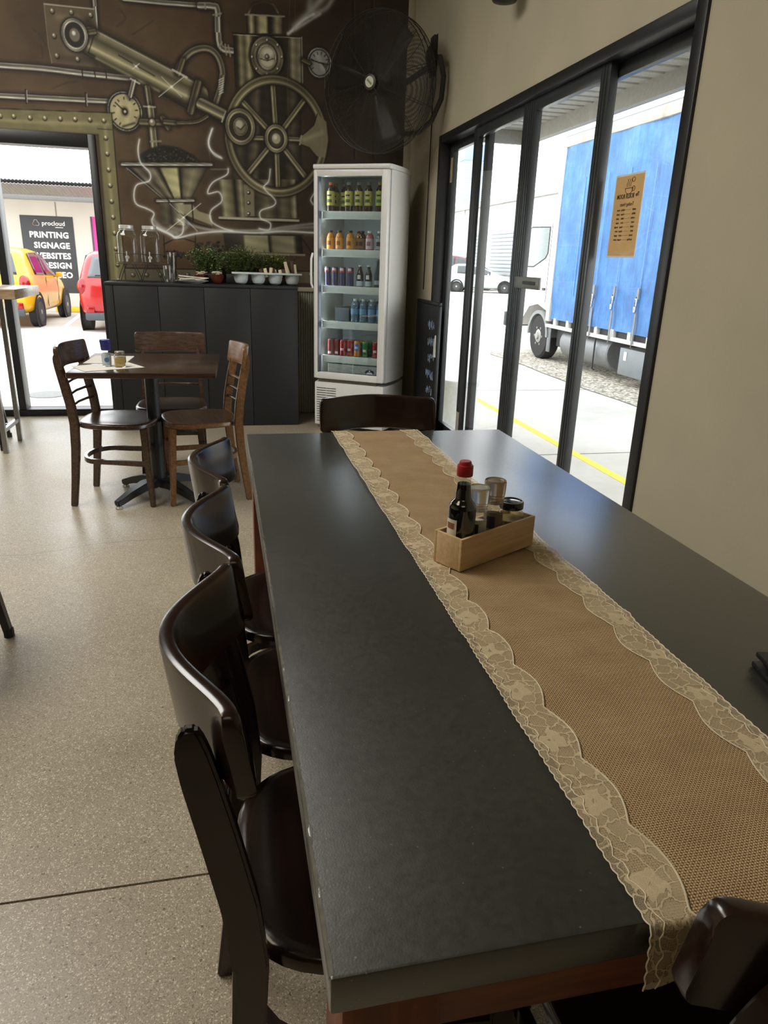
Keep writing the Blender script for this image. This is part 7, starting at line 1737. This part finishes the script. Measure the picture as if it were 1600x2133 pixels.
for kd, x, y, s in (('dr', .098, 0, 'dark red can at the left end of the bottom shelf'), ('r', .205, 0, 'red can second from the left on the bottom shelf'), ('r', .262, .006, 'red can just left of the blue and orange can'), ('bo', .325, 0, 'orange can with blue print on the bottom shelf'), ('g', .395, 0, 'green can with white print on the bottom shelf'), ('r', .48, 0, 'red can at the right end of the bottom shelf'), ('dr', .148, .02, 'dark red can set slightly back beside the left end can'),
    ('dr', .098, .065, 'dark red can in the second row at the left'), ('r', .205, .065, 'red can in the second row, left'), ('r', .265, .07, 'red can in the second row, right'), ('bo', .33, .065, 'orange can in the second row'), ('g', .4, .065, 'green can in the second row'), ('r', .48, .065, 'red can in the second row at the right end')):
    drink(kd, x, Yf+y-.005, 0, s, g1)
# ------------------------------------------------------------ outside: ground
def ground(name, x0, x1, y0, y1, m, z=G): return struct(MB().box(x0, x1, y0, y1, G-.2, z).build(name, m, smooth=False))
ground('pavement', WX+.12, 4.497, -8, 12, CONC); ground('pavement', -14, WX+.115, WY+.15, 13.3, CONC); ground('pavement', 4.505, 40, 12.005, 70, CONC); ground('pavement', -16, 4.497, 13.306, 70, CONC)
ground('roadway', 4.505, 40, -8, 12, GRAV); ground('pavement', WX+.12, 4.497, 12.005, 13.3, CONC)
struct(MB().box(2.76, 2.84, -3, 11, G, G+.002).build('trim_2', YELLOW, smooth=False)); struct(MB().box(5.6, 9, 20.9, 21.1, G, G+.002).build('trim_3', YELLOW, smooth=False))
o = MB(); rr = random.Random(5); pts = [(4.5+.04*rr.uniform(-1, 1), y*.7-3, G+.001) for y in range(22)]; o.tube(pts, 0, sq=(.03, .002)); struct(o.build('trim_4', mat('dirty_joint', (90, 88, 80), .9)))
for yj in (2.2, 5.2, 8.2): struct(MB().box(WX+.2, 4.49, yj, yj+.012, G, G+.0015).build('trim_5', mat('dirty_joint', (90, 88, 80), .9), smooth=False))
WL = mat('white_line_paint', (226, 226, 222), .7)
for xx in (-3.0, -.4, -5.8): struct(MB().prism([(xx, 13.9), (xx+.1, 13.9), (xx-.28, 19), (xx-.38, 19)], .003, T(0, 0, G)).build('trim_6', WL, smooth=False))
mh = thing('manhole_cover', 'round grey manhole cover in the pavement outside the shopfront', 'cover', (-1.836, 8.11, G)); MB().lathe([(.2, 0), (.2, .006), (.16, .008)], 28).build('lid', mat('grey_cast_lid', (120, 122, 120), .7, bump=.4, bscale=80), mh)
# ------------------------------------------------------------ awning over the footpath outside the sliding doors
aw = thing('awning', 'grey corrugated awning roof over the footpath outside the sliding doors', 'awning', (0, 0, 0))
m = MB(); P = []
AY0, AY1 = -3.0, 8.55
k = 0; y = AY0
while y < AY1: P += [(y, .0), (y+.13, .0), (y+.145, .028), (y+.175, .028)]; y += .19
P2 = P+[(q[0], q[1]+.006) for q in P[::-1]]
m.prism(P2, 1.80, frame((WX+.13, 0, 2.74), (0, 1, 0), (0, 0, 1)))
m.build('corrugated_sheet', mat('grey_awning_sheet', (150, 150, 146), .55, .1), aw, ang=.3)
GB = mat('awning_beam', (150, 148, 140), .6); MB().box(3.44, 3.52, AY0, AY1, 2.60, 2.78, .004).build('front_beam', GB, aw); MB().box(WX+.13, 3.44, AY1-.06, AY1, 2.60, 2.735, .004).build('end_beam', GB, aw)
for y in (1.0, 4.2): MB().box(WX+.13, 3.44, y, y+.05, 2.66, 2.739, .003).build('rafter', GB, aw)
m = MB(); m.tube([(3.6, 8.5, 2.72), (3.6, 8.5, 2.5), (3.5, 8.5, 2.4), (3.5, 8.5, 2.3)], .035, 8); m.build('downpipe', mat('pale_pipe', (190, 184, 176), .5), aw)
bk = thing('plastic_drum', 'white plastic drum standing outside the farthest glass panel', 'drum', (2.06, 6.1, G)); MB().lathe([(.15, 0), (.165, .02), (.17, .42), (.168, .45), (.15, .46)], 30).build('drum_body', mat('white_drum', (214, 216, 214), .5), bk); MB().lathe([(.172, .425), (.178, .43), (.178, .465), (.17, .475), (.1, .478)], 30).build('lid', mat('white_drum', (214, 216, 214), .5), bk)
# ------------------------------------------------------------ curtain sided truck
tk_ = thing('curtain_truck', 'white truck with a faded blue curtain side parked beyond the awning', 'truck', (5.1, 0, G))
X0 = 0.0; TW = 2.15; YF = 10.95; YB = 4.6
def tz(z): return z-G
TWH = mat('truck_white', (222, 222, 218), .35, var=.04); GREYM = mat('truck_grey_metal', (118, 122, 124), .5, .3); DKM = mat('truck_dark', (52, 54, 56), .6)
m = MB(); r = random.Random(1)
def cur(u, v):
    y = YB+(YF-.13-YB)*u; z = .52+(2.965-.52)*v
    return Vector((.012*math.sin(y*2.1+z)+.010*math.sin(y*7+1.5*math.sin(z*2))*(.3+v)+.03*math.exp(-((v-.05)/.06)**2)*math.sin(y*3.1)-.012, y, tz(z)))
m.grid(cur, 150, 30); o = m.build('curtain', TARP, tk_, ang=3)
for y in (5.6, 6.55, 7.5, 8.32, 8.9, 9.45, 10.1):   # sewn strap webs down the curtain
    MB().box(-.03, -.024, y-.006, y+.006, tz(.9), tz(2.5)).build('strap_web', mat('light_blue_web', (100, 150, 200), .6), tk_, smooth=False)
MB().box(.05, TW, YB, YF, tz(.50), tz(3.08), .01).build('box_body', TWH, tk_); MB().box(-.03, .06, YB, YF, tz(2.96), tz(3.10), .015).build('top_rail', mat('dirty_white_rail', (170, 165, 152), .6, var=.3, scale=5), tk_)
MB().box(.0, .06, YB, YF, tz(3.1), tz(3.125), .005).build('gutter', GREYM, tk_); MB().box(-.035, .06, YF-.13, YF, tz(.48), tz(3.0), .01).build('corner_post', mat('pale_post', (190, 190, 182), .5), tk_)
MB().box(-.02, .05, YB, YF, tz(.385), tz(.435), .006).build('side_rail', TWH, tk_); MB().box(.05, .12, YB, YF, tz(.435), tz(.55)).build('floor_edge', DKM, tk_)
for k in range(14): y = YB+.3+k*.44; MB().box(-.012, .05, y, y+.07, tz(.43), tz(.535), .003).build('rail_post', TWH, tk_)
for y in (7.3, 7.75, 8.32, 8.9, 9.45):
    s = MB(); s.box(-.045, -.034, y-.018, y+.018, tz(.40), tz(.78)); s.box(-.05, -.036, y-.022, y+.02, tz(.95), tz(1.08)); s.build('buckle_strap', mat('grey_strap', (130, 132, 130), .6), tk_, smooth=False)
    b_ = MB(); b_.box(-.06, -.036, y-.012, y+.03, tz(.86), tz(.96), .006); b_.box(-.064, -.036, y-.005, y+.036, tz(.79), tz(.86), .006); b_.tube([(-.05, y+.015, tz(.98)), (-.06, y+.02, tz(.9)), (-.055, y+.005, tz(.78))], .008, 5); b_.build('ratchet_buckle', CHROME, tk_)
    MB().tube([(-.04, y, tz(.41)), (-.045, y, tz(.36)), (-.02, y, tz(.345))], .007, 5).build('hook', STEEL, tk_)
MB().box(.03, .6, 7.1, 8.68, tz(-.02), tz(.325), .006).build('toolbox', mat('grey_toolbox', (128, 134, 138), .45, .3, var=.08, scale=5), tk_); MB().box(.026, .0302, 8.5, 8.57, tz(.17), tz(.28)).build('toolbox_label', WHITEP, tk_)
MB().lathe([(.22, 0), (.235, .02), (.235, 1.45), (.22, 1.47)], 28, frame((.28, 9.05, tz(.19)), (1, 0, 0), (0, 0, -1)) @ Matrix.Identity(4)).build('fuel_tank', mat('dull_alloy', (132, 136, 138), .45, .5), tk_)
MB().tube([(.02, 9.35, tz(.44)), (.02, 9.35, tz(-.05)), (.06, 9.35, tz(-.07))], .012, 6).build('tank_strap', DKM, tk_)
MB().box(.5, .62, YB, YF+1.4, tz(.26), tz(.38)).build('chassis_rail', DKM, tk_); MB().box(1.5, 1.62, YB, YF+1.4, tz(.26), tz(.38)).build('chassis_rail', DKM, tk_)
def truck_wheel(x, y, r, w, s=1):
    q = frame((x, y, r), (0, 1, 0), (0, 0, 1)) if s > 0 else frame((x, y, r), (0, -1, 0), (0, 0, 1))
    o = MB().lathe([(r*.62, 0), (r*.9, 0), (r, w*.12), (r, w*.88), (r*.9, w), (r*.62, w)], 36, q @ T(0, 0, -w)).build('tyre', RUB, tk_, ang=.5)
    MB().lathe([(r*.62, -.01), (r*.6, -.02), (r*.52, -.06), (r*.4, -.03), (r*.3, -.0), (r*.16, .01), (r*.14, .035), (r*.05, .04)], 30, q).build('wheel_rim', mat('dusty_rim', (158, 158, 152), .5, .3), o)
    b2 = MB()
    for k in range(6): a = k*math.pi/3; b2.lathe([(.02, -.03), (.02, .012), (.01, .016)], 8, q @ T(r*.4*math.cos(a), r*.4*math.sin(a), -.01))
    b2.build('wheel_nuts', STEEL, o)
truck_wheel(.02, 11.27, .36, .24, -1); truck_wheel(TW-.02, 11.25, .33, .24, 1); truck_wheel(.05, 5.9, .33, .24, -1)
# cab
CY0_, CY1_ = YF+.08, YF+1.75
cabp = [(CY0_, tz(.50)), (CY0_, tz(2.02)), (CY0_+.12, tz(2.12)), (CY1_-.45, tz(2.12)), (CY1_-.2, tz(2.0)), (CY1_-.05, tz(1.3)), (CY1_, tz(1.1)), (CY1_, tz(.32)), (CY0_+1.1, tz(.32)), (CY0_+1.0, tz(.5)), (CY0_+.8, tz(.68)), (CY0_+.45, tz(.74)), (CY0_+.1, tz(.66))]
MB().prism(cabp, TW-.1, frame((.05, 0, 0), (0, 1, 0), (0, 0, 1)), bev=.03, seg=3).build('cab', TWH, tk_, ang=.5)
wp_ = [(CY0_+.22, tz(1.90)), (CY0_+.95, tz(1.92)), (CY0_+1.22, tz(1.80)), (CY0_+1.5, tz(1.28)), (CY0_+.75, tz(1.28)), (CY0_+.3, tz(1.42)), (CY0_+.22, tz(1.5))]
MB().prism(wp_, .006, frame((.046, 0, 0), (0, 1, 0), (0, 0, 1))).build('window_seal', DKM, tk_); cy = sum(p[0] for p in wp_)/7; cz = sum(p[1] for p in wp_)/7
MB().prism([(cy+(p[0]-cy)*.95, cz+(p[1]-cz)*.94) for p in wp_], .006, frame((.041, 0, 0), (0, 1, 0), (0, 0, 1))).build('side_window', mat('cab_window', (120, 136, 138), .08, spec=1), tk_)
m = MB(); m.box(.045, .052, CY0_+.16, CY0_+.166, tz(.75), tz(1.95)); m.box(.045, .052, CY0_, CY0_+.165, tz(.95), tz(.956)); m.build('door_seam', DKM, tk_, smooth=False); MB().box(.036, .052, CY0_+.2, CY0_+.32, tz(.93), tz(.97), .006).build('door_handle', DKM, tk_)
ar = [(.40*math.cos(a), .40*math.sin(a)) for a in [math.pi*k/14 for k in range(15)]]+[(.345*math.cos(a), .345*math.sin(a)) for a in [math.pi*k/14 for k in range(14, -1, -1)]]
MB().prism(ar, .2, frame((.0, 11.3, tz(.22)), (0, 1, 0), (0, 0, 1))).build('wheel_arch', mat('grey_fender', (128, 132, 132), .5), tk_)
MB().box(.02, .04, YF-.14, YF-.02, tz(-.0), tz(.44), .006).build('mud_flap', GREYM, tk_); MB().box(.1, .5, YF-.75, YF-.2, tz(.1), tz(.42), .02).build('battery_box', DKM, tk_)
MB().box(0, TW, CY1_, CY1_+.12, tz(.25), tz(.5), .02).build('bumper', DKM, tk_)
# ------------------------------------------------------------ hatchback cars
def car(label, loc, rz, paint, L=3.6, W=1.6, H=1.46, glassm=None, extra=None):
    t = thing('hatchback_car', label, 'car', loc, rz); hw = W/2
    # stations from the tail (y=0) to the nose: y, bottom, sill, mid, belt, window top, roof / half widths
    ST = [(0.00, .42, .46, .60, .78, .80, .82, .66, .70, .66, .60, .5), (.05, .30, .40, .62, .86, .90, .94, .80, .86, .82, .74, .6), (.16, .27, .36, .64, .92, 1.06, 1.12, .92, .96, .92, .80, .62), (.34, .25, .34, .66, .95, 1.30, 1.38, .96, .99, .95, .80, .66), (.55, .22, .32, .66, .95, 1.36, 1.455, .97, 1.0, .96, .80, .68), (1.2, .2, .30, .66, .93, 1.37, 1.46, .97, 1.0, .97, .80, .70), (1.75, .2, .30, .66, .91, 1.32, 1.40, .97, 1.0, .97, .80, .70), (2.15, .2, .30, .66, .90, 1.13, 1.18, .97, 1.0, .97, .80, .74), (2.55, .2, .30, .66, .88, .92, .95, .96, .99, .95, .82, .76), (3.05, .22, .32, .62, .80, .83, .86, .94, .97, .92, .80, .7), (3.4, .24, .34, .58, .70, .72, .74, .84, .88, .82, .7, .6), (3.56, .30, .38, .52, .60, .61, .62, .7, .74, .68, .6, .5)]
    ky = L/3.58; kz = H/1.46; R = []
    for y, zb, zs, zm, zl, zw, zr, wb_, wm, wl_, ww, wr_ in ST:
        h = [(wb_*.9, zb), (wb_, zs), (wm, zm), (wl_, zl), (ww, zw), (wr_, zr)]
        R.append([Vector((-a*hw, y*ky, z*kz)) for a, z in h]+[Vector((a*hw, y*ky, z*kz)) for a, z in h[::-1]])
    m = MB(); n = 12; vs = [p for q in R for p in q]
    m._new(vs, [(i*n+j, i*n+(j+1) % n, (i+1)*n+(j+1) % n, (i+1)*n+j) for i in range(len(R)-1) for j in range(n)]+[tuple(range(n)), tuple((len(R)-1)*n+j for j in range(n))])
    o = m.build('body', paint, t, ang=.9); s = o.modifiers.new('smooth', 'SUBSURF'); s.levels = 2; s.render_levels = 2
    gm = glassm or mat('car_glass', (44, 52, 58), .06, spec=1)
    def side(s, y0, y1, nm, g, f=1.0):
        def st(y):
            for A_, B_ in zip(ST, ST[1:]):
                if A_[0] <= y <= B_[0]: k_ = (y-A_[0])/(B_[0]-A_[0]); return [a+(b-a)*k_ for a, b in zip(A_, B_)]
        m = MB()
        def fn(u, v):
            q = st(y0+(y1-y0)*u); lo, hi = q[4]+.015, max(q[5]-.02, q[4]+.02); z = lo+(hi-lo)*v; k_ = (z-q[4])/max(.001, q[5]-q[4]); x = q[9]+(q[10]-q[9])*k_
            return Vector((s*(x*hw*.985+.012), (y0+(y1-y0)*u)*ky, z*kz))
        m.grid(fn, 8, 4); w = m.build(nm, g, t, ang=3); sd = w.modifiers.new('thickness', 'SOLIDIFY'); sd.thickness = .01; sd.offset = 1
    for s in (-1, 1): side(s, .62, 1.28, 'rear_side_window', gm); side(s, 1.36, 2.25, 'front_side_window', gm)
    cg = mat('car_glass', (44, 52, 58), .06, spec=1)
    m = MB(); m.grid(lambda u, v: Vector(((u-.5)*2*hw*(.72-.12*v), (.085+.19*v-.02*math.sin(math.pi*u))*ky-.012, (.97+.36*v)*kz)), 8, 5); w = m.build('rear_window', cg, t, ang=3); sd = w.modifiers.new('thickness', 'SOLIDIFY'); sd.thickness = .012
    m = MB(); m.grid(lambda u, v: Vector(((u-.5)*2*hw*(.78-.1*v), (2.42-.60*v+.05*math.sin(math.pi*u))*ky, (.96+.40*v)*kz+.012)), 8, 4); w = m.build('windscreen', cg, t, ang=3); sd = w.modifiers.new('thickness', 'SOLIDIFY'); sd.thickness = .012
    TLM = mat('red_tail_lamp', (140, 8, 16), .15, spec=.6)
    for s in (-1, 1):
        MB().lathe([(.001, -1), (.38, -.92), (.7, -.7), (.92, -.38), (1, 0), (.92, .38), (.7, .7), (.38, .92), (.001, 1)], 20, T(s*hw*.83, .135*ky, .80*kz) @ Matrix.Diagonal((.115, .115, .16, 1)), cap=False).build('tail_lamp', TLM, t)
        MB().box(s*hw*.70-.07, s*hw*.70+.07, -.006, .12, .35*kz, .47*kz, .02).build('rear_reflector', TLM, t)
        m = MB(); m.box(-.06, .06, -.045, .045, -.05, .05, .02, M=T(s*(hw+.07), 2.15*ky, .93*kz)); m.tube([(s*(hw-.06), 2.2*ky, .89*kz), (s*(hw+.05), 2.16*ky, .9*kz)], .018, 6); m.build('door_mirror', paint, t)
        for yy in (1.32, 2.3): MB().box(s*hw*.985-.004*s-.003, s*hw*.985+.003, yy*ky-.004, yy*ky+.004, .34*kz, .9*kz).build('door_seam', DKM, t)
        MB().box(s*hw*.97-.02, s*hw*.97+.02, 1.42*ky, 1.56*ky, .80*kz, .825*kz, .006).build('door_handle', paint, t)
        for yy in (.62, 2.98):
            rr_ = .285; q = frame((s*(hw*.985+.004), yy*ky, rr_), (0, 1, 0), (0, 0, 1)) if s > 0 else frame((s*(hw*.985+.004), yy*ky, rr_), (0, -1, 0), (0, 0, 1))
            o = MB().lathe([(.0, -.01), (.37, -.01), (.375, .002), (.345, .004), (.30, -.006)], 32, q, cap=False).build('wheel_arch', mat('arch_black', (30, 30, 30), .7), t)
            o = MB().lathe([(.19, .0), (.265, .012), (rr_, -.02), (rr_, -.17), (.2, -.18)], 32, q @ T(0, 0, .006)).build('tyre', RUB, t, ang=.5)
            MB().lathe([(.192, .004), (.185, .0), (.175, -.05), (.05, -.05)], 28, q @ T(0, 0, .008)).build('rim_well', mat('rim_shadow', (60, 60, 60), .6), o)
            m = MB()
            for k in range(5):
                a = k*2*math.pi/5+.3; m.box(.02, .18, -.018, .018, -.012, .006, .004, M=q @ Matrix.Rotation(a, 4, 'Z') @ Matrix.Rotation(.1, 4, 'Z')); m.box(.02, .18, -.018, .018, -.012, .006, .004, M=q @ Matrix.Rotation(a+.3, 4, 'Z'))
            m.lathe([(.19, -.012), (.192, .008), (.178, .01), (.176, -.012)], 28, q); m.lathe([(.045, -.01), (.045, .012), (.02, .016)], 16, q); m.build('wheel_rim', mat('silver_alloy', (190, 192, 192), .3, .6), o)
    MB().box(-hw*.82, hw*.82, -.018, .05, .22*kz, .36*kz, .03).build('bumper_insert', mat('bumper_dark', (62, 66, 70), .6), t)
    MB().box(-.19, .19, -.03, -.018, .50*kz, .61*kz, .004).build('number_plate', mat('plate_white', (206, 208, 210), .5), t)
    return t
YEL = mat('yellow_car_paint', (216, 162, 22), .25, coat=.5, var=.02); REDC = mat('red_car_paint', (156, 12, 14), .25, coat=.5, var=.03); SIL = mat('silver_car_paint', (196, 206, 212), .25, .25, coat=1.0, var=.02)
MAG = mat('magenta_window', (78, 14, 44), .12, spec=.8)  # one magenta tone for the yellow car's side windows
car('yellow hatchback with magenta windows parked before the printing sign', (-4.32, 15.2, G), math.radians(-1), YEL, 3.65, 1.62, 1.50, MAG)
car('red hatchback parked right of the yellow one, mostly hidden by the doorway', (-1.8, 14.6, G), math.radians(0), REDC, 3.8, 1.66, 1.50)
car('silver hatchback parked side on before the white warehouse', (12.13, 39.43, G), math.radians(-113), SIL, 3.9, 1.66, 1.46)
car('dark red car behind the silver hatchback', (12.5, 43.5, G), math.radians(-113), mat('maroon_paint', (104, 34, 38), .3, coat=.8), 3.9, 1.7, 1.95)
# ------------------------------------------------------------ print shop across the lane
WY2 = 20.0
LW = mat('pale_render', (200, 196, 186), .85, var=.05, scale=1.2)
pb = thing('print_shop', 'pale rendered print shop with a corrugated awning across the lane', 'building', (-6, WY2, G))
MB().box(-6, 5.6, 0, 4, 0, 3.0).build('wall', LW, pb, smooth=False); MB().box(2.16, 2.19, -.004, .004, 2.1, 2.55).build('wall_joint', mat('joint_grey', (140, 136, 128), .9), pb, smooth=False)
m = MB(); P = []
for k in range(150): P += [(-6+k*.078, 0), (-6+k*.078+.039, .024)]
P2 = P+[(q[0], q[1]+.008) for q in P[::-1]]
m.prism(P2, 1.25, frame((0, -1.2, 2.615), (1, 0, 0), (0, -.18, 1)) @ Matrix.Scale(-1, 4, (0, 0, 1)) @ T(0, 0, -0.0)) if False else m.prism(P2, 1.2, Matrix(((1, 0, 0, 0), (0, 0, -1, -.02), (0, 1, .16, 2.62), (0, 0, 0, 1))) @ Matrix.Scale(1, 4))
m.build('awning_sheet', GALV, pb, ang=.2)
MB().box(-6, 5.6, -1.26, -1.2, 2.50, 2.60, .004).build('awning_gutter', mat('dark_gutter', (104, 104, 102), .6), pb); MB().box(-6, 5.6, -.06, 0, 2.9, 3.06, .004).build('fascia', mat('pale_fascia', (196, 204, 210), .5), pb)
m = MB(); P = []
for k in range(150): P += [(-6+k*.078, 0), (-6+k*.078+.039, .024)]
P2 = P+[(q[0], q[1]+.008) for q in P[::-1]]; m.prism(P2, 1.0, Matrix(((1, 0, 0, 0), (0, 0, -1, -.0), (0, 1, .05, 2.86), (0, 0, 0, 1)))); m.build('roof_edge_sheet', GALV, pb, ang=.2)
# the sign
sx0, sx1, sz0, sz1 = -4.66, -3.46, .29, 2.075; sw_ = sx1-sx0
sg = thing('printing_sign', 'dark grey sign reading printing signage websites design seo on the pale wall', 'sign', ((sx0+sx1)/2, WY2-.012, sz0))
MB().box(-sw_/2, sw_/2, 0, .011, 0, sz1-sz0, .002).build('panel', mat('charcoal_sign', (58, 60, 62), .6, var=.1, scale=4), sg)
SM_ = frame((0, -.001, 0), (1, 0, 0), (0, 0, 1)); hh = sz1-sz0
for s, z, sz in (('PRINTING', .755, .19), ('SIGNAGE', .62, .19), ('WEBSITES', .485, .19), ('DESIGN', .36, .19), ('SEO', .235, .19)): 
    o = text(s, 'lettering', sz, TEXTW, sg, SM_ @ T(sw_/2-.13, hh*z, 0), bold=.035, align='RIGHT', sx=1.0, space=1.06)
text('procloud', 'lettering', .145, TEXTW, sg, SM_ @ T(-.12, hh*.905, 0), bold=.01, align='LEFT')
MB().box(.18, .36, -.0016, 0, hh*.853, hh*.861).build('lettering_underline', TEXTW, sg, smooth=False)
for k, (c, a0) in enumerate((((236, 236, 232), 90), ((216, 150, 90), 210), ((236, 236, 232), 330))):
    m = MB(); a0 = math.radians(a0); cx, cz = -.25+.035*math.cos(a0), hh*.905+.035*math.sin(a0); m.tube([SM_ @ Vector((cx+.042*math.cos(a0-1.9+q*.38), cz+.042*math.sin(a0-1.9+q*.38), 0)) for q in range(11)], 0, sq=(.004, .022) if False else (.022, .004)); m.build('swirl_emblem', TEXTW if k != 1 else mat('orange_emblem', (214, 160, 110), .6), sg)
mg = thing('magenta_banner', 'magenta banner panel on the pale wall behind the red car', 'sign', (-2.45, WY2-.012, .3)); MB().box(-.60, .60, 0, .011, 0, 1.80, .002).build('panel', mat('magenta_print', (214, 60, 148), .6), mg); MB().box(-.605, -.56, -.002, .0, .0, 1.80).build('edge_strip', mat('dark_edge', (92, 70, 96), .6), mg)
for x in (-3.55, -1.2): 
    o = thing('wheel_stop', 'yellow rubber wheel stop at the foot of the wall '+('beside the yellow car' if x < -3 else 'in front of the red car'), 'wheel stop', (x, WY2-.35, G)); MB().box(-.45, .62, -.08, .08, 0, .13, .03).build('block', mat('yellow_rubber', (226, 180, 40), .6), o)
fp = thing('floodlight_pole', 'thin pole with floodlights far behind the print shop roof', 'pole', (-7.6, 36, G)); MB().tube([(0, 0, 0), (0, 0, 4), (.36, 0, 5.45)], .05, 8).build('mast', mat('pale_pole', (176, 184, 188), .6), fp); m = MB(); m.box(-.2, .95, -.05, .05, 5.42, 5.5)
for k in range(4): m.box(-.18+k*.29, -.0+k*.29, -.12, .1, 5.5, 5.66, .02)
m.build('floodlights', mat('pale_pole', (176, 184, 188), .6), fp)
# ------------------------------------------------------------ white warehouse far to the right
WHX = 16.5
wh = thing('white_warehouse', 'long white warehouse with grey roller doors behind the parked cars', 'building', (WHX, 0, G))
MB().box(0, 1.9, 14, 75, 0, 5.0).build('wall', mat('white_render', (214, 214, 210), .8), wh, smooth=False); MB().box(-.25, .0, 14, 75, 4.85, 5.2, .01).build('gutter', mat('grey_gutter', (150, 152, 150), .6), wh)
SLT = mat('roller_slat_grey', (158, 164, 168), .5, .2)
def roller(y0, y1, h):
    o = MB().box(-.06, .0, y0-.12, y0, 0, h+.1).build('door_jamb', mat('grey_gutter', (150, 152, 150), .6), wh, smooth=False)
    m = MB(); z = 0
    while z < h: m.prism([(0, 0), (-.05, .05), (-.05, .16), (0, .2)], y1-y0, Matrix(((1, 0, 0, -.001), (0, 0, 1, y0), (0, 1, 0, z), (0, 0, 0, 1)))); z += .21
    tag(m.build('roller_door', SLT, wh, smooth=False), kind=None)
roller(40.5, 44.5, 3.2); roller(46.5, 49, 3.2)
fw = MB(); fw.box(-.06, -.0, 35.9, 39.0, 1.35, 2.7); fw.build('window_frame', mat('grey_gutter', (150, 152, 150), .6), wh, smooth=False); 
for k in range(9): MB().box(-.09, -.061, 35.95, 38.95, 1.4+k*.142, 1.4+k*.142+.115).build('louvre_pane', mat('green_glass_louvre', (150, 168, 164), .15), wh, smooth=False)
MB().tube([(-.1, 50, 0), (-.1, 50, 4.85)], .07, 8).build('downpipe', mat('white_render', (214, 214, 210), .8), wh)
tw = thing('ribbed_tower', 'pale blue ribbed metal tower behind the white warehouse', 'tower', (19.4, 58, G))
m = MB(); m.box(-.7, .7, -.7, .7, 0, 8.9); 
for k in range(60): m.box(-.73, .73, -.73, .73, .1+k*.148, .1+k*.148+.07)
m.build('shaft', mat('pale_blue_metal', (164, 184, 204), .5, .2), tw, smooth=False); MB().box(-.85, .85, -.85, .85, 8.9, 10.0, .03).build('cap', mat('blue_cap', (142, 164, 196), .5), tw)
